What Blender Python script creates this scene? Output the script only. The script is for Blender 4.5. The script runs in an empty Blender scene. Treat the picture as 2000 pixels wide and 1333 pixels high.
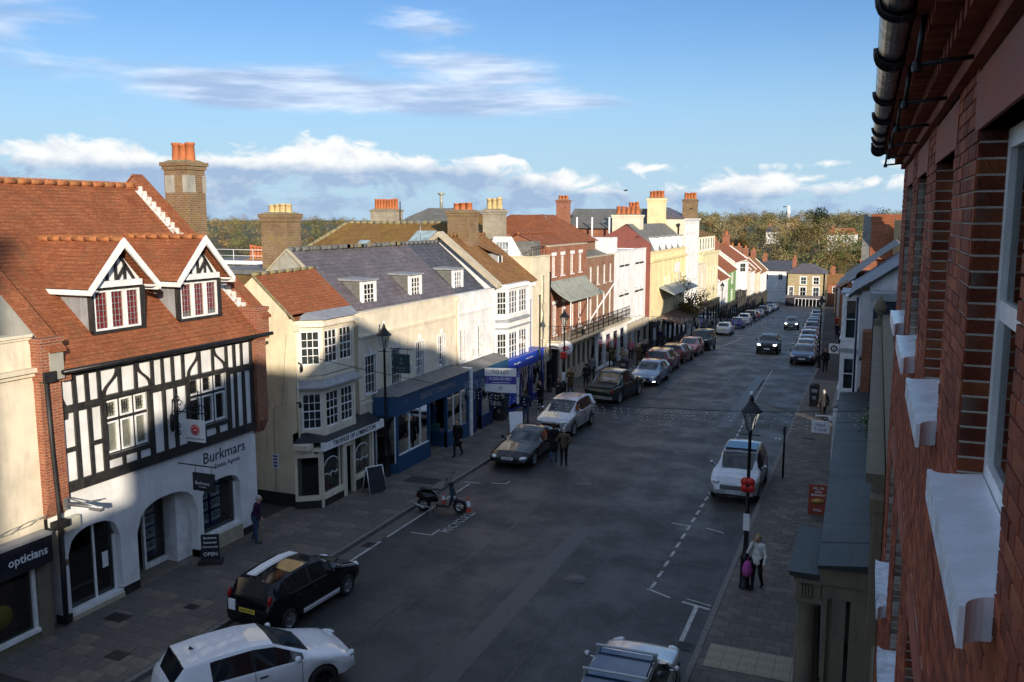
import bpy, bmesh, math, random
import numpy as np
from mathutils import Vector, Matrix
random.seed(7); RS = np.random.RandomState(11)
R = math.radians
sc = bpy.context.scene
COL = sc.collection
# ------------------------------------------------------------------ camera
CAMZ = 10.8
cam_d = bpy.data.cameras.new("camera"); cam = bpy.data.objects.new("camera", cam_d); COL.objects.link(cam)
cam.location = (0, 0, CAMZ); cam.rotation_euler = (R(90 - 7.986), 0, R(22.373))
cam_d.sensor_width = 36; cam_d.lens = 31.05; cam_d.clip_start = 0.05; cam_d.clip_end = 6000
sc.camera = cam
# ------------------------------------------------------------------ light
SUN_AZ, SUN_EL = 48.0, 15.0          # degrees from +X towards -Y; elevation
sv = Vector((math.cos(R(SUN_AZ)), -math.sin(R(SUN_AZ)), math.tan(R(SUN_EL)))).normalized()
sd = bpy.data.lights.new("sun", 'SUN'); sun = bpy.data.objects.new("sun", sd); COL.objects.link(sun)
sun.rotation_euler = sv.to_track_quat('Z', 'Y').to_euler(); sun.location = sv * 60
sd.energy = 3.1; sd.angle = R(0.9); sd.color = (1.0, 0.875, 0.71)
sc.view_settings.view_transform = 'Standard'; sc.view_settings.look = 'None'
sc.view_settings.exposure = 1.02; sc.view_settings.gamma = 1.0; sc.view_settings.use_curve_mapping = False
sc.cycles.use_denoising = True; sc.cycles.max_bounces = 6; sc.cycles.diffuse_bounces = 4; sc.cycles.glossy_bounces = 3
sc.cycles.transmission_bounces = 4; sc.cycles.transparent_max_bounces = 10
sc.cycles.caustics_reflective = False; sc.cycles.caustics_refractive = False
sc.cycles.sample_clamp_indirect = 4.0
# ------------------------------------------------------------------ world: Nishita sky + clouds by direction
W = bpy.data.worlds.new("World"); sc.world = W; W.use_nodes = True
wn = W.node_tree; wn.nodes.clear()
def N(nt, t, **kw):
 n = nt.nodes.new(t)
 for k, v in kw.items():
  if k == 'i':
   for a, b in v.items(): n.inputs[a].default_value = b
  else: setattr(n, k, v)
 return n
def L(nt, a, b): nt.links.new(a, b)
def mth(nt, op, a, b=None, c=None, clamp=False):
 n = nt.nodes.new('ShaderNodeMath'); n.operation = op; n.use_clamp = clamp
 for i, x in enumerate((a, b, c)):
  if x is None: continue
  if hasattr(x, 'node'): nt.links.new(x, n.inputs[i])
  else: n.inputs[i].default_value = x
 return n.outputs[0]
def mrange(nt, x, a, b, c=0.0, d=1.0, smooth=True):
 n = nt.nodes.new('ShaderNodeMapRange'); n.interpolation_type = 'SMOOTHSTEP' if smooth else 'LINEAR'
 nt.links.new(x, n.inputs[0])
 for i, v in enumerate((a, b, c, d)): n.inputs[i + 1].default_value = v
 return n.outputs[0]
def mixc(nt, f, a, b, blend='MIX'):
 n = nt.nodes.new('ShaderNodeMix'); n.data_type = 'RGBA'; n.blend_type = blend; n.clamp_factor = True
 for s, x in ((n.inputs[0], f), (n.inputs[6], a), (n.inputs[7], b)):
  if hasattr(x, 'node'): nt.links.new(x, s)
  elif isinstance(x, (int, float)): s.default_value = x
  else: s.default_value = (*x[:3], 1)
 return n.outputs[2]
def build_world():
 nt = wn
 sky = N(nt, 'ShaderNodeTexSky'); sky.sky_type = 'NISHITA'; sky.sun_disc = False
 sky.sun_elevation = R(SUN_EL); sky.sun_rotation = R(90 + SUN_AZ)
 sky.altitude = 20; sky.air_density = 1.0; sky.dust_density = 0.35; sky.ozone_density = 1.6
 tc = N(nt, 'ShaderNodeTexCoord'); sep = N(nt, 'ShaderNodeSeparateXYZ'); L(nt, tc.outputs['Generated'], sep.inputs[0])
 x, y, z = sep.outputs
 # azimuth (radians, 0 = camera axis, + to the right) and elevation
 az = mth(nt, 'ADD', mth(nt, 'ARCTAN2', x, y), R(22.373))
 el = mth(nt, 'ARCSINE', z)
 def coord(sx, sy, ox, oy):
  c = N(nt, 'ShaderNodeCombineXYZ')
  L(nt, mth(nt, 'MULTIPLY_ADD', az, sx, ox), c.inputs[0]); L(nt, mth(nt, 'MULTIPLY_ADD', el, sy, oy), c.inputs[1])
  return c.outputs[0]
 def noise(v, scale, det, rough=.55, dist=0.0):
  n = N(nt, 'ShaderNodeTexNoise', i={'Scale': scale, 'Detail': det, 'Roughness': rough, 'Distortion': dist}); L(nt, v, n.inputs['Vector'])
  return n.outputs['Fac']
 def blob(a0, e0, ra, re, amp):
  # a soft cloud patch centred on a direction (degrees)
  da = mth(nt, 'MULTIPLY', mth(nt, 'SUBTRACT', az, R(a0)), 1 / R(ra)); de = mth(nt, 'MULTIPLY', mth(nt, 'SUBTRACT', el, R(e0)), 1 / R(re))
  q = mth(nt, 'ADD', mth(nt, 'MULTIPLY', da, da), mth(nt, 'MULTIPLY', de, de))
  return mth(nt, 'MULTIPLY', mth(nt, 'POWER', 2.718, mth(nt, 'MULTIPLY', q, -1.0)), amp)
 def total(lst):
  s = lst[0]
  for b in lst[1:]: s = mth(nt, 'ADD', s, b)
  return s
 # layer 1: broad broken stratocumulus, ragged edges
 n1 = noise(coord(2.6, 11.0, 3.1, 0.4), 2.0, 8, .60, .5)
 n1b = noise(coord(7.0, 30.0, 9.1, 2.0), 1.5, 5, .6)
 bl = total([blob(-17, 7.8, 9, 1.4, .50), blob(-7, 7.4, 9, 1.2, .48), blob(3, 7.0, 7, .7, .44), blob(-4, 9.6, 6.0, .9, .34), blob(0, 8.6, 4.5, .8, .3), blob(-33, 11.5, 9, 2.8, .40), blob(-5, 11.9, 4.5, 1.0, .30), blob(-19, 13.2, 3.5, .7, .34), blob(-11, 13.9, 3, .5, .36), blob(-30, 5.2, 9, .9, .26), blob(-24, 14, 2.5, .6, .3)])
 gen = mth(nt, 'MULTIPLY', mth(nt, 'MAXIMUM', mrange(nt, mth(nt, 'ABSOLUTE', az), R(36), R(52)), mrange(nt, el, R(15), R(24))), .32)      # broken cloud goes on all round, cover thickened there to add fill light
 d1 = mth(nt, 'ADD', mth(nt, 'ADD', mth(nt, 'MULTIPLY_ADD', n1, .85, bl), gen), mth(nt, 'MULTIPLY', n1b, .34))
 m1 = mth(nt, 'MULTIPLY', mrange(nt, d1, .76, 1.06), .92)
 # layer 2: cumulus bank near the horizon
 n2 = noise(coord(13.0, 24.0, 1.7, 7.3), 1.6, 9, .62, .5)
 tops = total([blob(-11.5, 3.9, 4.5, 1.3, .54), blob(-5, 2.8, 7, 1.1, .42), blob(3, 2.2, 6, 1.0, .36), blob(-20, 2.6, 7, 1.6, .46), blob(15.0, 2.0, 3.4, .9, .50), blob(22.5, 2.2, 3.5, .7, .36), blob(-29, 3.4, 8, 1.5, .38), blob(9, 3.1, 2.4, .35, .34), blob(15.5, 3.2, 3, .3, .22), blob(21, 3.2, 3, .35, .34), blob(-1, 3.6, 2, .3, .3)])
 low = mth(nt, 'MULTIPLY', mrange(nt, el, R(2.8), R(.3)), .34)
 d2 = mth(nt, 'ADD', mth(nt, 'ADD', n2, tops), low)
 m2 = mth(nt, 'MULTIPLY', mrange(nt, d2, .76, .96), .95)
 # lit tops, grey-blue bases
 n3 = noise(coord(18.0, 30.0, 5.0, 1.0), 1.8, 6)
 base = mth(nt, 'MULTIPLY_ADD', mrange(nt, az, R(-4), R(6)), R(-1.5), R(3.1))
 shade = mth(nt, 'ADD', mrange(nt, mth(nt, 'SUBTRACT', el, base), R(-.5), R(.5)), mth(nt, 'MULTIPLY', mth(nt, 'SUBTRACT', n3, .5), 1.7), clamp=True)
 cum = mixc(nt, shade, (1.75, 2.4, 3.4), (4.8, 4.85, 4.8))
 n4 = noise(coord(4.0, 30.0, 2.0, 4.0), 2.0, 4)
 strat = mixc(nt, mth(nt, 'ADD', mrange(nt, n4, .35, .7), 0.0, clamp=True), (1.85, 2.55, 3.75), (3.8, 4.35, 5.25))
 blue = mixc(nt, 1.0, sky.outputs[0], (.335, .47, .66), 'MULTIPLY')
 blue = mixc(nt, mrange(nt, el, R(13), R(0), 0, .9), blue, (2.2, 3.15, 4.05))      # pale clear air low down, all round
 c = mixc(nt, m1, blue, strat)
 c = mixc(nt, m2, c, cum)
 bg = N(nt, 'ShaderNodeBackground', i={'Strength': 0.105}); L(nt, c, bg.inputs[0])
 out = N(nt, 'ShaderNodeOutputWorld'); L(nt, bg.outputs[0], out.inputs[0])
build_world()
W.cycles.sampling_method = 'MANUAL'; W.cycles.sample_map_resolution = 512
# ------------------------------------------------------------------ street geometry
def gz(Y):                      # the High Street falls away beyond fifty metres
 if Y < 50: return 0.0
 if Y < 75: return -.0012 * (Y - 50) ** 2
 return max(-.75 - .07 * (Y - 75), -13.2)
def cx(Y):                      # and bends slightly to the left
 return 0.0 if Y < 70 else -.048 * (Y - 70)
KL, KR = -15.5, -3.68           # kerb lines
# ------------------------------------------------------------------ materials
MATS = {}
def bsdf_mat(name):
 m = bpy.data.materials.new(name); m.use_nodes = True
 nt = m.node_tree; b = nt.nodes['Principled BSDF']
 return m, nt, b
def uvnode(nt, obj=False):
 tc = N(nt, 'ShaderNodeTexCoord'); return tc.outputs['Object' if obj else 'UV']
def plain(name, col, rough=.6, metal=0.0, var=.12, scale=3.0, bump=.15, dirt=None, dirt_amt=.35, coat=0.0, spec=.5, bscale=None):
 """paint / render / metal: uneven colour, stains with their own shape, fine relief"""
 if name in MATS: return MATS[name]
 m, nt, b = bsdf_mat(name)
 o = uvnode(nt, True)
 n1 = N(nt, 'ShaderNodeTexNoise', i={'Scale': scale, 'Detail': 6.0, 'Roughness': .6}); L(nt, o, n1.inputs['Vector'])
 f = mrange(nt, n1.outputs['Fac'], .3, .7)
 lo = tuple(c * (1 - var) for c in col); hi = tuple(min(1, c * (1 + var)) for c in col)
 c = mixc(nt, f, lo, hi)
 if dirt:
  mp = N(nt, 'ShaderNodeMapping', i={'Scale': (1.6, 1.6, .35)}); L(nt, o, mp.inputs[0])
  n2 = N(nt, 'ShaderNodeTexNoise', i={'Scale': 1.7, 'Detail': 7.0, 'Roughness': .65}); L(nt, mp.outputs[0], n2.inputs['Vector'])
  c = mixc(nt, mth(nt, 'MULTIPLY', mrange(nt, n2.outputs['Fac'], .5, .75), dirt_amt), c, dirt)
  mp2 = N(nt, 'ShaderNodeMapping', i={'Scale': (7, 7, .5)}); L(nt, o, mp2.inputs[0]); n4 = N(nt, 'ShaderNodeTexNoise', i={'Scale': 1.0, 'Detail': 5.0, 'Roughness': .7}); L(nt, mp2.outputs[0], n4.inputs['Vector'])
  c = mixc(nt, mth(nt, 'MULTIPLY', mrange(nt, n4.outputs['Fac'], .54, .72), dirt_amt * .7), c, dirt)
 L(nt, c, b.inputs['Base Color'])
 L(nt, mrange(nt, n1.outputs['Fac'], .2, .8, max(.02, rough - .08), min(1, rough + .08)), b.inputs['Roughness'])
 b.inputs['Metallic'].default_value = metal; b.inputs['Specular IOR Level'].default_value = spec
 b.inputs['Coat Weight'].default_value = coat
 if bump:
  n3 = N(nt, 'ShaderNodeTexNoise', i={'Scale': bscale or scale * 14, 'Detail': 4.0}); L(nt, o, n3.inputs['Vector'])
  bp = N(nt, 'ShaderNodeBump', i={'Strength': bump, 'Distance': .01}); L(nt, n3.outputs['Fac'], bp.inputs['Height']); L(nt, bp.outputs[0], b.inputs['Normal'])
 MATS[name] = m; return m
def courses(name, c1, c2, mortar, bw, bh, gap=.01, rough=.85, moss=None, moss_amt=.5, bump=.5, off=.5, dark=None):
 """brickwork, roof tiles and slates seen from afar: courses in metres on the UV map"""
 if name in MATS: return MATS[name]
 m, nt, b = bsdf_mat(name)
 u = uvnode(nt)
 br = N(nt, 'ShaderNodeTexBrick', i={'Scale': 1.0, 'Mortar Size': gap, 'Mortar Smooth': .3, 'Bias': 0.0, 'Brick Width': bw, 'Row Height': bh}); br.offset = off
 br.inputs['Color1'].default_value = (*c1, 1); br.inputs['Color2'].default_value = (*c2, 1); br.inputs['Mortar'].default_value = (*mortar, 1)
 L(nt, u, br.inputs['Vector'])
 n1 = N(nt, 'ShaderNodeTexNoise', i={'Scale': .9, 'Detail': 8.0, 'Roughness': .65}); L(nt, u, n1.inputs['Vector'])
 n2 = N(nt, 'ShaderNodeTexNoise', i={'Scale': 11.0, 'Detail': 3.0}); L(nt, u, n2.inputs['Vector'])
 c = mixc(nt, mrange(nt, n1.outputs['Fac'], .35, .7, 0, .55), br.outputs['Color'], tuple(x * .62 for x in c1))
 c = mixc(nt, mrange(nt, n2.outputs['Fac'], .45, .8, 0, .45), c, tuple(min(1, x * 1.35) for x in c2))
 if moss:
  n3 = N(nt, 'ShaderNodeTexNoise', i={'Scale': 1.6, 'Detail': 9.0, 'Roughness': .7}); L(nt, u, n3.inputs['Vector'])
  c = mixc(nt, mth(nt, 'MULTIPLY', mrange(nt, n3.outputs['Fac'], .48, .66), moss_amt), c, moss)
 L(nt, c, b.inputs['Base Color']); b.inputs['Roughness'].default_value = rough
 b.inputs['Specular IOR Level'].default_value = .3
 h = mth(nt, 'ADD', mth(nt, 'MULTIPLY', br.outputs['Fac'], -1.0), mth(nt, 'MULTIPLY', n2.outputs['Fac'], .6))
 bp = N(nt, 'ShaderNodeBump', i={'Strength': bump, 'Distance': .012}); L(nt, h, bp.inputs['Height']); L(nt, bp.outputs[0], b.inputs['Normal'])
 MATS[name] = m; return m
def glass_mat(name, tint=(.5, .55, .58), gl=.9, rough=.02, base=.05):
 if name in MATS: return MATS[name]
 m, nt, b = bsdf_mat(name); nt.nodes.remove(b)
 tr = N(nt, 'ShaderNodeBsdfTransparent'); tr.inputs[0].default_value = (*tint, 1)
 gs = N(nt, 'ShaderNodeBsdfGlossy', i={'Roughness': rough}); gs.inputs[0].default_value = (gl, gl, gl, 1)
 o = uvnode(nt, True); n1 = N(nt, 'ShaderNodeTexNoise', i={'Scale': 1.3, 'Detail': 2.0}); L(nt, o, n1.inputs['Vector'])
 bp = N(nt, 'ShaderNodeBump', i={'Strength': .12, 'Distance': .05}); L(nt, n1.outputs['Fac'], bp.inputs['Height']); L(nt, bp.outputs[0], gs.inputs['Normal'])
 lw = N(nt, 'ShaderNodeLayerWeight', i={'Blend': .12})
 f = mth(nt, 'ADD', lw.outputs['Fresnel'], base, clamp=True)
 mx = N(nt, 'ShaderNodeMixShader'); L(nt, f, mx.inputs[0]); L(nt, tr.outputs[0], mx.inputs[1]); L(nt, gs.outputs[0], mx.inputs[2])
 L(nt, mx.outputs[0], nt.nodes['Material Output'].inputs[0])
 MATS[name] = m; return m
def emis(name, col, s):
 if name in MATS: return MATS[name]
 m, nt, b = bsdf_mat(name); b.inputs['Base Color'].default_value = (*col, 1)
 b.inputs['Emission Color'].default_value = (*col, 1); b.inputs['Emission Strength'].default_value = s
 MATS[name] = m; return m
# ------------------------------------------------------------------ mesh builder
ROOT = {}
class Fr:
 """a facade frame: u along the wall, w out of it, z up"""
 def __init__(s, o, u, w): s.o = Vector(o); s.u = Vector(u).normalized(); s.w = Vector(w).normalized()
 def p(s, u, w, z): return s.o + s.u * u + s.w * w + Vector((0, 0, z))
class MB:
 def __init__(s): s.v = []; s.f = []; s.m = []; s.sm = []
 def add(s, pts, faces, m=0, smooth=False):
  k = len(s.v); s.v += [tuple(p) for p in pts]
  for f in faces: s.f.append(tuple(i + k for i in f)); s.m.append(m); s.sm.append(smooth)
  return s
 def hexa(s, p, m=0): return s.add(p, [(0, 3, 2, 1), (4, 5, 6, 7), (0, 1, 5, 4), (1, 2, 6, 5), (2, 3, 7, 6), (3, 0, 4, 7)], m)
 def box(s, x0, x1, y0, y1, z0, z1, m=0):
  return s.hexa([(x0, y0, z0), (x1, y0, z0), (x1, y1, z0), (x0, y1, z0), (x0, y0, z1), (x1, y0, z1), (x1, y1, z1), (x0, y1, z1)], m)
 def fbox(s, fr, u0, u1, w0, w1, z0, z1, m=0):
  return s.hexa([fr.p(u0, w0, z0), fr.p(u1, w0, z0), fr.p(u1, w1, z0), fr.p(u0, w1, z0), fr.p(u0, w0, z1), fr.p(u1, w0, z1), fr.p(u1, w1, z1), fr.p(u0, w1, z1)], m)
 def prism(s, bot, top, m=0, smooth=False):
  n = len(bot)
  return s.add(list(bot) + list(top), [tuple(range(n - 1, -1, -1)), tuple(range(n, 2 * n))] + [(i, (i + 1) % n, n + (i + 1) % n, n + i) for i in range(n)], m, smooth)
 def fpoly(s, fr, pts, w0, w1, m=0):          # (u,z) outline extruded through w
  return s.prism([fr.p(u, w0, z) for u, z in pts], [fr.p(u, w1, z) for u, z in pts], m)
 def plan(s, pts, z0, z1, m=0): return s.prism([(x, y, z0) for x, y in pts], [(x, y, z1) for x, y in pts], m)
 def ring(s, c, ax, r, n, ph=0.0):
  ax = Vector(ax).normalized(); a = ax.orthogonal().normalized(); b = ax.cross(a)
  if abs(ax.z) > .99: a = Vector((1, 0, 0)); b = Vector((0, 1, 0)) if ax.z > 0 else Vector((0, -1, 0))
  return [Vector(c) + a * (r * math.cos(ph + 2 * math.pi * i / n)) + b * (r * math.sin(ph + 2 * math.pi * i / n)) for i in range(n)]
 def cyl(s, p0, p1, r0, r1=None, n=10, m=0, smooth=True, cap=True):
  r1 = r0 if r1 is None else r1; ax = Vector(p1) - Vector(p0)
  A = s.ring(p0, ax, r0, n); B = s.ring(p1, ax, r1, n)
  s.add(A + B, [(i, (i + 1) % n, n + (i + 1) % n, n + i) for i in range(n)], m, smooth)
  if cap: s.add(A, [tuple(range(n - 1, -1, -1))], m); s.add(B, [tuple(range(n))], m)
  return s
 def lathe(s, c, prof, n=12, m=0, smooth=True, ax=(0, 0, 1)):
  ax = Vector(ax).normalized(); c = Vector(c); pts = []
  for r, h in prof: pts += s.ring(c + ax * h, ax, max(r, 1e-4), n)
  fs = []
  for j in range(len(prof) - 1):
   for i in range(n): fs.append((j * n + i, j * n + (i + 1) % n, (j + 1) * n + (i + 1) % n, (j + 1) * n + i))
  return s.add(pts, fs, m, smooth)
 def tube(s, pts, r, n=6, m=0, smooth=True):
  pts = [Vector(p) for p in pts]; rings = []
  for i, p in enumerate(pts):
   d = pts[min(i + 1, len(pts) - 1)] - pts[max(i - 1, 0)]
   rr = r[i] if isinstance(r, (list, tuple)) else r
   d = d.normalized() if d.length > 1e-9 else Vector((0, 0, 1))
   ref = Vector((0, 0, 1)) if abs(d.z) < .95 else Vector((0, 1, 0))
   a = d.cross(ref).normalized(); b = d.cross(a)
   rings += [p + a * (rr * math.cos(2 * math.pi * k / n)) + b * (rr * math.sin(2 * math.pi * k / n)) for k in range(n)]
  fs = [(j * n + i, j * n + (i + 1) % n, (j + 1) * n + (i + 1) % n, (j + 1) * n + i) for j in range(len(pts) - 1) for i in range(n)]
  q = (len(pts) - 1) * n
  fs += [tuple(range(n - 1, -1, -1)), tuple(range(q, q + n))]
  return s.add(rings, fs, m, smooth)
 def mesh(s, name, mats, base=None):
  me = bpy.data.meshes.new(name)
  V = [Vector(p) for p in s.v]
  if base:
   loc, rz = base; M = Matrix.Rotation(-rz, 3, 'Z'); V = [M @ (p - loc) for p in V]
  me.from_pydata([tuple(p) for p in V], [], s.f)
  for m in (mats if isinstance(mats, (list, tuple)) else [mats]): me.materials.append(m)
  n = len(s.f)
  if n:
   me.polygons.foreach_set('material_index', s.m); me.polygons.foreach_set('use_smooth', s.sm)
   uvs(me)
  me.update(); return me
 def build(s, name, mats, parent=None, kind=None):
  base = ROOT.get(parent.name) if parent else None
  me = s.mesh(name, mats, base)
  o = bpy.data.objects.new(name, me); COL.objects.link(o)
  if parent: o.parent = parent; ROOT[o.name] = base
  if kind: o['kind'] = kind
  return o
def uvs(me):
 """UV in metres: along the wall, and up the wall or slope"""
 nl = len(me.loops);
 uvl = me.uv_layers.new(name='UVMap')
 vi = np.empty(nl, np.int32); me.loops.foreach_get('vertex_index', vi)
 co = np.empty(len(me.vertices) * 3); me.vertices.foreach_get('co', co); co = co.reshape(-1, 3)
 nf = len(me.polygons); nr = np.empty(nf * 3); me.polygons.foreach_get('normal', nr); nr = nr.reshape(-1, 3)
 lt = np.empty(nf, np.int32); me.polygons.foreach_get('loop_total', lt)
 fi = np.repeat(np.arange(nf), lt); n = nr[fi]; p = co[vi]
 n = np.where(n[:, 2:3] < -.05, -n, n)
 t = np.stack([-n[:, 1], n[:, 0], np.zeros(nl)], 1); ln = np.linalg.norm(t, axis=1)
 flat = ln < .12; t[flat] = (1, 0, 0); ln[flat] = 1; t /= ln[:, None]
 b = np.cross(n, t)
 uv = np.stack([(p * t).sum(1), (p * b).sum(1)], 1)
 uvl.data.foreach_set('uv', uv.astype(np.float32).ravel())
def tag(o, label=None, cat=None, group=None, kind=None):
 if label: o['label'] = label
 if cat: o['category'] = cat
 if group: o['group'] = group
 if kind: o['kind'] = kind
 return o
def thing(name, label, cat, loc, rz=0.0, group=None):
 o = bpy.data.objects.new(name, None); COL.objects.link(o); o.empty_display_size = .3
 o.location = loc; o.rotation_euler = (0, 0, rz); ROOT[o.name] = (Vector(loc), rz)
 return tag(o, label, cat, group)
def inst(name, me, parent, loc, rz=0.0, scale=None, rot=None):
 """an object sharing mesh data, placed in world space under a parent"""
 o = bpy.data.objects.new(name, me); COL.objects.link(o)
 if parent:
  base, brz = ROOT[parent.name]; o.parent = parent
  o.location = Matrix.Rotation(-brz, 3, 'Z') @ (Vector(loc) - base); o.rotation_euler = rot or (0, 0, rz - brz)
 else: o.location = loc; o.rotation_euler = rot or (0, 0, rz)
 if scale: o.scale = scale
 return o
def copy_tree(o, parent=None):
 c = o.copy(); COL.objects.link(c)
 if parent: c.parent = parent
 for ch in list(o.children): copy_tree(ch, c)
 return c
def text_mesh(body, size=1.0, bold=0.0, shear=0.0, spacing=1.0, align='CENTER', extrude=.004):
 cu = bpy.data.curves.new('lettering', 'FONT'); cu.body = body; cu.size = size; cu.align_x = align; cu.align_y = 'CENTER'
 cu.offset = bold; cu.shear = shear; cu.space_character = spacing; cu.extrude = extrude; cu.resolution_u = 2
 ob = bpy.data.objects.new('lettering', cu); COL.objects.link(ob)
 dg = bpy.context.evaluated_depsgraph_get(); me = bpy.data.meshes.new_from_object(ob.evaluated_get(dg))
 bpy.data.objects.remove(ob); bpy.data.curves.remove(cu); return me
def lettering(body, fr, u, w, z, size, mat, parent, bold=0.0, shear=0.0, spacing=1.0, align='CENTER', flip=False, name='lettering', roll=0.0):
 """flat letters fixed on a facade frame (reading along +u as seen from outside when flip is set)"""
 me = text_mesh(body, size, bold, shear, spacing, align); me.materials.clear(); me.materials.append(mat)
 ud = -fr.u if flip else fr.u
 M = Matrix((ud, Vector((0, 0, 1)), fr.w)).transposed()
 if roll: M = M @ Matrix.Rotation(roll, 3, 'Z')
 o = fr.p(u, w, z); loc, rz = ROOT[parent.name] if parent else (Vector((0, 0, 0)), 0)
 I = Matrix.Rotation(-rz, 3, 'Z')
 for v in me.vertices: v.co = I @ (M @ v.co + o - loc)
 ob = bpy.data.objects.new(name, me); COL.objects.link(ob)
 if parent: ob.parent = parent; ROOT[ob.name] = ROOT[parent.name]
 return ob
# ------------------------------------------------------------------ palette
M_ = {}
def palette():
 P = M_
 P['white'] = plain('white_render', (.75, .745, .73), .75, dirt=(.46, .45, .42), dirt_amt=.5, scale=1.2, bump=.3)
 P['whitepaint'] = plain('white_joinery', (.80, .80, .78), .45, dirt=(.5, .49, .45), dirt_amt=.2, scale=4, bump=.05)
 P['cream'] = plain('cream_render', (.72, .63, .44), .75, dirt=(.45, .40, .30), dirt_amt=.62, scale=1.0, bump=.25)
 P['cream2'] = plain('stone_cream_render', (.72, .64, .49), .75, dirt=(.45, .40, .32), dirt_amt=.62, scale=1.1, bump=.25)
 P['cream3'] = plain('buff_render', (.68, .60, .44), .8, dirt=(.42, .36, .27), dirt_amt=.45, scale=1.0, bump=.3)
 P['yellow'] = plain('yellow_cream_render', (.76, .64, .36), .75, dirt=(.5, .42, .26), dirt_amt=.3, scale=1.0, bump=.2)
 P['pale'] = plain('pale_yellow_render', (.70, .63, .38), .75, dirt=(.45, .40, .26), dirt_amt=.35, scale=1.0, bump=.2)
 P['greyrend'] = plain('grey_cement_render', (.34, .33, .28), .9, dirt=(.18, .17, .13), dirt_amt=.7, scale=2.0, bump=.5)
 P['black'] = plain('black_timber', (.022, .021, .020), .55, var=.3, scale=6, bump=.3, dirt=(.07, .065, .055), dirt_amt=.5)
 P['blackmetal'] = plain('black_ironwork', (.012, .012, .013), .4, metal=.3, var=.25, scale=9, bump=.08)
 P['plinth'] = plain('black_plinth', (.014, .014, .014), .6, var=.3, scale=5, bump=.15, dirt=(.06, .055, .05), dirt_amt=.5)
 P['lead'] = plain('lead_sheet', (.30, .31, .32), .55, metal=.15, dirt=(.52, .53, .52), dirt_amt=.6, scale=2.5, bump=.4, bscale=9)
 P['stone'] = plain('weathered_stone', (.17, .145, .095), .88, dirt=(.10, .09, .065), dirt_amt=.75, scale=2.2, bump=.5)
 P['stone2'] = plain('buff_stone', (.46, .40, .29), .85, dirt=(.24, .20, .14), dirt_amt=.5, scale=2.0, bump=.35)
 P['navy'] = plain('navy_shopfront', (.014, .065, .15), .4, var=.15, scale=3, bump=.04, dirt=(.03, .06, .1), dirt_amt=.4)
 P['blue'] = plain('royal_blue_fascia', (.018, .06, .42), .4, var=.1, scale=3, bump=.03)
 P['teal'] = plain('teal_green_sign', (.02, .06, .065), .4, var=.1, scale=3, bump=.03)
 P['signblack'] = plain('charcoal_sign', (.016, .018, .024), .4, var=.2, scale=3, bump=.03)
 P['slatecap'] = courses('green_slate_capping', (.024, .031, .030), (.055, .061, .058), (.03, .04, .04), .9, 1.25, .012, .5, moss=(.022, .036, .022), moss_amt=.85, bump=.7)
 P['brick'] = courses('old_brick', (.21, .085, .050), (.29, .13, .075), (.34, .28, .21), .225, .075, .012, moss=(.20, .16, .09), moss_amt=.4)
 P['brickred'] = courses('red_brick', (.26, .072, .035), (.34, .115, .055), (.36, .27, .20), .225, .075, .011)
 P['brickyel'] = courses('yellow_brick', (.38, .30, .16), (.47, .38, .21), (.42, .35, .24), .225, .075, .01)
 P['brickold'] = courses('weathered_chimney_brick', (.16, .085, .045), (.24, .14, .075), (.30, .25, .16), .225, .075, .013, moss=(.24, .19, .07), moss_amt=.6)
 P['brickgrey'] = courses('grey_flint_brick', (.20, .18, .15), (.36, .31, .23), (.45, .39, .28), .225, .075, .02)
 P['tile'] = courses('orange_clay_tiles', (.25, .075, .030), (.36, .13, .055), (.15, .05, .025), .17, .10, .006, moss=(.16, .085, .04), moss_amt=.55, bump=.6)
 P['tilebrown'] = courses('brown_clay_tiles', (.22, .10, .038), (.33, .17, .065), (.12, .06, .03), .17, .10, .007, moss=(.25, .19, .06), moss_amt=.55, bump=.8)
 P['tilemoss'] = courses('mossy_clay_tiles', (.20, .105, .035), (.27, .155, .05), (.12, .07, .03), .17, .10, .007, moss=(.27, .19, .028), moss_amt=.8, bump=.8)
 P['slate'] = courses('purple_slates', (.105, .092, .105), (.16, .14, .15), (.055, .05, .06), .3, .2, .006, .5, moss=(.21, .19, .18), moss_amt=.25, bump=.4)
 P['slateblue'] = courses('blue_slates', (.060, .066, .085), (.10, .105, .125), (.035, .04, .05), .3, .2, .006, .5, bump=.4)
 P['slategrey'] = courses('grey_slates', (.13, .13, .12), (.21, .205, .19), (.08, .08, .075), .3, .2, .006, .6, moss=(.20, .19, .12), moss_amt=.5, bump=.4)
 P['ridge'] = plain('ridge_tile_clay', (.36, .13, .045), .85, var=.25, scale=5, bump=.4, dirt=(.26, .18, .05), dirt_amt=.6)
 P['mossridge'] = plain('mossy_ridge_mortar', (.22, .19, .11), .9, var=.3, scale=6, bump=.5, dirt=(.35, .26, .03), dirt_amt=.7)
 P['potred'] = plain('red_clay_pot', (.42, .13, .045), .8, var=.2, scale=5, bump=.2, dirt=(.2, .08, .04), dirt_amt=.4)
 P['potbuff'] = plain('buff_clay_pot', (.56, .42, .20), .8, var=.2, scale=5, bump=.2, dirt=(.25, .19, .1), dirt_amt=.4)
 P['mortar'] = plain('lime_mortar', (.40, .36, .30), .95, var=.2, scale=6, bump=.6)
 P['glass'] = glass_mat('window_glass')
 P['shopglass'] = glass_mat('shop_glass', (.72, .76, .76), .9, .01, .05)
 P['leadglass'] = glass_mat('leaded_glass', (.85, .85, .82), .8, .08, .05)
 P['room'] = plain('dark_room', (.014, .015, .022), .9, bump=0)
 P['curtain'] = plain('cream_curtain', (.60, .54, .42), .9, var=.3, scale=9, bump=.3)
 P['curtred'] = plain('red_curtain', (.36, .04, .06), .9, var=.35, scale=9, bump=.3)
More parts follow.
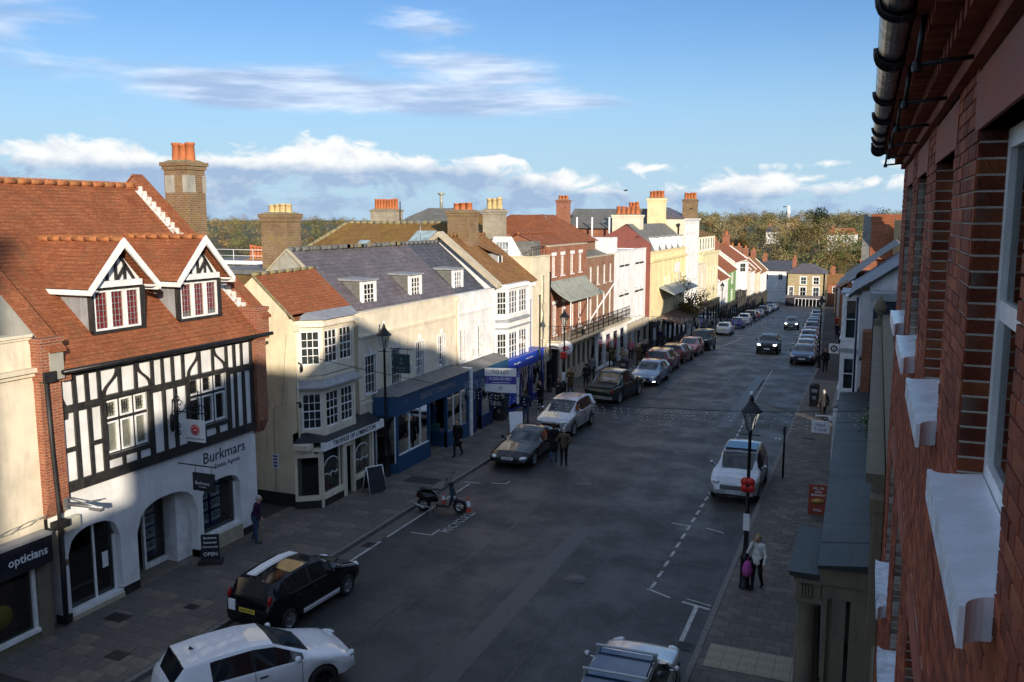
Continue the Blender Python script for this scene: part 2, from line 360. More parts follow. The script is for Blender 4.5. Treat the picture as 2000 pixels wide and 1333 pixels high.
 P['blind'] = plain('grey_blind', (.42, .44, .42), .9, var=.15, scale=9, bump=.2)
 P['gold'] = plain('cream_lettering', (.80, .80, .80), .5, bump=0)
 P['signwhite'] = plain('white_sign_face', (.80, .80, .80), .4, var=.04, bump=0)
 P['signblue'] = plain('navy_print', (.015, .02, .16), .5, bump=0)
 P['purple'] = plain('purple_print', (.07, .05, .34), .5, bump=0)
 P['redprint'] = plain('red_print', (.62, .03, .025), .5, bump=0)
 P['darkprint'] = plain('charcoal_print', (.03, .035, .06), .5, bump=0)
 P['tarmac'] = None
 P['concrete'] = plain('concrete_flag', (.105, .094, .082), .85, var=.2, scale=2.2, bump=.4, dirt=(.05, .047, .04), dirt_amt=.7)
 P['concreteb'] = plain('buff_concrete_flag', (.15, .13, .105), .85, var=.25, scale=2.2, bump=.4, dirt=(.06, .055, .045), dirt_amt=.6)
 P['paver'] = plain('brown_paver', (.118, .102, .088), .85, var=.2, scale=3, bump=.4, dirt=(.045, .04, .034), dirt_amt=.7)
 P['granite'] = plain('granite_kerb', (.15, .14, .125), .75, var=.3, scale=8, bump=.3)
 P['tactile'] = plain('buff_tactile_slab', (.30, .26, .19), .85, var=.2, scale=3, bump=.3, dirt=(.14, .12, .09), dirt_amt=.5)
 P['roadpaint'] = plain('worn_road_paint', (.42, .42, .40), .7, var=.35, scale=7, bump=.2, dirt=(.11, .11, .11), dirt_amt=1.0)
 P['tar'] = plain('bitumen_seal', (.016, .016, .017), .45, var=.2, scale=6, bump=.2)
 P['joint'] = plain('pavement_bed', (.04, .037, .032), .95, var=.2, scale=4, bump=.4)
 P['render_red'] = plain('red_brown_painted_gable', (.20, .062, .045), .8, var=.12, scale=1.5, bump=.2)
 P['green'] = plain('sage_green_render', (.17, .30, .10), .75, var=.1, scale=1.5, bump=.15)
 P['copper'] = plain('grey_green_metal_roof', (.33, .35, .31), .5, metal=.2, var=.15, scale=2, bump=.1, dirt=(.2, .22, .18), dirt_amt=.4)
 P['asphaltroof'] = plain('grey_felt_roof', (.16, .16, .155), .85, var=.2, scale=1.0, bump=.3, dirt=(.08, .08, .075), dirt_amt=.6)
 P['pvc'] = plain('black_plastic_gutter', (.014, .014, .015), .28, var=.2, scale=6, bump=.02)
 P['sill'] = plain('white_gloss_sill', (.86, .88, .92), .25, var=.05, scale=5, bump=.12, bscale=26, dirt=(.5, .52, .56), dirt_amt=.25)
 P['sillworn'] = plain('peeling_white_sill', (.66, .70, .76), .6, var=.2, scale=9, bump=.5, dirt=(.22, .24, .26), dirt_amt=.9)
 P['dkblue'] = plain('dark_blue_cladding', (.012, .02, .045), .6, var=.15, scale=2, bump=.05)
 P['wood'] = plain('bare_timber', (.25, .16, .08), .7, var=.25, scale=5, bump=.2)
 P['steel'] = plain('galvanised_steel', (.35, .36, .37), .45, metal=.7, var=.15, scale=6, bump=.05)
 P['bulb'] = plain('white_fairy_bulb', (.80, .80, .76), .35, bump=0)
 P['wire'] = plain('cable', (.03, .03, .03), .6, bump=0)
palette()
def road_mat():
 m, nt, b = bsdf_mat('asphalt')
 o = uvnode(nt, True)
 n1 = N(nt, 'ShaderNodeTexNoise', i={'Scale': .16, 'Detail': 6.0, 'Roughness': .6}); L(nt, o, n1.inputs['Vector'])
 n2 = N(nt, 'ShaderNodeTexNoise', i={'Scale': 55.0, 'Detail': 3.0}); L(nt, o, n2.inputs['Vector'])
 mp = N(nt, 'ShaderNodeMapping', i={'Scale': (1.1, .05, 1.0)}); L(nt, o, mp.inputs[0])
 n3 = N(nt, 'ShaderNodeTexNoise', i={'Scale': 1.0, 'Detail': 5.0, 'Roughness': .6}); L(nt, mp.outputs[0], n3.inputs['Vector'])
 vo = N(nt, 'ShaderNodeTexNoise', i={'Scale': 1.6, 'Detail': 9.0, 'Roughness': .75}); L(nt, o, vo.inputs['Vector'])
 c = mixc(nt, mrange(nt, n1.outputs['Fac'], .35, .65), (.018, .018, .019), (.042, .0415, .041))
 c = mixc(nt, mrange(nt, n3.outputs['Fac'], .44, .62, 0, .75), c, (.016, .016, .017))
 c = mixc(nt, mrange(nt, n2.outputs['Fac'], .5, .75, 0, .5), c, (.12, .118, .112))
 n5 = N(nt, 'ShaderNodeTexNoise', i={'Scale': 13.0, 'Detail': 4.0, 'Roughness': .7}); L(nt, o, n5.inputs['Vector'])
 c = mixc(nt, mrange(nt, n5.outputs['Fac'], .4, .66, 0, .6), c, (.070, .069, .067))
 n6 = N(nt, 'ShaderNodeTexNoise', i={'Scale': .55, 'Detail': 8.0, 'Roughness': .7}); L(nt, o, n6.inputs['Vector'])
 c = mixc(nt, mrange(nt, n6.outputs['Fac'], .52, .70, 0, .35), c, (.02, .02, .021))
 c = mixc(nt, mrange(nt, vo.outputs['Fac'], .62, .74, 0, .6), c, (.13, .122, .108))
 L(nt, c, b.inputs['Base Color']); b.inputs['Specular IOR Level'].default_value = .35
 L(nt, mrange(nt, n6.outputs['Fac'], .35, .65, .68, .42), b.inputs['Roughness'])      # still damp in the low spots
 bp = N(nt, 'ShaderNodeBump', i={'Strength': .6, 'Distance': .012}); L(nt, n2.outputs['Fac'], bp.inputs['Height']); L(nt, bp.outputs[0], b.inputs['Normal'])
 return m
M_['tarmac'] = road_mat()
def ground_mat():
 m, nt, b = bsdf_mat('grassland')
 o = uvnode(nt, True)
 n1 = N(nt, 'ShaderNodeTexNoise', i={'Scale': .012, 'Detail': 6.0}); L(nt, o, n1.inputs['Vector'])
 n2 = N(nt, 'ShaderNodeTexNoise', i={'Scale': .4, 'Detail': 6.0}); L(nt, o, n2.inputs['Vector'])
 c = mixc(nt, mrange(nt, n1.outputs['Fac'], .4, .6), (.055, .065, .022), (.085, .075, .035))
 c = mixc(nt, mrange(nt, n2.outputs['Fac'], .4, .7, 0, .5), c, (.05, .045, .025))
 L(nt, c, b.inputs['Base Color']); b.inputs['Roughness'].default_value = .95
 return m
# ------------------------------------------------------------------ terrain, road, pavements
def sstep(a, b, x):
 t = np.clip((x - a) / (b - a), 0, 1); return t * t * (3 - 2 * t)
def terrain(X, Y):
 g = np.where(Y < 50, 0, np.where(Y < 75, -.0012 * (Y - 50) ** 2, np.maximum(-.75 - .07 * (Y - 75), -13.2)))
 r = np.hypot(X, Y)
 hill = 2.0 + 2.5 * np.sin(X * .004 + 1.0) + 2.0 * np.sin(Y * .005 + X * .002)
 t = sstep(330, 820, r)
 far = sstep(1500, 3500, r)
 return g * (1 - t) + (hill * (1 - far) + 0.0 * far) * t
def build_setting():
 xs = np.unique(np.concatenate([np.arange(-120, 41, 5.0), -120 - np.geomspace(5, 1600, 36), 40 + np.geomspace(5, 1600, 36)]))
 ys = np.unique(np.concatenate([np.arange(-60, 321, 5.0), 320 + np.geomspace(5, 1500, 36), -60 - np.geomspace(5, 1000, 10)]))
 X, Y = np.meshgrid(xs, ys); Z = terrain(X, Y) - .16
 nx, ny = len(xs), len(ys)
 V = np.stack([X, Y, Z], 2).reshape(-1, 3)
 F = [(j * nx + i, j * nx + i + 1, (j + 1) * nx + i + 1, (j + 1) * nx + i) for j in range(ny - 1) for i in range(nx - 1)]
 me = bpy.data.meshes.new('ground'); me.from_pydata(V.tolist(), [], F); me.materials.append(ground_mat())
 me.polygons.foreach_set('use_smooth', [True] * len(F)); uvs(me)
 g = bpy.data.objects.new('ground', me); COL.objects.link(g); g['kind'] = 'structure'
 def strip(name, xa, xb, mat, y0=-30, y1=262, z=0.0, step=2.5, camber=0.0, kind='structure', parent=None, n=1):
  b = MB(); yy = np.arange(y0, y1 + .01, step); pts = []
  for y in yy:
   for k in range(n + 1):
    t = k / n; x = xa + (xb - xa) * t
    pts.append((x + cx(y), y, gz(y) + z + camber * math.sin(math.pi * t)))
  w = n + 1
  b.add(pts, [(j * w + k, j * w + k + 1, (j + 1) * w + k + 1, (j + 1) * w + k) for j in range(len(yy) - 1) for k in range(n)], 0, False)
  return b.build(name, mat, parent, kind)
 strip('road', KL, KR, M_['tarmac'], n=6, camber=.0)
 pl = strip('pavement_left', -22.0, KL - .15, M_['joint'], z=.105)
 pr = strip('pavement_right', KR + .15, 1.0, M_['joint'], z=.105)
 # far lane crossing at the bottom of the hill
 # kerbs: single granite blocks, the near ones each an object
 def kerb_side(side, par, x):
  ROOT[par.name] = (Vector((0, 0, 0)), 0)
  b = MB(); b.box(-.075, .075, 0, .905, -.2, 0); km = b.mesh('kerb_stone', M_['granite']); far = MB(); y = 12.0; k = 0
  while y < 260:
   h = random.uniform(-.006, .006)
   if y < 62: inst('kerb_stone', km, par, (x + cx(y) + random.uniform(-.004, .004), y, gz(y) + .125 + h))
   else: far.hexa([(x + cx(y + a) + q, y + a, gz(y + a) + c) for c in (-.1, .125) for q, a in ((-.075, 0), (.075, 0), (.075, .905), (-.075, .905))])
   y += .915
  far.build('far_kerb_stones', M_['granite'], par, 'stuff')
 kerb_side('l', pl, KL - .075); kerb_side('r', pr, KR + .075)
 # paving slabs: the nearest three hundred single, the rest joined
 def slabs(par, x0, x1, y0, y1, sx, sy, mats, lim, rest_name):
  cells = []; row = 0; y = y0
  while y < y1:
   x = x0 - (sx * .5 if row % 2 else 0)
   while x < x1:
    a, c = max(x, x0), min(x + sx, x1)
    if c - a > .08: cells.append((a, c, y, min(y + sy, y1)))
    x += sx
   y += sy; row += 1
  cells.sort(key=lambda q: math.hypot(q[0], q[2]))
  b = MB(); b.box(.004, sx - .004, .004, sy - .004, -.03, 0); mes = []
  for m in mats: mes.append(b.mesh('paving_slab', m))
  rest = MB(); k = 0
  for a, c, ya, yb in cells:
   zz = gz(ya) + .128 + random.uniform(-.003, .003)
   if k < lim and c - a > sx - .01 and yb - ya > sy - .01:
    inst('paving_slab', mes[int(random.random() ** 1.7 * len(mats))], par, (a, ya, zz), rot=(random.uniform(-.004, .004), random.uniform(-.004, .004), 0)); k += 1
   else: rest.box(a + .004, c - .004, ya + .004, yb - .004, zz - .03, zz, random.randrange(len(mats)))
  rest.build(rest_name, list(mats), par, 'stuff')
 slabs(pl, -19.75, KL - .16, 13.5, 62, .63, .46, (M_['concrete'], M_['concreteb'], M_['paver']), 300, 'far_paving_slabs')
 slabs(pr, KR + .16, .4, 15.0, 62, .41, .31, (M_['paver'], M_['concrete'], M_['concreteb']), 300, 'far_paving_slabs')
 strip('gutter_channel', KL + .02, KL + .52, M_['concrete'], z=.004)
 # tactile crossing slabs in the right pavement, raised blisters
 tb = MB(); tb.box(.004, .396, .004, .396, 0, .03)
 for i in range(5):
  for j in range(5): tb.lathe((.04 + .08 * i, .04 + .08 * j, .03), [(.022, 0), (.016, .005), (.001, .006)], 6)
 tme = tb.mesh('tactile_slab', M_['tactile'])
 for i in range(6):
  for j in range(3): inst('tactile_slab', tme, pr, (-3.36 + .4 * i, 20.15 + .4 * j, .118))
 # drain covers and tar seams, road paint
 def flat(name, pts, z, mat, label=None, cat=None, parent=None):
  b = MB(); b.plan(pts, z - .003, z, 0); return b.build(name, mat, parent)
 road = bpy.data.objects['road']; ROOT['road'] = (Vector((0, 0, 0)), 0)
 def line(name, pts, w, z, mat):
  b = MB(); P = [Vector((x, y, 0)) for x, y in pts]
  for a, c in zip(P, P[1:]):
   d = (c - a).normalized(); n = Vector((-d.y, d.x, 0)) * w / 2; e = d * w * .3
   q = [a - n - e, a + n - e, c + n + e, c - n + e]
   b.hexa([(p.x, p.y, gz(p.y) + z - .003) for p in q] + [(p.x, p.y, gz(p.y) + z) for p in q])
  return b.build(name, mat, road)
 wob = lambda pts: [(x + random.uniform(-.03, .03), y) for x, y in pts]
 def seam(pts, w):
  q = []
  for (x0, y0), (x1, y1) in zip(pts, pts[1:]):
   n = max(2, int(math.hypot(x1 - x0, y1 - y0) / .6))
   for i in range(n): q.append((x0 + (x1 - x0) * i / n + random.uniform(-.025, .025), y0 + (y1 - y0) * i / n + random.uniform(-.02, .02)))
  q.append(pts[-1]); line('tar_seam', q, w, .004, M_['tar'])
 seam([(-11.8, 12), (-11.75, 17.3), (-11.9, 19), (-11.83, 22.6), (-11.49, 25.1), (-11.35, 27.8), (-11.47, 30.9), (-11.35, 32.8), (-11.09, 35.7), (-9.97, 41.3), (-9.3, 46.5), (-8.7, 54.5), (-9.0, 74)], .07)
 seam([(-11.47, 30.9), (-8.92, 30.7), (-6.4, 30.6)], .05); seam([(-10.99, 26.7), (-7.69, 26.5), (-4.2, 26.7)], .05)
 seam([(-8.27, 32), (-5.33, 28.5), (-4.0, 27.2)], .045); seam([(-15.0, 21.5), (-11.9, 21.1)], .05); seam([(-7.6, 14), (-7.4, 26.5)], .05)
 seam([(-11.2, 37.2), (-4, 36.8)], .05); seam([(-10.0, 43.5), (-4, 44)], .05); seam([(-15, 44.5), (-9.8, 43.2)], .06); seam([(-9.2, 50), (-4, 50.5)], .05)
 for x0, y0, w, l, z in ((-13.6, 52.2, 1.6, 3.2, .006), (-9.3, 15.0, .7, 13.5, .0058), (-14.4, 39.2, 6.2, .75, .0058), (-7.2, 45.5, .65, 16, .0058)):
  b = MB(); b.plan([(x0, y0), (x0 + w, y0 + .1), (x0 + w - .05, y0 + l), (x0 + .03, y0 + l + .05)], .001, z - .003); b.build('asphalt_patch', M_['tar'] if w < 1.2 else MATS['asphalt_new'], road)
 for y in np.arange(24.4, 35, .88): line('bay_dash', [(-5.62, y), (-5.60, y + .45)], .09, .0055, M_['roadpaint'])
 for y in np.arange(43, 66, .95): line('bay_dash', [(-5.95 - (y - 43) * .03, y), (-5.96 - (y - 43) * .03, y + .5)], .09, gz(y) * 0 + .0055, M_['roadpaint'])
 line('bay_line', [(-5.7, 24.3), (-4.97, 23.95)], .07, .006, M_['roadpaint'])
 line('bay_line', [(-5.01, 30.1), (-4.4, 29.85)], .07, .006, M_['roadpaint']); line('bay_line', [(-6.24, 30.15), (-5.64, 30.1)], .06, .006, M_['roadpaint'])
 line('no_parking_line', [(-4.15, 23.7), (-4.05, 12.0)], .12, .006, M_['roadpaint']); line('bay_line', [(-4.55, 23.8), (-3.8, 23.6)], .11, .0075, M_['roadpaint']); line('bay_line', [(-4.5, 24.05), (-3.8, 23.85)], .05, .0075, M_['roadpaint'])
 line('kerb_line', [(-14.9, 20.5), (-14.92, 24.6)], .09, .0085, M_['roadpaint']); line('kerb_line', [(-14.92, 25.1), (-14.9, 31.6)], .08, .0085, M_['roadpaint'])
 line('bay_line', [(-15.2, 31.8), (-14.55, 31.85)], .08, .0095, M_['roadpaint']); line('bay_line', [(-14.13, 32.1), (-13.55, 32.2), (-13.5, 32.6)], .06, .006, M_['roadpaint'])
 line('bay_line', [(-14.4, 25.8), (-13.62, 25.82), (-13.6, 26.4)], .06, .006, M_['roadpaint']); line('bay_line', [(-13.2, 28.2), (-13.2, 28.5), (-13.5, 28.5)], .06, .006, M_['roadpaint'])
 line('kerb_line', [(-3.95, 44), (-3.95, 66)], .09, .006, M_['roadpaint']); line('kerb_line', [(-4.13, 44), (-4.13, 66)], .07, .006, M_['roadpaint'])
 line('bay_line', [(-13.2, 85), (-13.3, 100)], .1, .006, M_['roadpaint'])
 me = text_mesh('M/CYCLES', .62, .0, 0, 1.0, 'CENTER', .001); me.materials.clear(); me.materials.append(M_['roadpaint'])
 t = bpy.data.objects.new('road_lettering', me); COL.objects.link(t); t.parent = road; t.location = (-13.32, 27.25, .0065); t.rotation_euler = (0, 0, R(90)); t.scale = (.72, .8, 1)
 for x, y, w, l in ((-18.7, 16.55, .62, .45), (-17.2, 17.9, .4, .3), (-17.4, 30.6, 1.4, .8), (-17.0, 15.0, .5, .4), (-2.0, 27.0, .45, .45), (-2.9, 44.0, .6, .45)):
  b = MB(); b.box(x, x + w, y, y + l, .1, .136);
  for i in range(4): b.box(x + .04, x + w - .04, y + .04 + i * (l - .08) / 4, y + .04 + i * (l - .08) / 4 + .03, .136, .140)
  o = b.build('access_cover', M_['plinth'], pl if x < -10 else pr)
 for x, y in ((-10.6, 33.4), (-7.9, 24.2), (-12.4, 44.4), (-8.3, 52.0)):
  b = MB(); b.lathe((x, y, .004), [(.36, 0), (.36, .004), (.30, .004), (.30, .001), (.29, .001), (.28, .005), (.001, .006)], 20); b.build('manhole_cover', M_['tar'], road)
 for x, y in ((-15.1, 24.0), (-4.0, 33.6), (-4.0, 21.0)):
  b = MB(); b.box(x - .2, x + .2, y, y + .45, -.05, .008)
  for i in range(7): b.box(x - .17, x + .17, y + .03 + i * .06, y + .06 + i * .06, .008, .014)
  o = b.build('drain_grate', M_['plinth'], road)
MATS['asphalt_new'] = plain('asphalt_relaid', (.024, .024, .025), .65, var=.25, scale=4, bump=.35, bscale=60)
build_setting()
# ------------------------------------------------------------------ architectural helpers
def wall(b, fr, u0, u1, z0, z1, holes=(), w1=0.0, t=.3, m=0):
 """solid wall cells around rectangular openings"""
 us = sorted(set([u0, u1] + [min(max(h[i], u0), u1) for h in holes for i in (0, 1)]))
 zs = sorted(set([z0, z1] + [min(max(h[i], z0), z1) for h in holes for i in (2, 3)]))
 for a, c in zip(us, us[1:]):
  run = None
  for d, e in zip(zs, zs[1:]):
   mu, mz = (a + c) / 2, (d + e) / 2
   hole = any(h[0] < mu < h[1] and h[2] < mz < h[3] for h in holes)
   if hole:
    if run is not None: b.fbox(fr, a, c, w1 - t, w1, run, d, m); run = None
   elif run is None: run = d
  if run is not None: b.fbox(fr, a, c, w1 - t, w1, run, z1, m)
def window(par, fr, u0, u1, z0, z1, cols=2, rows=2, rec=.08, fm=None, gm=None, back='room', fw=.06, bw=.022, sill=True, single=False, surround=0.0, head=0.0, meet=True, pw=0.0, sillm=None, curtains=False):
 """window > pane(s), sill, curtain; frame and glazing bars are the window mesh"""
 fm = fm or M_['whitepaint']; gm = gm or M_['glass']; w = pw - rec
 b = MB()
 b.fbox(fr, u0, u0 + fw, w - .06, w, z0, z1); b.fbox(fr, u1 - fw, u1, w - .06, w, z0, z1)
 b.fbox(fr, u0 + fw, u1 - fw, w - .06, w - .002, z0, z0 + fw); b.fbox(fr, u0 + fw, u1 - fw, w - .06, w - .002, z1 - fw, z1)
 a0, a1, c0, c1 = u0 + fw, u1 - fw, z0 + fw, z1 - fw
 for i in range(1, cols): u = a0 + (a1 - a0) * i / cols; b.fbox(fr, u - bw / 2, u + bw / 2, w - .045, w - .006, c0, c1)
 for j in range(1, rows):
  z = c0 + (c1 - c0) * j / rows; hb = bw * (1.8 if meet and j * 2 == rows else 1)
  b.fbox(fr, a0, a1, w - .043, w - .008, z - hb / 2, z + hb / 2)
 if surround:
  s = surround
  b.fbox(fr, u0 - s, u0, pw - .02, pw + .025, z0, z1 + s); b.fbox(fr, u1, u1 + s, pw - .02, pw + .025, z0, z1 + s); b.fbox(fr, u0, u1, pw - .02, pw + .023, z1, z1 + s)
 o = b.build('window', fm, par)
 if single:
  dx, dz = (a1 - a0) / cols, (c1 - c0) / rows
  q = MB(); q.fbox(fr, a0, a0 + dx, w - .034, w - .03, c0, c0 + dz)
  pm = q.mesh('pane', gm, ROOT[par.name]); rz = ROOT[par.name][1]
  for i in range(cols):
   for j in range(rows):
    p = bpy.data.objects.new('pane', pm); COL.objects.link(p); p.parent = o
    p.location = Matrix.Rotation(-rz, 3, 'Z') @ (fr.u * (dx * i) + Vector((0, 0, dz * j)))
 else:
  q = MB(); q.fbox(fr, a0, a1, w - .034, w - .03, c0, c1); q.build('pane', gm, o)
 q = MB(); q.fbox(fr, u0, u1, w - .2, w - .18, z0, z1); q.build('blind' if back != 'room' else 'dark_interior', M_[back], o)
 if curtains:
  q = MB(); cw = (a1 - a0) * .26
  for s0 in (a0, a1 - cw):
   n = 6
   for i in range(n): q.fbox(fr, s0 + cw * i / n, s0 + cw * (i + 1) / n, w - .13 + .02 * (i % 2), w - .11 + .02 * (i % 2), c0, c1)
  q.build('curtain', M_['curtain'], o)
 if sill:
  q = MB(); q.fbox(fr, u0 - .06, u1 + .06, w - .02, pw + .06, z0 - .07, z0); q.build('sill', sillm or fm, o)
 return o
def slope(b, p0, p1, p2, p3, pitch=.22, lift=.014, m=0):
 """a roof slope in stepped courses: eave p0-p1, ridge p3-p2; every course is lapped over the one below"""
 p0, p1, p2, p3 = map(Vector, (p0, p1, p2, p3)); ln = ((p3 - p0).length + (p2 - p1).length) / 2
 n = max(2, int(ln / pitch)); nor = (p1 - p0).cross(p3 - p0).normalized()
 if nor.z < 0: nor = -nor
 wd = max((p1 - p0).length, (p2 - p3).length); K = max(1, min(10, int(wd / .8)))
 def pt(s_, t):      # old roofs are never quite flat
  q = p0.lerp(p1, s_).lerp(p3.lerp(p2, s_), t); e = min(1, 4 * t, 4 * (1 - t) + .3)
  return q + nor * (e * (.022 * math.sin(q.x * 1.1 + q.y * 1.7 + q.z) + .014 * math.sin(q.y * 3.1 - q.x * 2.3 + 1.3)) - .035 * math.sin(math.pi * s_) * t)
 for i in range(n):
  a, c = i / n, (i + 1) / n
  for k in range(K):
   u, w = k / K, (k + 1) / K; j = nor * (lift + random.uniform(-.005, .005))
   l0, l1, h1, h0 = pt(u, a), pt(w, a), pt(w, c), pt(u, c)
   b.add([l0, l1, l1 + j, l0 + j, h1, h0], [(0, 1, 2, 3), (3, 2, 4, 5)], m)
 return b
def ridge(b, p0, p1, r=.11, m=0, comb=0.0):
 p0, p1 = Vector(p0), Vector(p1); d = p1 - p0; n = max(1, int(d.length / .45))
 for i in range(n):
  a, c = p0 + d * (i / n), p0 + d * ((i + 1.02) / n); rr = r * random.uniform(.985, 1.015)
  b.tube([a, c], rr, 8, m)
  if comb:
   for k in range(3):
    q = a + (c - a) * ((k + .5) / 3); b.box(q.x - .03, q.x + .03, q.y - .045, q.y + .045, q.z + rr * .8, q.z + rr + comb, m)
def chimney(par, x, y, z0, z1, wx, wy, pots=3, bm='brickold', pm='potred', ph=.5, pr=.13, along='y', cap=.12, flare=0.0, panel=False, name='chimney'):
 b = MB(); b.box(x - wx / 2, x + wx / 2, y - wy / 2, y + wy / 2, z0, z1 - cap * 2)
 b.box(x - wx / 2 - .05, x + wx / 2 + .05, y - wy / 2 - .05, y + wy / 2 + .05, z1 - cap * 2, z1 - cap)
 b.box(x - wx / 2 - .1, x + wx / 2 + .1, y - wy / 2 - .1, y + wy / 2 + .1, z1 - cap, z1)
 b.prism([(x + a * (wx / 2 + .02), y + c * (wy / 2 + .02), z1) for a, c in ((-1, -1), (1, -1), (1, 1), (-1, 1))], [(x + a * wx * .38, y + c * wy * .38, z1 + .08) for a, c in ((-1, -1), (1, -1), (1, 1), (-1, 1))], 1)
 o = b.build(name, [M_[bm], M_['mossridge']], par)
 if panel:
  for dy, w in ((-.28, .42), (.38, .18)): q = MB(); q.box(x + wx / 2, x + wx / 2 + .012, y + dy - w / 2, y + dy + w / 2, z1 - 1.05, z1 - .45); q.build('render_panel', M_['greyrend'], o); q = MB(); q.box(x + dy - w / 2, x + dy + w / 2, y - wy / 2 - .012, y - wy / 2, z1 - 1.05, z1 - .45); q.build('render_panel', M_['greyrend'], o)
 for i in range(pots):
  t = (i + .5) / pots - .5; px, py = (x, y + t * wy * .86) if along == 'y' else (x + t * wx * .86, y)
  h = ph * random.uniform(.93, 1.07); q = MB()
  q.lathe((px, py, z1 + .03), [(pr * 1.08, 0), (pr * .98, .08), (pr * .86, h * .85), (pr * 1.02, h * .88), (pr * 1.0, h), (pr * .72, h), (pr * .7, h * .6)], 12)
  q.build('chimney_pot', M_[pm], o)
 return o
# ------------------------------------------------------------------ left side of the street
def shell(par, X, y0, y1, z0, z1, holes, mat, depth=8.0, t=.3, name='wall', extra=None):
 b = MB(); fr = Fr((X, 0, 0), (0, 1, 0), (1, 0, 0))
 wall(b, fr, y0, y1, z0, z1, holes, 0.0, t)
 b.box(X - depth, X - t, y0, y0 + t, z0, z1); b.box(X - depth, X - t, y1 - t, y1, z0, z1); b.box(X - depth - t, X - depth, y0, y1, z0, z1)
 b.box(X - depth, X - t, y0 + t, y1 - t, z1 - .25, z1 - .05)
 if extra: extra(b, fr)
 return b.build(name, mat, par), fr
def gable_roof(par, Xe, ze, Xr, zr, y0, y1, mat, Xb=None, zb=None, gm=None, pitch=.2, over=.05, ridgem=None, comb=0.0, gx=None, rr=.11):
 """ridge parallel to the street: front slope, back slope, gable ends"""
 Xb = 2 * Xr - Xe if Xb is None else Xb; zb = ze if zb is None else zb
 b = MB(); slope(b, (Xe, y0 - over, ze), (Xe, y1 + over, ze), (Xr, y1 + over, zr), (Xr, y0 - over, zr), pitch)
 slope(b, (Xb, y1 + over, zb), (Xb, y0 - over, zb), (Xr, y0 - over, zr), (Xr, y1 + over, zr), pitch)
 o = b.build('roof', mat, par)
 g = MB(); d = .07
 for y, s in ((y0, .25), (y1, -.25)):
  pr = [(Xe - .15, ze - .3), (Xe - .15, ze - d + .12), (Xr, zr - d), (Xb + .15, zb - d + .12), (Xb + .15, zb - .3)]
  g.prism([(x, y, z) for x, z in pr], [(x, y + s, z) for x, z in pr])
 g.build('gable_wall', gm or M_['brick'], par)
 r = MB(); ridge(r, (Xr, y0 - over, zr + .02), (Xr, y1 + over, zr + .02), rr, 0, comb); r.build('ridge_tiles', ridgem or M_['ridge'], o)
 return o
def cornice(par, fr, u0, u1, z, h=.18, out=.14, mat=None, name='cornice', w=0.0):
 b = MB(); b.fbox(fr, u0, u1, w, w + out * .5, z, z + h * .5); b.fbox(fr, u0 - .002, u1 + .002, w, w + out, z + h * .5, z + h)
 return b.build(name, mat, par)
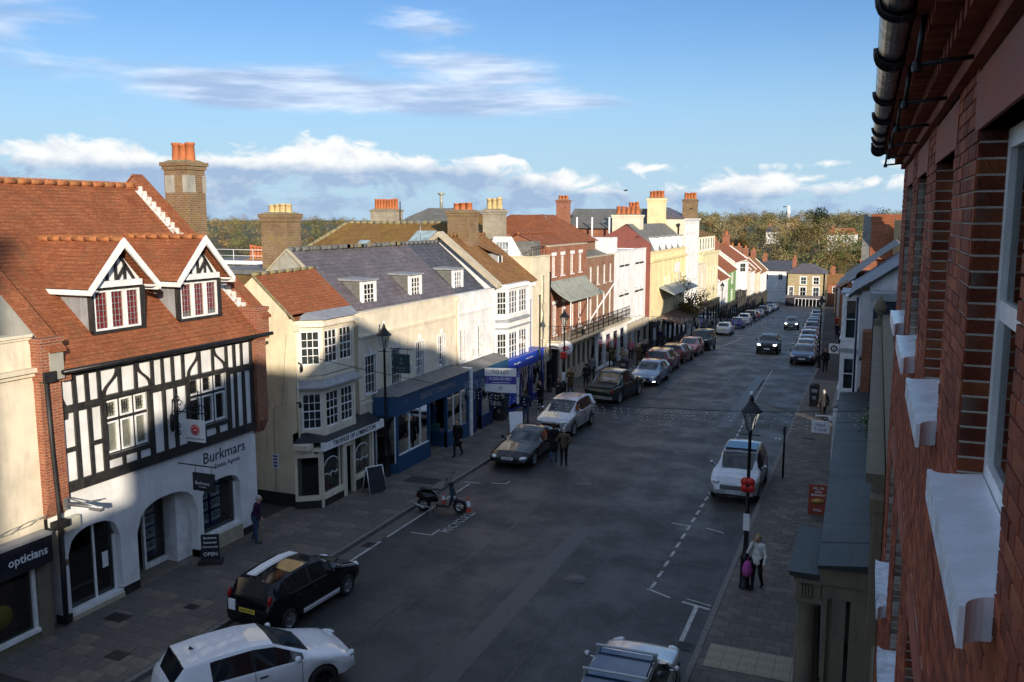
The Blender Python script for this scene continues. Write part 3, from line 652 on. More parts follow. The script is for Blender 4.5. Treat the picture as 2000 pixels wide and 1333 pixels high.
# ---- opticians' shop at the left edge
def opticians():
 H = thing('shop_building', 'cream rendered opticians shop cut off by the left edge beside the timber framed building', 'building', (-19.3, 12.0, 0))
 X = -19.3; y0, y1 = 8.0, 15.5
 o, fr = shell(H, X, y0, y1, 2.4, 7.85, [], M_['cream2'], depth=8)
 cornice(H, fr, y0, y1, 6.88, .22, .2, M_['cream2']); cornice(H, fr, y0, y1, 7.8, .14, .1, M_['cream2'], 'parapet_coping')
 b = MB(); b.fbox(fr, 8, 15.42, 0, .34, 2.14, 2.85); b.build('fascia', M_['signblack'], H)
 b = MB(); b.fpoly(fr, [(8, 2.852), (15.42, 2.852), (15.42, 2.93), (8, 2.93)], 0, .36); b.build('fascia_capping', M_['lead'], H)
 b = MB()
 for k in range(3):
  pts = [fr.p(11 + i * .22, .2 + .08 * math.sin(i * .9 + k), 2.97 + .06 * abs(math.sin(i * .7 + k * 2)) + k * .03 + (i / 20) * .25) for i in range(21)]; b.tube(pts, .012, 5)
 b.build('loose_cables', M_['greyrend'], H)
 lettering('opticians', fr, 14.72, .345, 2.50, .31, M_['gold'], H, .004)
 # shop window with posters
 b = MB(); b.fbox(fr, 8, 15.15, -.1, .06, .1, .34, 1); b.fbox(fr, 15.12, 15.5, -.3, .1, .1, 2.4, 1); b.build('stall_riser', [M_['brick'], M_['stone']], H)
 b = MB(); b.fbox(fr, 8, 15.12, -.05, .1, .34, .44); b.fbox(fr, 15.0, 15.1, -.05, .05, .44, 2.14); b.fbox(fr, 8, 15.0, -.05, .03, 2.04, 2.14); b.fbox(fr, 13.2, 13.26, -.05, .05, .44, 2.04); b.build('shop_window', M_['whitepaint'], H)
 b = MB(); b.fbox(fr, 8, 15.0, -.03, -.02, .44, 2.04); b.build('pane', M_['shopglass'], H)
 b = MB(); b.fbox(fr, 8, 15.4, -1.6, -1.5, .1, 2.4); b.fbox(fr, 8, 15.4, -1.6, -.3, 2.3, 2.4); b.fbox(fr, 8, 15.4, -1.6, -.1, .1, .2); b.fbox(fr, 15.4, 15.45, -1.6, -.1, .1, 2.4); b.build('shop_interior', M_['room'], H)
 b = MB(); b.fbox(fr, 13.4, 14.62, -.12, -.11, .5, 1.98); b.build('poster', plain('maroon_poster', (.09, .012, .03), .5, var=.4, scale=4, bump=0), H)
 b = MB(); b.lathe(fr.p(14.22, -.105, 1.05), [(.30, 0), (.30, .006), (.001, .006)], 20, ax=(1, 0, 0)); b.build('poster_roundel', plain('yellow_print', (.68, .50, .03), .5, bump=0), H)
 b = MB(); b.lathe(fr.p(14.25, -.107, 1.45), [(.34, 0), (.34, .004), (.2, .004), (.2, 0)], 20, ax=(1, 0, 0)); b.build('poster_roundel', plain('dark_print', (.02, .012, .012), .5, bump=0), H)
 # lead roof behind the parapet
 b = MB(); b.hexa([(X - .32, y0, 7.5), (X - .32, y1, 7.5), (X - 2.4, y1, 8.3), (X - 2.4, y0, 8.3), (X - .32, y0, 7.6), (X - .32, y1, 7.6), (X - 2.4, y1, 8.4), (X - 2.4, y0, 8.4)]); b.build('roof', M_['lead'], H)
 # neighbour's bracket for a missing sign
 return H
opticians()
# ---- the timber framed building
def tudor():
 X = -19.3; H = thing('timber_framed_building', 'black and white timber framed estate agents building with orange tiled roof', 'building', (X, 20.0, 0))
 fr = Fr((X, 0, 0), (0, 1, 0), (1, 0, 0)); ya, yb = 15.9, 23.85
 # ground floor with three basket arches
 arches = [(16.15, 17.88, .36, 1.95, 2.55), (18.5, 20.95, .1, 1.75, 2.55), (21.2, 22.98, .70, 2.05, 2.42)]
 b = MB(); zt = 3.72; u = ya
 for a0, a1, zb, zs, zc in arches:
  b.fbox(fr, u, a0, -.35, 0, .1, zt)
  n = 14
  def az(t): q = abs(2 * t - 1); return zs + (zc - zs) * (1 - q ** 2.6) ** (1 / 2.0)
  for i in range(n):
   t0, t1 = i / n, (i + 1) / n; p, q = a0 + (a1 - a0) * t0, a0 + (a1 - a0) * t1
   b.fpoly(fr, [(p, az(t0)), (q, az(t1)), (q, zt), (p, zt)], -.35, 0)
  if zb > .15: b.fbox(fr, a0, a1, -.35, -.03, .1, zb - .1)
  u = a1
 b.fbox(fr, u, yb, -.35, 0, .1, zt)
 b.box(X - 9, X - .35, ya, ya + .3, .1, 6.9); b.box(X - 9, X - .35, yb - .3, yb, .1, 6.9); b.box(X - 9.3, X - 9, ya, yb, .1, 6.9)
 b.build('wall', M_['white'], H)
 for a0, a1, zb, *_ in arches:
  if zb > .15: b = MB(); b.fbox(fr, a0 - .02, a1 + .02, -.03, .04, .1, zb - .1); b.build('sandstone_riser', M_['stone2'], H)
 b = MB()
 for p, q in ((ya - .005, 16.15), (17.88, 18.5), (20.95, 21.2), (22.98, yb + .005)): b.fbox(fr, p, q, -.3, .012, .1, .38)
 b.build('plinth', M_['plinth'], H)
 # shop windows
 for k, (a0, a1, zb, zs, zc) in enumerate(arches):
  if k == 1: continue
  w = MB(); w.fbox(fr, a0, a1, -.26, .02, zb - .1, zb); w.fbox(fr, a0, a0 + .05, -.26, -.2, zb, zs); w.fbox(fr, a1 - .09, a1, -.26, -.2, zb, zs)
  if k == 0: w.fbox(fr, 17.12, 17.19, -.27, -.21, zb, zc)
  wo = w.build('shop_window', M_['whitepaint'], H)
  g = MB(); g.fbox(fr, a0, a1, -.24, -.23, zb, zc + .02); g.build('pane', M_['shopglass'], wo)
 b = MB(); b.fbox(fr, ya + .3, yb - .3, -3.2, -3.1, .1, 3.2); b.fbox(fr, ya + .3, yb - .3, -3.2, -.35, 2.9, 3.0); b.fbox(fr, 18.18, 18.28, -3.2, -.35, .1, 3.0); b.fbox(fr, 21.02, 21.1, -3.2, -.35, .1, 3.0)
 b.fbox(fr, 15.95 + .3, 18.18, -3.1, -.36, .1, .3); b.fbox(fr, 21.1, yb - .3, -3.1, -.36, .1, .62)
 b.build('shop_interior', M_['room'], H)
 b = MB(); b.fbox(fr, 18.28, 21.0, -2.2, .0, .1, .15); b.build('lobby_floor', M_['concreteb'], H)
 b = MB(); b.fbox(fr, 19.5, 19.58, -.9, -.8, .15, 2.5); b.fbox(fr, 20.4, 20.98, -.92, -.36, .15, 2.6); b.fbox(fr, 19.58, 20.4, -.9, -.8, .15, .32); b.build('lobby_frame', M_['whitepaint'], H)
 b = MB(); b.fbox(fr, 19.58, 20.4, -.87, -.86, .32, 2.5); b.build('pane', M_['shopglass'], H)
 b = MB(); b.fbox(fr, 16.75, 17.1, -1.2, -1.15, .36, 2.0); b.fbox(fr, 16.4, 17.9, -1.25, -1.2, .36, .42); b.build('display_screen', M_['greyrend'], H)
 b = MB(); b.fbox(fr, 17.42, 17.62, -.225, -.22, 1.1, 1.55); b.build('window_notice', M_['signwhite'], H)
 # property cards
 cards = MB(); cardm = plain('property_photo', (.30, .36, .36), .4, var=.7, scale=9, bump=0)
 spots = [(19.68, -.95, 4), (21.36, -.34, 4), (21.92, -.34, 4)]
 for u0, w, n in spots:
  q = MB(); q.fbox(fr, u0 - .06, u0 + .5, w - .02, w, .45 if w < -.5 else .8, 2.5); q.build('display_panel', M_['signblue'], H)
  for i in range(n):
   z = (.62 if w < -.5 else .98) + i * .40
   q = MB(); q.fbox(fr, u0, u0 + .42, w, w + .01, z, z + .30); c = q.build('property_card', M_['signwhite'], H)
   q = MB(); q.fbox(fr, u0 + .03, u0 + .39, w + .01, w + .013, z + .10, z + .27); q.build('card_photo', cardm, c)
 # brick buttress strips with corbels
 for y0, y1, zl in ((15.5, 16.12, 3.15), (23.8, 24.32, 3.5)):
  b = MB(); b.fbox(fr, y0, y1, -.4, .22, zl + .45, 7.75); b.fbox(fr, y0 - .02, y1 + .02, -.4, .34, 6.75, 7.7); b.fbox(fr, y0 - .05, y1 + .05, -.45, .38, 7.7, 7.82)
  b.fpoly(Fr(fr.p(y0, 0, 0), (1, 0, 0), (0, 1, 0)), [(-.3, zl), (.02, zl), (.12, zl + .2), (.22, zl + .45), (-.3, zl + .45)], 0, y1 - y0)
  b.build('brick_buttress', M_['brickred'], H)
 # jettied timber frame
 pz0, pz1 = 3.72, 6.85; PW = .06
 b = MB(); W1 = (17.58, 19.12, 4.30, 5.86); W2 = (20.78, 22.45, 4.30, 5.92)
 wall(b, fr, 16.12, 23.8, pz0, pz1, [W1, W2], PW, .3); b.build('plaster_infill', M_['white'], H)
 def beam(u0, u1, z0, z1, out=.055, nm='timber'):
  q = MB(); j = lambda: random.uniform(-.012, .012); o = PW + out + random.uniform(-.004, .006)
  q.hexa([fr.p(u0 + j(), PW - .03, z0), fr.p(u1 + j(), PW - .03, z0), fr.p(u1 + j(), o, z0), fr.p(u0 + j(), o, z0), fr.p(u0 + j(), PW - .03, z1), fr.p(u1 + j(), PW - .03, z1), fr.p(u1 + j(), o, z1), fr.p(u0 + j(), o, z1)])
  return q.build(nm, M_['black'], H)
 beam(16.12, 23.8, 3.66, 3.94, .08, 'bressumer'); beam(16.12, 23.8, 6.70, 6.9, .07, 'wall_plate')
 for p, q in ((16.12, 17.52), (19.2, 20.72), (22.5, 23.8)): beam(p, q, 5.76, 5.96, .065, 'rail')
 for s in (16.62, 17.02, 17.42, 18.12, 18.7, 19.32, 19.72, 20.12, 20.55, 21.25, 21.85, 22.48, 22.85, 23.22, 23.68): beam(s - .055, s + .055, 5.96, 6.70)
 for s in (16.62, 17.05, 19.72, 20.18, 22.88, 23.27, 23.68): beam(s - .06, s + .06, 3.94, 5.76)
 for s in (17.50, 19.2, 20.7, 22.53): beam(s - .08, s + .08, 3.94, 5.97)
 for p, q in ((17.58, 19.12), (20.78, 22.45)):
  beam(p, q, 4.18, 4.30); beam(p - .1, q + .1, 5.9, 6.0, .16, 'window_drip')
  for t in (.35, .7): beam(p + (q - p) * t - .05, p + (q - p) * t + .05, 3.94, 4.18)
 beam(16.12, 16.60, 4.72, 4.84)
 beam(17.0, 17.5, 4.72, 4.84)
 def brace(u0, z0, u1, z1, bow):
  q = MB(); n = 8; L_, R_ = [], []
  for i in range(n + 1):
   t = i / n; u = u0 + (u1 - u0) * t + bow * math.sin(2 * math.pi * t) ; z = z0 + (z1 - z0) * t
   L_.append((u - .055, z)); R_.append((u + .055, z))
  for i in range(n): q.fpoly(fr, [L_[i], R_[i], R_[i + 1], L_[i + 1]], PW - .02, PW + .045)
  q.build('curved_brace', M_['black'], H)
 brace(17.55, 5.96, 18.05, 6.70, -.08); brace(19.22, 5.96, 18.78, 6.70, .08); brace(20.78, 5.97, 21.2, 6.70, -.08); brace(22.4, 5.97, 21.92, 6.70, .08); brace(16.3, 5.6, 16.18, 6.5, .04)
 # casement windows with leaded top lights
 for (u0, u1, z0, z1), bk in ((W1, 'blind'), (W2, 'room')):
  fo = MB(); fo.fbox(fr, u0, u1, PW - .2, PW - .06, z0, z0 + .05); fo.fbox(fr, u0, u1, PW - .2, PW - .06, z1 - .05, z1)
  zt = z0 + (z1 - z0) * .62; n = 3; d = (u1 - u0) / n
  for i in range(n + 1): fo.fbox(fr, u0 + d * i - .035, u0 + d * i + .035, PW - .2, PW - .05, z0, z1)
  fo.fbox(fr, u0, u1, PW - .2, PW - .052, zt - .045, zt + .045)
  w = fo.build('window', M_['black'], H)
  for i in range(n):
   for a, c in ((z0 + .05, zt - .045), (zt + .045, z1 - .05)):
    p, q = u0 + d * i + .035, u0 + d * (i + 1) - .035; s = MB(); f = .05
    s.fbox(fr, p, p + f, PW - .14, PW - .035, a, c); s.fbox(fr, q - f, q, PW - .14, PW - .035, a, c); s.fbox(fr, p + f, q - f, PW - .14, PW - .037, a, a + f); s.fbox(fr, p + f, q - f, PW - .14, PW - .037, c - f, c); s.build('casement', M_['whitepaint'], w)
    s = MB(); s.fbox(fr, p + f, q - f, PW - .10, PW - .095, a + f, c - f); s.build('pane', M_['leadglass'], w)
    if a > zt:
     s = MB()
     for k in range(1, 4): x_ = p + f + (q - p - 2 * f) * k / 4; s.fbox(fr, x_ - .005, x_ + .005, PW - .095, PW - .088, a + f, c - f)
     for k in range(1, 4): z_ = a + f + (c - a - 2 * f) * k / 4; s.fbox(fr, p + f, q - f, PW - .095, PW - .0885, z_ - .005, z_ + .005)
     um, zm = (p + q) / 2, (a + c) / 2; s.lathe(fr.p(um, PW - .094, zm), [(.085, 0), (.085, .006), (.06, .006), (.06, 0)], 10, ax=(1, 0, 0)); s.lathe(fr.p(um, PW - .094, zm), [(.03, 0), (.03, .006), (.0, .006)], 8, ax=(1, 0, 0))
     s.build('lead_cames', M_['blackmetal'], w)
  s = MB(); s.fbox(fr, u0, u1, PW - .16, PW - .15, z0, z1); s.build('blind', M_[bk], w)  # second window has no blind: near-black sheet painted as the unlit room's shade
 # eaves gutter, roof
 Xe, ze, Xr, zr = X + .42, 6.95, -24.2, 11.85
 b = MB(); b.tube([(Xe + .03, 16.0, ze - .03), (Xe + .03, 24.4, ze - .05)], .065, 8); b.fbox(fr, 16.12, 23.8, .1, .38, 6.88, 6.93); b.build('gutter', M_['blackmetal'], H)
 gable_roof(H, Xe, ze, Xr, zr, 16.15, 24.0, M_['tile'], gm=M_['brickred'], pitch=.16, comb=.04, rr=.085)
 # raised gable parapets with tile coping and stepped flashing
 sl = (zr - ze) / (Xe - Xr)
 for y0, y1, nm, fl in ((15.72, 16.12, 0, 0), (24.0, 24.35, 1, 1)):
  b = MB(); pr = [(Xe - .05, ze - .2), (Xe - .05, ze + .5), (Xr, zr + .38), (2 * Xr - Xe, ze + .5), (2 * Xr - Xe, ze - .2)]
  b.prism([(x, y0, z) for x, z in pr], [(x, y1, z) for x, z in pr], 0)
  b.build('gable_parapet', M_['greyrend'] if not nm else M_['brickred'], H)
  b = MB(); c = .07
  for s_ in (1, -1):
   xa, xb = (Xe + .02, Xr) if s_ > 0 else (2 * Xr - Xe, Xr)
   n = 20
   for i in range(n):
    t0, t1 = i / n, (i + .97) / n; x0, x1 = xa + (xb - xa) * t0, xa + (xb - xa) * t1; z0 = ze + .5 + (zr + .38 - ze - .5) * t0; z1 = ze + .5 + (zr + .38 - ze - .5) * t1
    b.hexa([(x0, y0 - .05, z0), (x0, y1 + .05, z0), (x1, y1 + .05, z1), (x1, y0 - .05, z1), (x0, y0 - .05, z0 + c), (x0, y1 + .05, z0 + c), (x1, y1 + .05, z1 + c), (x1, y0 - .05, z1 + c)])
  b.build('tile_coping', M_['tile'], H)
  if fl:
   b = MB(); n = 26
   for i in range(n):
    x = Xe - .1 + (Xr - Xe + .3) * (i + .1) / n; x2 = Xe - .1 + (Xr - Xe + .3) * (i + 1.0) / n; z = ze + (Xe - x2) * sl
    b.box(x2, x, y0 - .012, y0, z - .06, z + .20 + random.uniform(-.02, .02)); b.hexa([(x2, y0 - .16, z + .03), (x, y0 - .16, z + .03 - (x - x2) * sl), (x, y0, z + .03 - (x - x2) * sl), (x2, y0, z + .03), (x2, y0 - .16, z + .05), (x, y0 - .16, z + .05 - (x - x2) * sl), (x, y0, z + .05 - (x - x2) * sl), (x2, y0, z + .05)])
   b.build('stepped_flashing', plain('whitened_lead', (.60, .60, .57), .7, var=.2, scale=8, bump=.3), H)
 chimney(H, -22.75, 24.9, 7.0, 12.7, 1.05, .86, 3, 'brickold', 'potred', .62, .175, 'x', .13, panel=True)
 # two gabled dormers
 for yc, hw in ((18.62, .95), (21.86, .95)):
  xf = -19.62; zs, zh, ze2, za = 7.62, 8.86, 8.88, 10.12
  rx = lambda z: Xe - (z - ze) / sl
  D = MB(); D.hexa([(xf - .1, yc - hw, zs), (xf - .1, yc + hw, zs), (rx(zs) - 2.2, yc + hw, zs), (rx(zs) - 2.2, yc - hw, zs), (xf - .1, yc - hw, zh + .1), (xf - .1, yc + hw, zh + .1), (rx(zs) - 2.2, yc + hw, zh + .1), (rx(zs) - 2.2, yc - hw, zh + .1)])
  D.hexa([(xf + .02, yc - hw - .05, zs - .28), (xf + .02, yc + hw + .3, zs - .28), (xf - .1, yc + hw + .3, zs), (xf - .1, yc - hw - .05, zs), (xf + .05, yc - hw - .05, zs - .26), (xf + .05, yc + hw + .3, zs - .26), (xf - .0, yc + hw + .3, zs + .02), (xf - .0, yc - hw - .05, zs + .02)])
  dm = D.build('dormer', M_['lead'], H)
  fd = Fr((xf, 0, 0), (0, 1, 0), (1, 0, 0))
  q = MB(); q.fbox(fd, yc - hw, yc - hw + .09, -.1, .05, zs, zh); q.fbox(fd, yc + hw - .16, yc + hw, -.1, .05, zs, zh); q.fbox(fd, yc - hw, yc + hw, -.1, .06, zs, zs + .08); q.fbox(fd, yc - hw, yc + hw, -.1, .06, zh - .05, zh)
  q.build('dormer_frame', M_['black'], dm)
  n = 3; u0, u1 = yc - hw + .09, yc + hw - .16; d = (u1 - u0) / n
  for i in range(n):
   p, r_ = u0 + d * i + .012, u0 + d * (i + 1) - .012; f = .055; a, c = zs + .085, zh - .055
   q = MB(); q.fbox(fd, p, p + f, -.05, .03, a, c); q.fbox(fd, r_ - f, r_, -.05, .03, a, c); q.fbox(fd, p + f, r_ - f, -.05, .028, a, a + f); q.fbox(fd, p + f, r_ - f, -.05, .028, c - f, c); q.build('casement', M_['whitepaint'], dm)
   q = MB(); q.fbox(fd, p + f, r_ - f, -.02, -.015, a + f, c - f); q.build('pane', M_['leadglass'], dm)
   q = MB()
   for k in (1, 2): x_ = p + f + (r_ - p - 2 * f) * k / 3; q.fbox(fd, x_ - .006, x_ + .006, -.015, -.006, a + f, c - f)
   for k in range(1, 6): z_ = a + f + (c - a - 2 * f) * k / 6; q.fbox(fd, p + f, r_ - f, -.015, -.0065, z_ - .006, z_ + .006)
   q.build('lead_cames', M_['lead'], dm)
   q = MB(); q.fbox(fd, p + f, r_ - f, -.07, -.06, a + f + (.12 if random.random() < .5 else 0), c - f); q.build('curtain', M_['curtred'], dm)
  # gable front
  q = MB(); q.fpoly(fd, [(yc - hw, zh), (yc + hw, zh), (yc + hw * .98, ze2 + .1), (yc, za - .14), (yc - hw * .98, ze2 + .1)], -.12, -.02); q.build('gable_plaster', M_['white'], dm)
  q = MB(); q.fbox(fd, yc - .86, yc + .78, -.02, .16, zh + .03, zh + .2); q.build('tie_beam', M_['whitepaint'], dm)
  for (a, b_), (c, e) in (((yc - .02, 9.06), (yc - .02, 9.9)), ((yc - .62, 9.06), (yc - .1, 9.8)), ((yc + .62, 9.06), (yc + .1, 9.8)), ((yc - .33, 9.06), (yc - .33, 9.45)), ((yc + .3, 9.06), (yc + .3, 9.5)), ((yc - .33, 9.3), (yc - .55, 9.08)), ((yc + .02, 9.06), (yc + .28, 9.4))):
   q = MB(); dx, dz = c - a, e - b_; l = math.hypot(dx, dz); nx, nz = -dz / l * .04, dx / l * .04
   q.fpoly(fd, [(a - nx, b_ - nz), (a + nx, b_ + nz), (c + nx, e + nz), (c - nx, e - nz)], -.02, .03); q.build('gable_strut', M_['black'], dm)
  hb = 1.2; xo = -19.28
  # roof slopes running back into the main roof
  q = MB()
  for s_ in (-1, 1):
   e0 = (xo, yc + s_ * hb, ze2); e1 = (rx(ze2) - .1, yc + s_ * hb, ze2); r1 = (rx(za + .05) - .15, yc, za + .05); r0 = (xo, yc, za + .05)
   slope(q, e0, e1, r1, r0, .16) if s_ < 0 else slope(q, e1, e0, r0, r1, .16)
  q.build('dormer_roof', M_['tile'], dm)
  q = MB(); ridge(q, (xo, yc, za + .07), (rx(za + .05) - .2, yc, za + .06), .07, 0, .035); q.build('ridge_tiles', M_['ridge'], dm)
  fo = Fr((xo, 0, 0), (0, 1, 0), (1, 0, 0))
  for s_ in (-1, 1):
   q = MB(); q.fpoly(fo, [(yc + s_ * (hb + .04), ze2 - .16), (yc + s_ * (hb + .06), ze2 + .02), (yc, za + .12), (yc, za - .14)], -.02, .05); q.build('bargeboard', M_['whitepaint'], dm)
   q = MB(); q.box(rx(ze2) - .05, xo, yc + s_ * (hb - .02) - .03, yc + s_ * (hb - .02) + .03, ze2 - .16, ze2 - .02); q.box(rx(ze2) - .05, xo, min(yc + s_ * hw, yc + s_ * hb), max(yc + s_ * hw, yc + s_ * hb), ze2 - .06, ze2 - .04); q.build('eaves_board', M_['whitepaint'], dm)
 # shopfront lettering, downpipes, brackets
 lettering('Burkmars', fr, 22.3, .006, 3.22, .52, M_['darkprint'], H, .002); lettering('Estate Agents', fr, 22.42, .006, 2.86, .22, M_['darkprint'], H)
 b = MB(); b.tube([fr.p(15.62, .30, 6.75), fr.p(15.66, .30, 5.0), fr.p(15.72, .30, 3.4), fr.p(15.75, .26, 3.0)], .05, 8); b.fbox(fr, 15.5, 15.85, .2, .42, 6.72, 6.98); b.fbox(fr, 15.55, 15.95, .15, .4, 2.9, 3.08); b.tube([fr.p(15.9, .1, 2.95), fr.p(15.86, .1, .2)], .07, 8); b.build('downpipe', M_['plinth'], H)
 b = MB(); b.fbox(fr, 15.98, 16.42, .0, .22, 2.72, 3.02); b.build('alarm_box', plain('cream_alarm_box', (.62, .6, .48), .5), H)
 b = MB(); b.fbox(fr, 15.94, 16.0, .2, .3, 3.3, 3.62); b.tube([fr.p(16, .3, 3.45), fr.p(16.2, 1.3, 3.42)], .045, 6); b.tube([fr.p(16, .25, 3.62), fr.p(16.15, 1.2, 3.44)], .018, 5); b.tube([fr.p(16.1, .3, 3.4), fr.p(16.7, .7, 3.4)], .018, 5); b.fbox(fr, 16.1, 16.24, .9, 1.3, 3.34, 3.40); b.build('sign_bracket', M_['steel'], H)
 b = MB(); b.fbox(fr, 16.0, 16.12, .005, .03, 1.72, 1.88); b.build('wall_plaque', plain('brass_plaque', (.3, .24, .12), .4, metal=.6), H)
 b = MB(); b.fbox(fr, 15.93, 16.13, .005, .02, 1.42, 1.66); q = b.build('parking_sign', M_['signwhite'], H)
 lettering('P', fr, 15.98, .022, 1.6, .12, M_['signblue'], q, .004)
 return H
tudor()
# hanging signs on the timber framed building (each hangs from its own bracket)
def hanging_sign(label, y, x0, z, w, h, face, edge, br, texts, scroll=False, arm=None):
 """board at right angles to the wall, facing up the street"""
 H = thing('hanging_sign', label, 'sign', (x0, y, z)); fs = Fr((x0, y, 0), (1, 0, 0), (0, -1, 0))
 b = MB(); b.fbox(fs, 0, w, -.03, .03, z, z + h); o = b.build('sign_board', face, H)
 for t, du, dz, s, m in texts: lettering(t, fs, du, .031, z + dz, s, m, o)
 b = MB(); za = z + h + .22; b.tube([fs.p(-arm if arm else -.3, 0, za), fs.p(w + .1, 0, za)], .02, 6)
 for t in (.12, .88): b.tube([fs.p(w * t, 0, za), fs.p(w * t, 0, z + h)], .008, 5)
 if scroll:
  for k in range(5):
   c = fs.p(-.5 + k * .27, 0, za + .16 + .1 * (k % 2)); b.tube([c + Vector((.11 * math.cos(a) * (1 - a / 11), 0, .11 * math.sin(a) * (1 - a / 11))) for a in [i * .55 for i in range(13)]], .012, 5)
  b.tube([fs.p(-.75, 0, za - .5), fs.p(-.3, 0, za - .1), fs.p(.3, 0, za + .35)], .016, 5); b.tube([fs.p(w * .7, 0, za), fs.p(w * .7, 0, za + .7)], .014, 5)
  for k in range(3): c = fs.p(w * .7, 0, za + .25 + k * .2); b.tube([c + Vector((-.09, 0, 0)), c, c + Vector((.09, 0, 0))], .012, 5)
 b.build('bracket', M_['blackmetal'], H); return H
s1 = hanging_sign('white square hanging sign with red roundel on scrolled iron bracket', 20.3, -18.95, 4.12, .68, .66, M_['signwhite'], None, None, [('BUCHAN & WRIGHT', .34, .09, .075, M_['darkprint'])], True, .4)
def roundel():
 q = MB(); c = Vector((-18.61, 20.269, 4.48)); q.lathe(c, [(.17, 0), (.17, .004), (.001, .004)], 24, ax=(0, -1, 0)); d = q.build('red_roundel', M_['redprint'], s1)
 q = MB()
 for k in range(14):
  a = 2 * math.pi * k / 14; p = c + Vector((.125 * math.cos(a), -.006, .125 * math.sin(a))); q.box(p.x - .013, p.x + .013, p.y - .001, p.y + .001, p.z - .013, p.z + .013)
 q.box(c.x - .05, c.x + .05, c.y - .007, c.y - .005, c.z - .02, c.z + .0); q.box(c.x - .035, c.x + .035, c.y - .007, c.y - .005, c.z + .012, c.z + .03); q.build('roundel_marks', M_['signwhite'], s1)
roundel()
hanging_sign('charcoal rectangular hanging estate agents sign below the white roundel sign', 20.25, -18.75, 2.63, .8, .55, M_['signblack'], None, None, [('Burkmars', .36, .24, .14, M_['gold']), ('Estate Agents', .36, .13, .05, M_['gold'])], False, .55)
def wall_ornament():
 H = thing('iron_bracket_lamp', 'black scrolled iron wall ornament between the two timber framed windows', 'ornament', (-19.2, 20.0, 4.2))
 b = MB(); x = -19.02
 b.tube([(x, 20.0, 4.35), (x, 20.0, 5.75)], .025, 6)
 for z in (4.4, 4.62, 5.1, 5.45):
  for s in (-1, 1): b.tube([(x, 20.0 + s * (.02 + .10 * math.sin(a)), z + .10 * math.cos(a) * (1 - a / 9)) for a in [i * .5 for i in range(10)]], .014, 5)
 b.tube([(x, 19.8, 5.0), (x, 19.84, 5.45), (x, 20.02, 5.55)], .02, 5); b.lathe((x, 19.8, 4.5), [(.03, 0), (.07, .1), (.06, .5), (.02, .55)], 8)
 b.build('scrollwork', M_['blackmetal'], H)
wall_ornament()
def aboard(label, x, y, rz, w=.6, h=1.05, face=None, frame=None, texts=()):
 H = thing('pavement_board', label, 'sign board', (x, y, gz(y) + .13), rz); base = ROOT[H.name]; c, s = math.cos(rz), math.sin(rz)
 def tp(p): return (x + p[0] * c - p[1] * s, y + p[0] * s + p[1] * c, gz(y) + .13 + p[2])
 for sg, nm in ((-1, 'front_panel'), (1, 'back_panel')):
  b = MB(); o0, o1 = sg * .32, sg * .03
  b.hexa([tp(p) for p in ((-w / 2, o0, .08), (w / 2, o0, .08), (w / 2, o0 + .02, .08), (-w / 2, o0 + .02, .08), (-w / 2, o1, h), (w / 2, o1, h), (w / 2, o1 + .02, h), (-w / 2, o1 + .02, h))]); b.build(nm, face, H)
  for e in (-w / 2, w / 2):
   b = MB(); b.tube([tp((e, o0 + .01, 0)), tp((e, o1 + .01, h + .02))], .022, 4); b.build('leg', frame or face, H)
 b = MB(); b.tube([tp((-w / 2, .02, h + .01)), tp((w / 2, .02, h + .01))], .03, 4); b.build('top_rail', frame or face, H)
 for t, z, sz, m in texts:
  me = text_mesh(t, sz, .002); me.materials.clear(); me.materials.append(m); k = (h - .08) / .29
  for v in me.vertices: v.co = Vector((v.co.x, -.32 + (z + v.co.y * .96 - .08) / k - .008 - v.co.z, z + v.co.y * .96))
  o = bpy.data.objects.new('lettering', me); COL.objects.link(o); o.parent = H
 return H
# ---- cream house with the bay and the chocolate shop
def bay_frames(X, y0, y1, out, cant):
 """left cant, front, right cant frames with their widths"""
 p = [(X, y0), (X + out, y0 + cant), (X + out, y1 - cant), (X, y1)]; res = []
 for (xa, ya), (xb, yb) in zip(p, p[1:]):
  d = Vector((xb - xa, yb - ya, 0)); l = d.length; u = d / l; res.append((Fr((xa, ya, 0), u, (u.y, -u.x, 0)), l))
 return p, res
def bay(par, X, y0, y1, out, cant, z0, z1, wz0, wz1, mat, cols=(3, 6, 3), rows=4, single=False, name='bay', split=2, backs=('curtain', 'room', 'room'), nwin=(1, 2, 1)):
 p, F = bay_frames(X, y0, y1, out, cant); o = thing_part = None
 b = MB()
 for k, (f, l) in enumerate(F):
  n = nwin[k]; mrg = .14 if k == 1 else .10; gap = .14; ww = (l - 2 * mrg - gap * (n - 1)) / n
  holes = [(mrg + i * (ww + gap), mrg + i * (ww + gap) + ww, wz0, wz1) for i in range(n)]
  wall(b, f, 0, l, z0, z1, holes, 0.0, .15)
 b.prism([(x, y, z1 - .02) for x, y in p], [(x, y, z1 + .0) for x, y in p]); b.prism([(x, y, z0) for x, y in p], [(x, y, z0 + .02) for x, y in p])
 o = b.build(name, mat, par)
 for k, (f, l) in enumerate(F):
  n = nwin[k]; mrg = .14 if k == 1 else .10; gap = .14; ww = (l - 2 * mrg - gap * (n - 1)) / n
  for i in range(n):
   a = mrg + i * (ww + gap)
   window(par, f, a, a + ww, wz0, wz1, max(2, cols[k] // n), rows, .04, back=backs[k % len(backs)], fw=.05, bw=.024, single=single and k < 2, curtains=k == 0, sill=False)
 return o, p
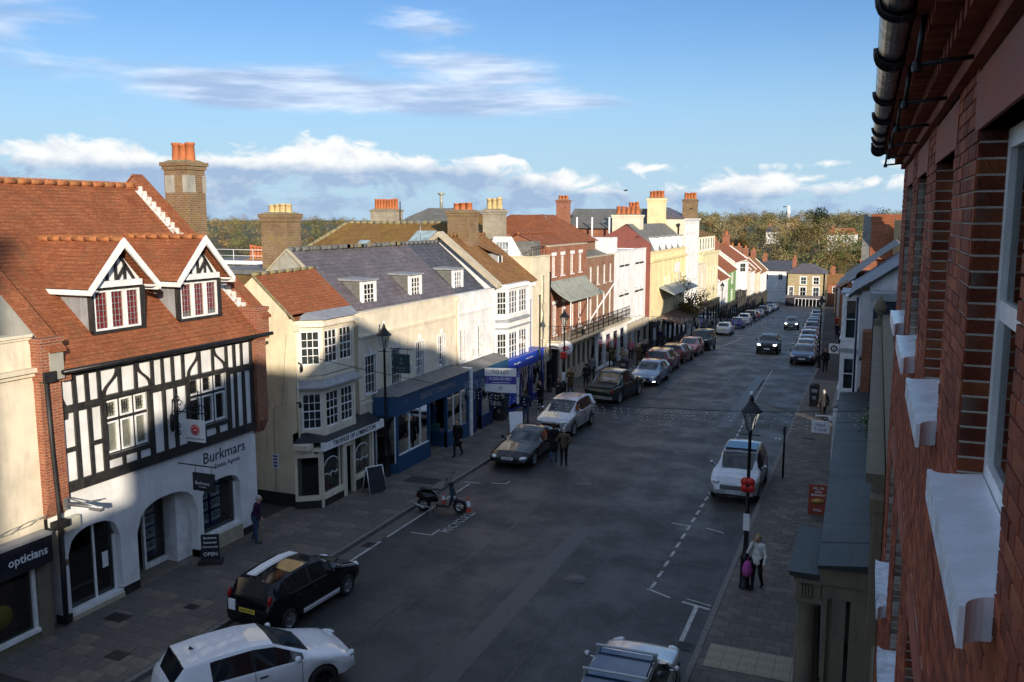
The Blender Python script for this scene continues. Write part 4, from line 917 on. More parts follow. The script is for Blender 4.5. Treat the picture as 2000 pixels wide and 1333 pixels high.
def skirt(par, p, X, z0, z1, out, mat, name):
 """sloping lead skirt around a bay plan"""
 b = MB(); c = Vector((X, (p[0][1] + p[3][1]) / 2, 0)); O = []
 for x, y in p:
  d = Vector((x, y, 0)) - c; O.append((x + (out if x > X + .01 else 0), y + (out if y > c.y else -out)))
 b.prism([(x, y, z0) for x, y in O], [(x, y, z0 + .07) for x, y in O]); b.prism([(x, y, z0 + .07) for x, y in O], [(x, y, z1) for x, y in p])
 return b.build(name, mat, par)
def cream_house():
 X = -19.3; y0, y1 = 26.2, 30.0
 H = thing('cream_house', 'narrow cream house with two storey canted bay and small orange tiled roof', 'building', (X, 28, 0))
 b = MB(); fr = Fr((X, 0, 0), (0, 1, 0), (1, 0, 0))
 wall(b, fr, y0, y1, .1, 7.15, [(26.75, 29.4, 2.9, 6.8)], 0, .3)
 pr = [(X - .3, .1), (X - .3, 7.36), (-21.0, 8.66), (-22.9, 7.1), (-22.9, .1)]
 b.prism([(x, y0, z) for x, z in pr], [(x, y0 + .3, z) for x, z in pr]); b.prism([(x, y1 - .3, z) for x, z in pr], [(x, y1, z) for x, z in pr]); b.box(-23.2, -22.9, y0, y1, .1, 7.1)
 b.build('wall', M_['cream'], H)
 b = MB(); b.box(-22.9, X + .01, y0 - .012, y0, .1, .62); b.build('plinth', M_['plinth'], H)
 r = MB(); slope(r, (X + .12, y0 - .06, 7.12), (X + .12, y1 + .1, 7.12), (-21.05, y1 + .1, 8.76), (-21.0, y0 - .06, 8.7), .15); slope(r, (-22.9, y1 + .1, 7.1), (-22.9, y0 - .06, 7.1), (-21, y0 - .06, 8.7), (-21.05, y1 + .1, 8.76), .15); ro = r.build('roof', M_['tile'], H)
 r = MB(); ridge(r, (-21.0, y0 - .06, 8.72), (-21.05, y1 + .1, 8.78), .07); r.build('ridge_tiles', M_['mossridge'], ro)
 b = MB(); b.hexa([(X + .1, y0 - .09, 7.1), (X + .1, y0 - .03, 7.1), (-21, y0 - .03, 8.68), (-21, y0 - .09, 8.68), (X + .1, y0 - .09, 7.17), (X + .1, y0 - .03, 7.17), (-21, y0 - .03, 8.76), (-21, y0 - .09, 8.76)]); b.build('verge_mortar', M_['mossridge'], H)
 o, p = bay(H, X, 26.4, 29.75, .66, .62, 5.02, 6.85, 5.42, 6.68, M_['cream2'], (3, 6, 3), 4, True)
 skirt(H, p, X, 6.85, 7.1, .16, M_['cream2'], 'bay_cornice')
 b = MB()
 _, F = bay_frames(X, 26.4, 29.75, .66, .62)
 for f, l in F:
  n = int(l / .11)
  for i in range(n): b.fbox(f, (i + .25) * l / n, (i + .7) * l / n, 0, .05, 6.76, 6.85)
 b.build('dentils', M_['cream2'], H)
 r = MB(); O = [(X, 26.2), (X + .85, 26.95), (X + .85, 29.2), (X, 30.0)]; r.prism([(x, y, 7.1) for x, y in O], [(X, y, 7.32) for x, y in O]); r.build('bay_roof', M_['lead'], H)
 o, p = bay(H, X, 26.4, 29.75, .66, .62, 2.72, 4.55, 3.02, 4.36, M_['cream2'], (3, 6, 3), 4, True, backs=('blind', 'room', 'room'))
 skirt(H, p, X, 4.55, 4.85, .2, M_['lead'], 'bay_skirt_roof')
 b = MB()
 for f, l in F: b.fbox(f, .02, l - .02, -.1, -.02, 4.80, 5.04); b.fbox(f, 0.02, l - .02, -.02, .0, 4.86, 4.98)
 b.build('bay_spandrel', M_['cream2'], H)
 # downpipe with hopper
 b = MB(); b.tube([(X + .05, 26.27, 6.75), (X + .05, 26.27, .2)], .04, 7); b.box(X - .02, X + .12, 26.18, 26.36, 6.72, 6.95); b.build('downpipe', M_['cream2'], H)
 b = MB(); b.box(X - .1 - 1.05, X - .1 - .75, y0 - .02, y0 - .002, 1.5, 2.1); q = b.build('wall_notice', M_['signwhite'], H)
 b = MB()
 for k in range(4): b.box(X - 1.1, X - .9, y0 - .024, y0 - .02, 1.6 + k * .12, 1.66 + k * .12)
 b.build('notice_print', M_['purple'], q)
 b = MB(); b.tube([(X + .06, 26.15, 4.1), (X + .25, 26.1, 4.15)], .03, 6); b.lathe((X + .25, 26.1, 3.95), [(.02, .2), (.06, .12), (.05, 0), (.01, -.02)], 8); b.tube([(X, 26.3, 5.6), (X + .3, 26.2, 5.55)], .02, 5); b.lathe((X + .3, 26.2, 5.25), [(.02, .3), (.05, .2), (.05, .04), (.01, 0)], 8); b.build('wall_lamp', M_['blackmetal'], H)
 # shopfront: canted left window, door, right window under a felt pent roof
 S = [(X, 25.95), (X + .8, 26.55), (X + .8, 30.45), (X, 30.75)]
 _, F = bay_frames(X, 25.95, 30.75, .8, .5)
 b = MB(); b.prism([(x + (.14 if x > X + .1 else 0), y, 2.28) for x, y in S], [(x + (.14 if x > X + .1 else 0), y, 2.40) for x, y in S]); b.build('fascia_cornice', M_['cream2'], H)
 b = MB(); b.prism([(x + (.2 if x > X + .1 else 0), y, 2.62) for x, y in S], [(X, y, 2.98) for x, y in S]); b.build('pent_roof', M_['signblack'], H)
 ff = Fr((X + .94, 0, 0), (0, 1, 0), (1, 0, 0))
 b = MB(); b.fbox(ff, 26.45, 30.7, -.1, .05, 2.30, 2.62); q = b.build('fascia', M_['whitepaint'], H)
 lettering('TRUFFLES OF LYMINGTON', ff, 28.55, .055, 2.46, .25, M_['darkprint'], q, .004)
 b = MB(); b.box(X, X + .6, 25.9, 26.35, 2.4, 2.6); b.build('fascia_end_block', M_['cream2'], H)
 fs = Fr((X + .8, 0, 0), (0, 1, 0), (1, 0, 0))
 b = MB()
 for u in (26.58, 28.0, 28.12, 28.72, 30.1): b.fbox(fs, u - .06, u + .06, -.14, .02, .1, 2.28)
 b.fbox(fs, 26.6, 28.0, -.14, .05, .42, .62); b.fbox(fs, 28.75, 30.3, -.14, .05, .55, .72)
 b.fbox(fs, 28.1, 28.75, -.14, .0, 2.05, 2.28)
 for u in (27.75, 29.95): b.fbox(fs, u - .02, u + .02, -.1, -.02, .62, 2.28)
 fl, l = F[0]; fl = Fr((X, 25.98, 0), (.8, .58, 0), (.58, -.8, 0)); l = .98
 b.fbox(fl, 0, .1, -.12, .0, .1, 2.28); b.fbox(fl, l - .1, l, -.12, 0, .1, 2.28); b.fbox(fl, .1, l - .1, -.12, .02, .42, .60); b.fbox(fl, .1, l - .1, -.12, 0, 2.05, 2.28)
 b.build('shopfront_frame', M_['cream2'], H)
 b = MB(); b.fbox(fs, 26.6, 28.0, -.12, .01, .1, .42); b.fbox(fs, 28.75, 30.35, -.12, .01, .1, .55); b.fbox(fl, .0, l, -.1, .01, .1, .42); b.build('stall_riser', M_['plinth'], H)
 for nm, f, u0, u1, z0, z1 in (('pane', fs, 26.64, 27.94, .62, 2.28), ('pane', fs, 28.78, 30.04, .72, 2.28), ('pane', fl, .1, l - .1, .6, 2.05)):
  b = MB(); b.fbox(f, u0, u1, -.07, -.065, z0, z1); b.build(nm, M_['shopglass'], H)
 b = MB(); b.fbox(fs, 28.14, 28.7, -.55, -.5, .12, 2.05); b.build('door', M_['room'], H)
 b = MB(); b.fbox(fs, 28.25, 28.6, -.5, -.49, 1.1, 1.9); b.fbox(fs, 28.25, 28.6, -.5, -.49, .4, .8); b.build('door_notice', M_['blind'], H)
 b = MB(); b.box(X - .0, X + .02, 26.3, 30.4, .1, 2.3); b.box(X, X + .7, 26.4, 30.4, 2.2, 2.25); b.box(X, X + .7, 26.5, 28.0, .5, .55); b.box(X, X + .7, 28.75, 30.3, .6, .65); b.box(X, X + .6, 28.06, 28.1, .1, 2.2); b.box(X, X + .6, 28.74, 28.78, .1, 2.2); b.build('shop_interior', M_['room'], H)
 goods = [plain('goods_a', c, .6, var=.3, scale=8, bump=.1) for c in ((.35, .05, .03), (.5, .45, .36), (.12, .16, .28), (.45, .32, .1), (.08, .16, .07), (.45, .42, .42))] if False else None
 GM = [plain('gift_box_%s' % n, c, .55, var=.25, scale=9, bump=.05) for n, c in (('red', (.32, .035, .03)), ('cream', (.48, .43, .34)), ('blue', (.10, .15, .28)), ('gold', (.42, .29, .08)), ('green', (.06, .14, .05)), ('white', (.5, .5, .5)))]
 for k in range(30):
  u = random.uniform(26.7, 27.9) if k < 16 else random.uniform(28.85, 30.0); z = (.55 if u < 28.5 else .65) + random.choice((0, 0, .16, .32, .5)); s = random.uniform(.06, .13)
  b = MB(); x = X + random.uniform(.35, .62); b.box(x - s, x + s, u - s, u + s, z, z + s * random.uniform(1.2, 2.6)); b.build('gift_box', GM[0 if (k < 8 and z < .8) else random.randrange(6)], H)
 for uc, s in ((27.25, .9), (29.4, .9)):      # painted garland lettering on the glass
  b = MB(); b.tube([fs.p(uc + .48 * math.cos(a), -.06, 1.55 + .34 * math.sin(a)) for a in [i * .2 + .3 for i in range(14)]], .022, 4); b.tube([fs.p(uc - .45 + i * .07, -.06, 1.28 + .05 * math.sin(i * 1.1)) for i in range(13)], .018, 4); b.build('painted_garland', M_['gold'], H)
 b = MB(); b.tube([fs.p(30.65, .1, 2.3), fs.p(30.6, -.3, 1.9), fs.p(30.6, -.6, 1.7)], .02, 5); b.build('fascia_bracket', M_['blackmetal'], H)
 return H
cream_house()
# ---- long parapet house: cream half over the navy shop, white half over the shop to let
SHOPGOODS = [plain('goods_%s' % n, c, .7, var=.3, scale=7, bump=.1) for n, c in (('mustard', (.40, .26, .05)), ('cream', (.5, .47, .4)), ('navy', (.03, .05, .12)), ('teal', (.05, .16, .17)), ('rust', (.3, .09, .04)), ('grey', (.28, .28, .28)))]
def sash(par, fr, u0, u1, z0, z1, **k):
 kw = dict(cols=3, rows=4, rec=.03, back='room', sill=True, fw=.045, bw=.016, surround=.06); kw.update(k)
 return window(par, fr, u0, u1, z0, z1, **kw)
def slate_house():
 X = -19.0; H = thing('parapet_house', 'long low house, cream left half and white right half, purple slate roof with three dormers', 'building', (X, 36, 0))
 ys = [(30.45, 31.27), (32.55, 33.35), (34.75, 35.5), (36.95, 37.68), (39.22, 39.9), (41.35, 42.05)]
 holes = [(a, c, 3.62, 5.2) for a, c in ys]; fr = Fr((X, 0, 0), (0, 1, 0), (1, 0, 0))
 b = MB(); wall(b, fr, 30.0, 39.0, 2.2, 6.95, holes[:4], 0, .3); b.box(X - 8, X - .3, 30.0, 30.25, .1, 6.95); b.fbox(fr, 30.0, 30.9, -.3, 0, .1, 2.2); b.build('cream_front_wall', M_['cream2'], H)
 b = MB(); wall(b, fr, 39.0, 43.6, 2.2, 6.95, holes[4:], 0, .3); b.box(X - 8, X - .3, 43.35, 43.6, .1, 6.95); b.box(X - 8.3, X - 8, 30, 43.6, .1, 6.95); b.build('white_front_wall', M_['white'], H)
 for u0, u1, m in ((30.0, 39.0, M_['cream2']), (39.0, 43.6, M_['white'])):
  cornice(H, fr, u0, u1, 5.93, .14, .09, m, 'string_course'); b = MB(); b.fbox(fr, u0, u1, -.32, .035, 6.95, 7.01); b.build('parapet_coping', m, H)
  b = MB(); b.fbox(fr, u0, u1, 0, .03, 2.62 + .6, 2.72 + .6); b.build('band', m, H)
 b = MB(); b.fbox(fr, 30.0, 30.9, 0, .02, .1, .85); b.build('plinth', M_['plinth'], H)
 for k, (a, c) in enumerate(ys):
  sash(H, fr, a, c, 3.62, 5.2, back='room' if k < 4 else 'blind', curtains=k > 3)
  q = MB(); um = (a + c) / 2; q.fpoly(fr, [(um - .07, 5.3), (um + .07, 5.3), (um + .1, 5.52), (um - .1, 5.52)], 0, .05); q.build('keystone', M_['whitepaint'], H)
 # slate roof, two batches of slate
 Xe, ze, Xr, zr = X - .32, 6.88, -22.25, 9.45
 b = MB(); slope(b, (Xe, 30.0, ze), (Xe, 39.9, ze), (Xr, 39.9, zr), (Xr, 30.0, zr), .24, .012); slope(b, (2 * Xr - Xe, 43.6, ze), (2 * Xr - Xe, 30.0, ze), (Xr, 30.0, zr), (Xr, 43.6, zr), .24, .012); ro = b.build('roof', M_['slate'], H)
 b = MB(); slope(b, (Xe, 39.9, ze), (Xe, 43.4, ze), (Xr, 43.4, zr), (Xr, 39.9, zr), .24, .012); b.build('newer_slates', M_['slateblue'], ro)
 b = MB(); pr = [(Xe, ze - .3), (Xe, ze + .02), (Xr, zr + .02), (2 * Xr - Xe, ze), (2 * Xr - Xe, ze - .3)]; b.prism([(x, 29.95, z) for x, z in pr], [(x, 30.1, z) for x, z in pr]); b.build('gable_wall', M_['greyrend'], H)
 b = MB()
 for s_ in (-1, 1):
  xa = Xr + s_ * (Xe - Xr); b.hexa([(xa, 29.88, ze), (xa, 30.06, ze), (Xr, 30.06, zr), (Xr, 29.88, zr), (xa, 29.88, ze + .07), (xa, 30.06, ze + .07), (Xr, 30.06, zr + .08), (Xr, 29.88, zr + .08)])
 b.build('verge_board', M_['stone2'], H)
 r = MB(); ridge(r, (Xr, 29.95, zr + .03), (Xr, 43.4, zr + .03), .1)
 for k in range(26):
  y = random.uniform(30.5, 40) ; r.box(Xr - .02, Xr + .16, y, y + random.uniform(.1, .25), zr - .02, zr + .10 + random.uniform(0, .05), random.choice((0, 1)))
 r.build('ridge_tiles', [M_['slategrey'], M_['mossridge']], ro)
 # dormers: flat lead roofs, slate hung cheeks, white sash
 sl = (zr - ze) / (Xe - Xr); rx = lambda z: Xe - (z - ze) / sl
 for yc in (32.1, 36.2, 40.72):
  xf, z0, z1, hw = -19.78, 7.03, 8.15, .56
  D = MB(); D.hexa([(xf, yc - hw, z0), (xf, yc + hw, z0), (rx(z1) - .3, yc + hw, z0), (rx(z1) - .3, yc - hw, z0), (xf, yc - hw, z1), (xf, yc + hw, z1), (rx(z1) - .3, yc + hw, z1), (rx(z1) - .3, yc - hw, z1)]); dm = D.build('dormer', M_['slategrey'], H)
  fd = Fr((xf, 0, 0), (0, 1, 0), (1, 0, 0))
  q = MB(); q.fbox(fd, yc - hw - .02, yc - hw + .13, -.05, .06, z0, z1); q.fbox(fd, yc + hw - .13, yc + hw + .02, -.05, .06, z0, z1); q.fbox(fd, yc - hw, yc + hw, -.05, .055, z1 - .1, z1); q.fbox(fd, yc - hw, yc + hw, -.05, .07, z0, z0 + .1); q.build('dormer_frame', M_['whitepaint'], dm)
  window(dm, fd, yc - hw + .13, yc + hw - .13, z0 + .1, z1 - .1, 3, 4, .0, back='curtain', fw=.045, bw=.022, sill=False, pw=.05)
  q = MB(); q.hexa([(xf + .14, yc - hw - .1, z1), (xf + .14, yc + hw + .1, z1), (rx(z1) - .5, yc + hw + .1, z1 + .0), (rx(z1) - .5, yc - hw - .1, z1), (xf + .14, yc - hw - .1, z1 + .06), (xf + .14, yc + hw + .1, z1 + .06), (rx(z1) - .5, yc + hw + .1, z1 + .12), (rx(z1) - .5, yc - hw - .1, z1 + .12)]); q.build('dormer_roof', M_['lead'], dm)
  q = MB(); q.hexa([(xf + .02, yc - hw - .1, z0 - .04), (xf + .02, yc + hw + .1, z0 - .04), (xf + .25, yc + hw + .1, z0 - .2), (xf + .25, yc - hw - .1, z0 - .2), (xf + .02, yc - hw - .1, z0), (xf + .02, yc + hw + .1, z0), (xf + .27, yc + hw + .1, z0 - .17), (xf + .27, yc - hw - .1, z0 - .17)]); q.build('dormer_apron', M_['lead'], dm)
 # --- navy clothes shop
 fs = Fr((-18.1, 0, 0), (0, 1, 0), (1, 0, 0)); y0, y1 = 30.95, 38.45
 plan = [(X, y0), (-18.1, y0 + .45), (-18.1, y1), (X, y1)]
 b = MB(); b.plan(plan, 2.58, 3.42); fa = b.build('shop_fascia', M_['navy'], H)
 b = MB(); b.prism([(x + (.1 if x > X + .1 else 0), y, 3.422) for x, y in plan], [(X, y, 3.66) for x, y in plan]); b.build('fascia_roof', M_['asphaltroof'], H)
 lettering('SEASALT CORNWALL', fs, 35.2, .006, 3.02, .36, M_['steel'], fa, .003); lettering('S', fs, 32.2, .006, 3.02, .3, M_['steel'], fa)
 b = MB(); fl = Fr((X, y0, 0), (.9, .45, 0), (.45, -.9, 0)); l = math.hypot(.9, .45)
 b.fbox(fl, 0, l, -.1, 0, .12, .55); b.fbox(fs, y0 + .45, 34.3, -.15, 0, .12, .85); b.box(X + .1, -18.25, 34.15, 34.3, .12, .85)
 for u in (31.45, 34.3): b.fbox(fs, u - .05, u + .05, -.15, .01, .12, 2.58)
 q = MB(); q.fbox(fs, 36.0, y1, -.15, 0, .12, .85); q.box(X + .1, -18.25, 36.0, 36.15, .12, .85); [q.fbox(fs, u - .05, u + .05, -.15, .01, .12, 2.58) for u in (36.05, 38.4)]; q.build('shopfront_frame', M_['navy'], H)
 b.fbox(fl, 0, .1, -.1, .01, .12, 2.58); b.fbox(fl, l - .06, l, -.1, .01, .12, 2.58); b.build('shopfront_frame', M_['navy'], H)
 b = MB()
 for u in (32.5, 33.5): b.fbox(fs, u - .025, u + .025, -.1, -.02, .85, 2.58)
 for u in (36.8, 37.6): b.fbox(fs, u - .02, u + .02, -.1, -.02, .85, 2.58)
 b.fbox(fl, .1, .16, -.1, -.02, .55, 2.58); b.fbox(fl, l - .12, l - .06, -.1, -.02, .55, 2.58); b.fbox(fs, 31.5, 34.25, -.1, -.02, .85, .90); b.build('mullions', M_['whitepaint'], H)
 for f, u0, u1, z0 in ((fs, 31.5, 34.25, .9), (fs, 36.1, 38.35, .85), (fl, .16, l - .12, .55)):
  q = MB(); q.fbox(f, u0, u1, -.06, -.055, z0, 2.58); q.build('pane', M_['shopglass'], H)
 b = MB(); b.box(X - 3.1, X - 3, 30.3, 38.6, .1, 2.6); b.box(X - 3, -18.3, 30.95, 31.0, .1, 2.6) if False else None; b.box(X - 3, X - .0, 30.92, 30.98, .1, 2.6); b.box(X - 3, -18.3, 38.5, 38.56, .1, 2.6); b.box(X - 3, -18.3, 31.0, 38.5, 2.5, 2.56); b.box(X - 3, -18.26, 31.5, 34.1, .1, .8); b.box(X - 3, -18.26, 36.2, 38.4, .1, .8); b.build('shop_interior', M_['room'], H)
 b = MB(); b.box(X - 2.5, -18.15, 34.3, 36.0, .1, .15); b.build('doorway_floor', M_['concreteb'], H)
 for k, u in enumerate((31.75, 32.2, 32.9, 33.3, 33.9, 36.5, 37.1, 37.5, 38.0)):   # dressed mannequins and goods
  q = MB(); x = -18.55 - .25 * (k % 3); z = .8; c = SHOPGOODS[(k * 5 + 1) % 6]
  q.lathe((x, u, z), [(.04, 0), (.17, .05), (.14, .35), (.11, .62), (.17, .85), (.19, 1.05), (.09, 1.14), (.05, 1.2)], 10); q.lathe((x, u, z + 1.18), [(.03, 0), (.08, .06), (.095, .14), (.07, .24), (.001, .28)], 10, 1)
  q.build('mannequin', [c, M_['signwhite']], H)
 for k in range(16):
  q = MB(); u = random.choice((random.uniform(31.6, 34.1), random.uniform(36.3, 38.2))); x = random.uniform(-19.4, -18.4); s = random.uniform(.07, .16); q.box(x - s, x + s, u - s, u + s, .8, .8 + s * random.uniform(1, 2.4)); q.build('display_goods', SHOPGOODS[k % 6], H)
 b = MB(); b.box(-19.9, -19.6, 36.3, 37.9, 1.45, 1.75); b.build('display_shelf', SHOPGOODS[0], H)
 # white party pilaster
 b = MB(); b.box(X, -18.02, 38.5, 38.72, .12, 3.5); b.build('pilaster', M_['whitepaint'], H)
 # --- empty shop to let
 b = MB(); b.fbox(fs, 38.72, 43.5, -.9, .0, 2.3, 3.25); b.build('fascia_to_let', M_['navy'], H)
 b = MB(); b.prism([fs.p(38.72, .06, 3.25), fs.p(43.5, .06, 3.25), fs.p(43.5, -.9, 3.25), fs.p(38.72, -.9, 3.25)], [fs.p(38.72, -.6, 3.5), fs.p(43.5, -.6, 3.5), fs.p(43.5, -.9, 3.5), fs.p(38.72, -.9, 3.5)]); b.build('fascia_roof', M_['asphaltroof'], H)
 b = MB(); b.fbox(fs, 38.72, 39.4, -.2, -.05, .12, 2.3); b.fbox(fs, 40.0, 41.3, -.2, -.05, .12, .8); b.fbox(fs, 41.3, 41.4, -.2, -.04, .12, 2.3); b.fbox(fs, 42.5, 43.5, -.2, -.05, .12, .8); b.fbox(fs, 40.0, 40.08, -.2, -.04, .12, 2.3); b.fbox(fs, 43.4, 43.5, -.2, -.04, .12, 2.3); b.fbox(fs, 39.4, 40.0, -.8, -.75, .12, 2.3); b.build('shopfront_frame', plain('deep_blue_joinery', (.012, .025, .10), .45, var=.2), H)
 b = MB(); b.fbox(fs, 40.08, 43.4, -.12, -.115, .8, 2.3); b.build('pane', M_['shopglass'], H)
 b = MB(); b.box(X - 2, X - 1.9, 38.7, 43.5, .1, 2.3); b.box(X - 2, -18.3, 38.75, 43.5, 2.2, 2.28); b.build('shop_interior', M_['room'], H)
 b = MB(); b.fbox(fs, 40.3, 41.1, -.3, -.28, .9, 1.9); b.build('window_poster', M_['blind'], H)
 return H
slate_house()
hanging_sign('dark teal hanging shop sign with anchor above the navy clothes shop', 32.5, -18.85, 4.22, .78, .82, M_['teal'], None, None, [('SEASALT', .39, .22, .13, M_['steel']), ('CORNWALL', .39, .1, .07, M_['steel'])])
def anchor():
 s2 = [o for o in bpy.data.objects if o.name.startswith('hanging_sign')][-1]
 b = MB(); c = Vector((-18.46, 32.468, 4.72)); b.tube([c + Vector((0, 0, -.1)), c + Vector((0, 0, .16))], .012, 5); b.tube([c + Vector((.09 * math.cos(a), 0, -.03 + .09 * math.sin(a))) for a in [math.pi + i * math.pi / 8 for i in range(9)]], .011, 5); b.tube([c + Vector((-.05, 0, .1)), c + Vector((.05, 0, .1))], .01, 5); b.build('anchor_emblem', M_['steel'], s2)
anchor()
def to_let():
 H = thing('to_let_board', 'white and purple TO LET board fixed above the empty blue shop', 'sign', (-17.6, 40.3, 2.0)); f = Fr((-18.05, 40.2, 0), (1, .25, 0), (.25, -1, 0)); z = 2.0
 b = MB(); b.fbox(f, 0, 1.62, -.03, .0, z, z + 1.25); o = b.build('board', M_['signwhite'], H)
 b = MB(); b.fbox(f, 0, 1.62, 0, .006, z + .44, z + .84); b.build('purple_band', M_['purple'], o)
 lettering('TO LET', f, .81, .007, z + 1.04, .27, M_['darkprint'], o); lettering('01202-551821', f, .81, .012, z + .70, .2, M_['gold'], o, .003); q = MB(); q.fbox(f, .35, 1.3, .006, .009, z + .50, z + .53); q.build('small_print', M_['gold'], o)
 q = MB(); q.fbox(f, .73, .76, 0, .005, z + .12, z + .28); q.fbox(f, .86, .89, 0, .005, z + .12, z + .28); q.fbox(f, .73, .89, 0, .0055, z + .26, z + .29); q.build('agent_emblem', M_['darkprint'], o)
 b = MB(); b.tube([f.p(.05, -.03, z + .3), f.p(-.1, -.3, z + .3)], .02, 5); b.tube([f.p(.05, -.03, z + 1.0), f.p(-.1, -.3, z + 1.0)], .02, 5); b.build('fixing', M_['steel'], H)
to_let()
# ---- white house with the two storey bay and brown tiled roof
def shop_units(par, X, y0, y1, z0, ztop, out, fm, nb=3, fasc=.55, riser=.45, mat2=None, text=None, tm=None):
 """shopfront: fascia, pilasters, risers, panes, dark interior"""
 fs = Fr((X + out, 0, 0), (0, 1, 0), (1, 0, 0))
 b = MB(); b.fbox(fs, y0, y1, -out - .1, 0.03, ztop - fasc, ztop); b.fbox(fs, y0, y1, -out, .1, ztop, ztop + .07); fa = b.build('shop_fascia', fm, par)
 b = MB(); d = (y1 - y0) / nb
 for i in range(nb + 1): b.fbox(fs, y0 + d * i - .07, y0 + d * i + .07, -.2, .02, z0, ztop - fasc)
 door = nb // 2
 for i in range(nb):
  if i != door: b.fbox(fs, y0 + d * i, y0 + d * (i + 1), -.15, 0, z0, z0 + riser)
 b.build('shopfront_frame', mat2 or fm, par)
 b = MB(); b.fbox(fs, y0, y1, -.1, -.095, z0 + riser, ztop - fasc); b.build('pane', M_['shopglass'], par)
 b = MB(); b.fbox(fs, y0, y1, -1.3, -1.2, z0, ztop - fasc); b.fbox(fs, y0, y1, -1.2, -.16, ztop - fasc - .06, ztop - fasc - .01); b.build('shop_interior', M_['room'], par)
 q = None
 for k in range(int((y1 - y0) * 1.6)):
  u = random.uniform(y0 + .2, y1 - .2); s = random.uniform(.1, .25); h = random.uniform(.2, 1.1); q = MB(); q.fbox(fs, u - s, u + s, -.7, -.5, z0 + riser, z0 + riser + h); q.build('display_goods', SHOPGOODS[random.randrange(6)], par)
 if text: lettering(text, fs, (y0 + y1) / 2, .035, ztop - fasc / 2, fasc * .5, tm or M_['gold'], fa)
 return fs
def bay_house():
 X = -19.0; y0, y1 = 43.6, 49.4; H = thing('bay_house', 'white house with narrow two storey bay under a brown tiled roof, blue shop fascia', 'building', (X, 46, 0))
 fr = Fr((X, 0, 0), (0, 1, 0), (1, 0, 0)); b = MB(); wall(b, fr, y0, y1, 2.2, 7.0, [(44.3, 47.4, 2.6, 6.9)], 0, .3); b.box(X - 8, X - .3, y0, y0 + .25, .1, 7); b.box(X - 8, X - .3, y1 - .25, y1, .1, 7); b.build('wall', M_['white'], H)
 o, p = bay(H, X, 43.75, 47.9, .55, .55, 5.25, 6.95, 5.5, 6.8, M_['white'], (3, 6, 3), 4, False, backs=('curtain', 'curtain', 'room'))
 skirt(H, p, X, 6.95, 7.15, .14, M_['white'], 'bay_cornice'); skirt(H, p, X, 5.1, 5.25, .1, M_['lead'], 'bay_moulding')
 o, p = bay(H, X, 43.75, 47.9, .55, .55, 2.75, 5.1, 2.95, 4.5, M_['white'], (3, 6, 3), 4, False, backs=('curtain', 'blind', 'room'))
 skirt(H, p, X, 4.72, 4.82, .08, M_['lead'], 'bay_moulding')
 Xr, zr = -22.2, 9.75
 gable_roof(H, X + .35, 7.05, Xr, zr, 43.75, 49.4, M_['tilebrown'], gm=M_['white'], pitch=.17, ridgem=M_['tilebrown'])
 b = MB()
 for s_ in (1, -1):
  xa = Xr + s_ * 3.5; b.hexa([(xa, 43.35, 7.0), (xa, 43.95, 7.0), (Xr, 43.95, zr), (Xr, 43.35, zr), (xa, 43.35, 7.25), (xa, 43.95, 7.25), (Xr, 43.95, zr + .28), (Xr, 43.35, zr + .28)])
 b.build('gable_parapet', M_['stone2'], H)
 chimney(H, -22.1, 46.3, 8.2, 11.15, 1.35, 1.3, 3, 'brickold', 'potred', .42, .2, 'x', .14)
 chimney(H, -22.6, 52.0, 8.6, 11.25, 1.2, 1.0, 3, 'brickgrey', 'potbuff', .72, .19, 'x', .14)
 # dormer with a plain casement
 b = MB(); b.box(-21.6, -20.2, 46.9, 47.6, 7.6, 8.7); dm = b.build('dormer', M_['lead'], H); fd = Fr((-20.2, 0, 0), (0, 1, 0), (1, 0, 0)); window(dm, fd, 46.95, 47.55, 7.65, 8.65, 1, 1, .0, fw=.08, sill=False, pw=.03)
 b = MB(); slope(b, (-20.0, 46.7, 8.65), (-20.0, 47.8, 8.65), (-21.9, 47.8, 9.3), (-21.9, 46.7, 9.3), .17); b.build('dormer_roof', M_['tilebrown'], dm)
 b = MB(); b.hexa([(-20.12, 46.8, 7.58), (-20.12, 47.75, 7.58), (-19.85, 47.75, 7.4), (-19.85, 46.8, 7.4), (-20.12, 46.8, 7.62), (-20.12, 47.75, 7.62), (-19.83, 47.75, 7.44), (-19.83, 46.8, 7.44)]); b.build('dormer_apron', M_['lead'], dm)
 shop_units(H, X, 43.7, 49.3, .12, 3.0, .75, M_['blue'], 3, .62, .4, M_['signblue'])
 fs = Fr((X + .75, 0, 0), (0, 1, 0), (1, 0, 0)); b = MB(); b.tube([fs.p(44.6 + i * .09, .04, 2.72 + .03 * math.sin(i)) for i in range(12)], .03, 5); b.tube([fs.p(46.4 + i * .12, .04, 2.78 + .02 * math.sin(i * 2)) for i in range(10)], .02, 5); b.build('fascia_flourish', M_['gold'], H)
 b = MB(); b.fbox(fs, 44.0, 45.4, -.05, .0, .3, 2.2); b.build('blue_poster', M_['blue'], H); b = MB(); b.fbox(fs, 45.0, 45.35, -.0, .02, .4, 1.9); b.build('door_panel', M_['whitepaint'], H)
 return H
bay_house()
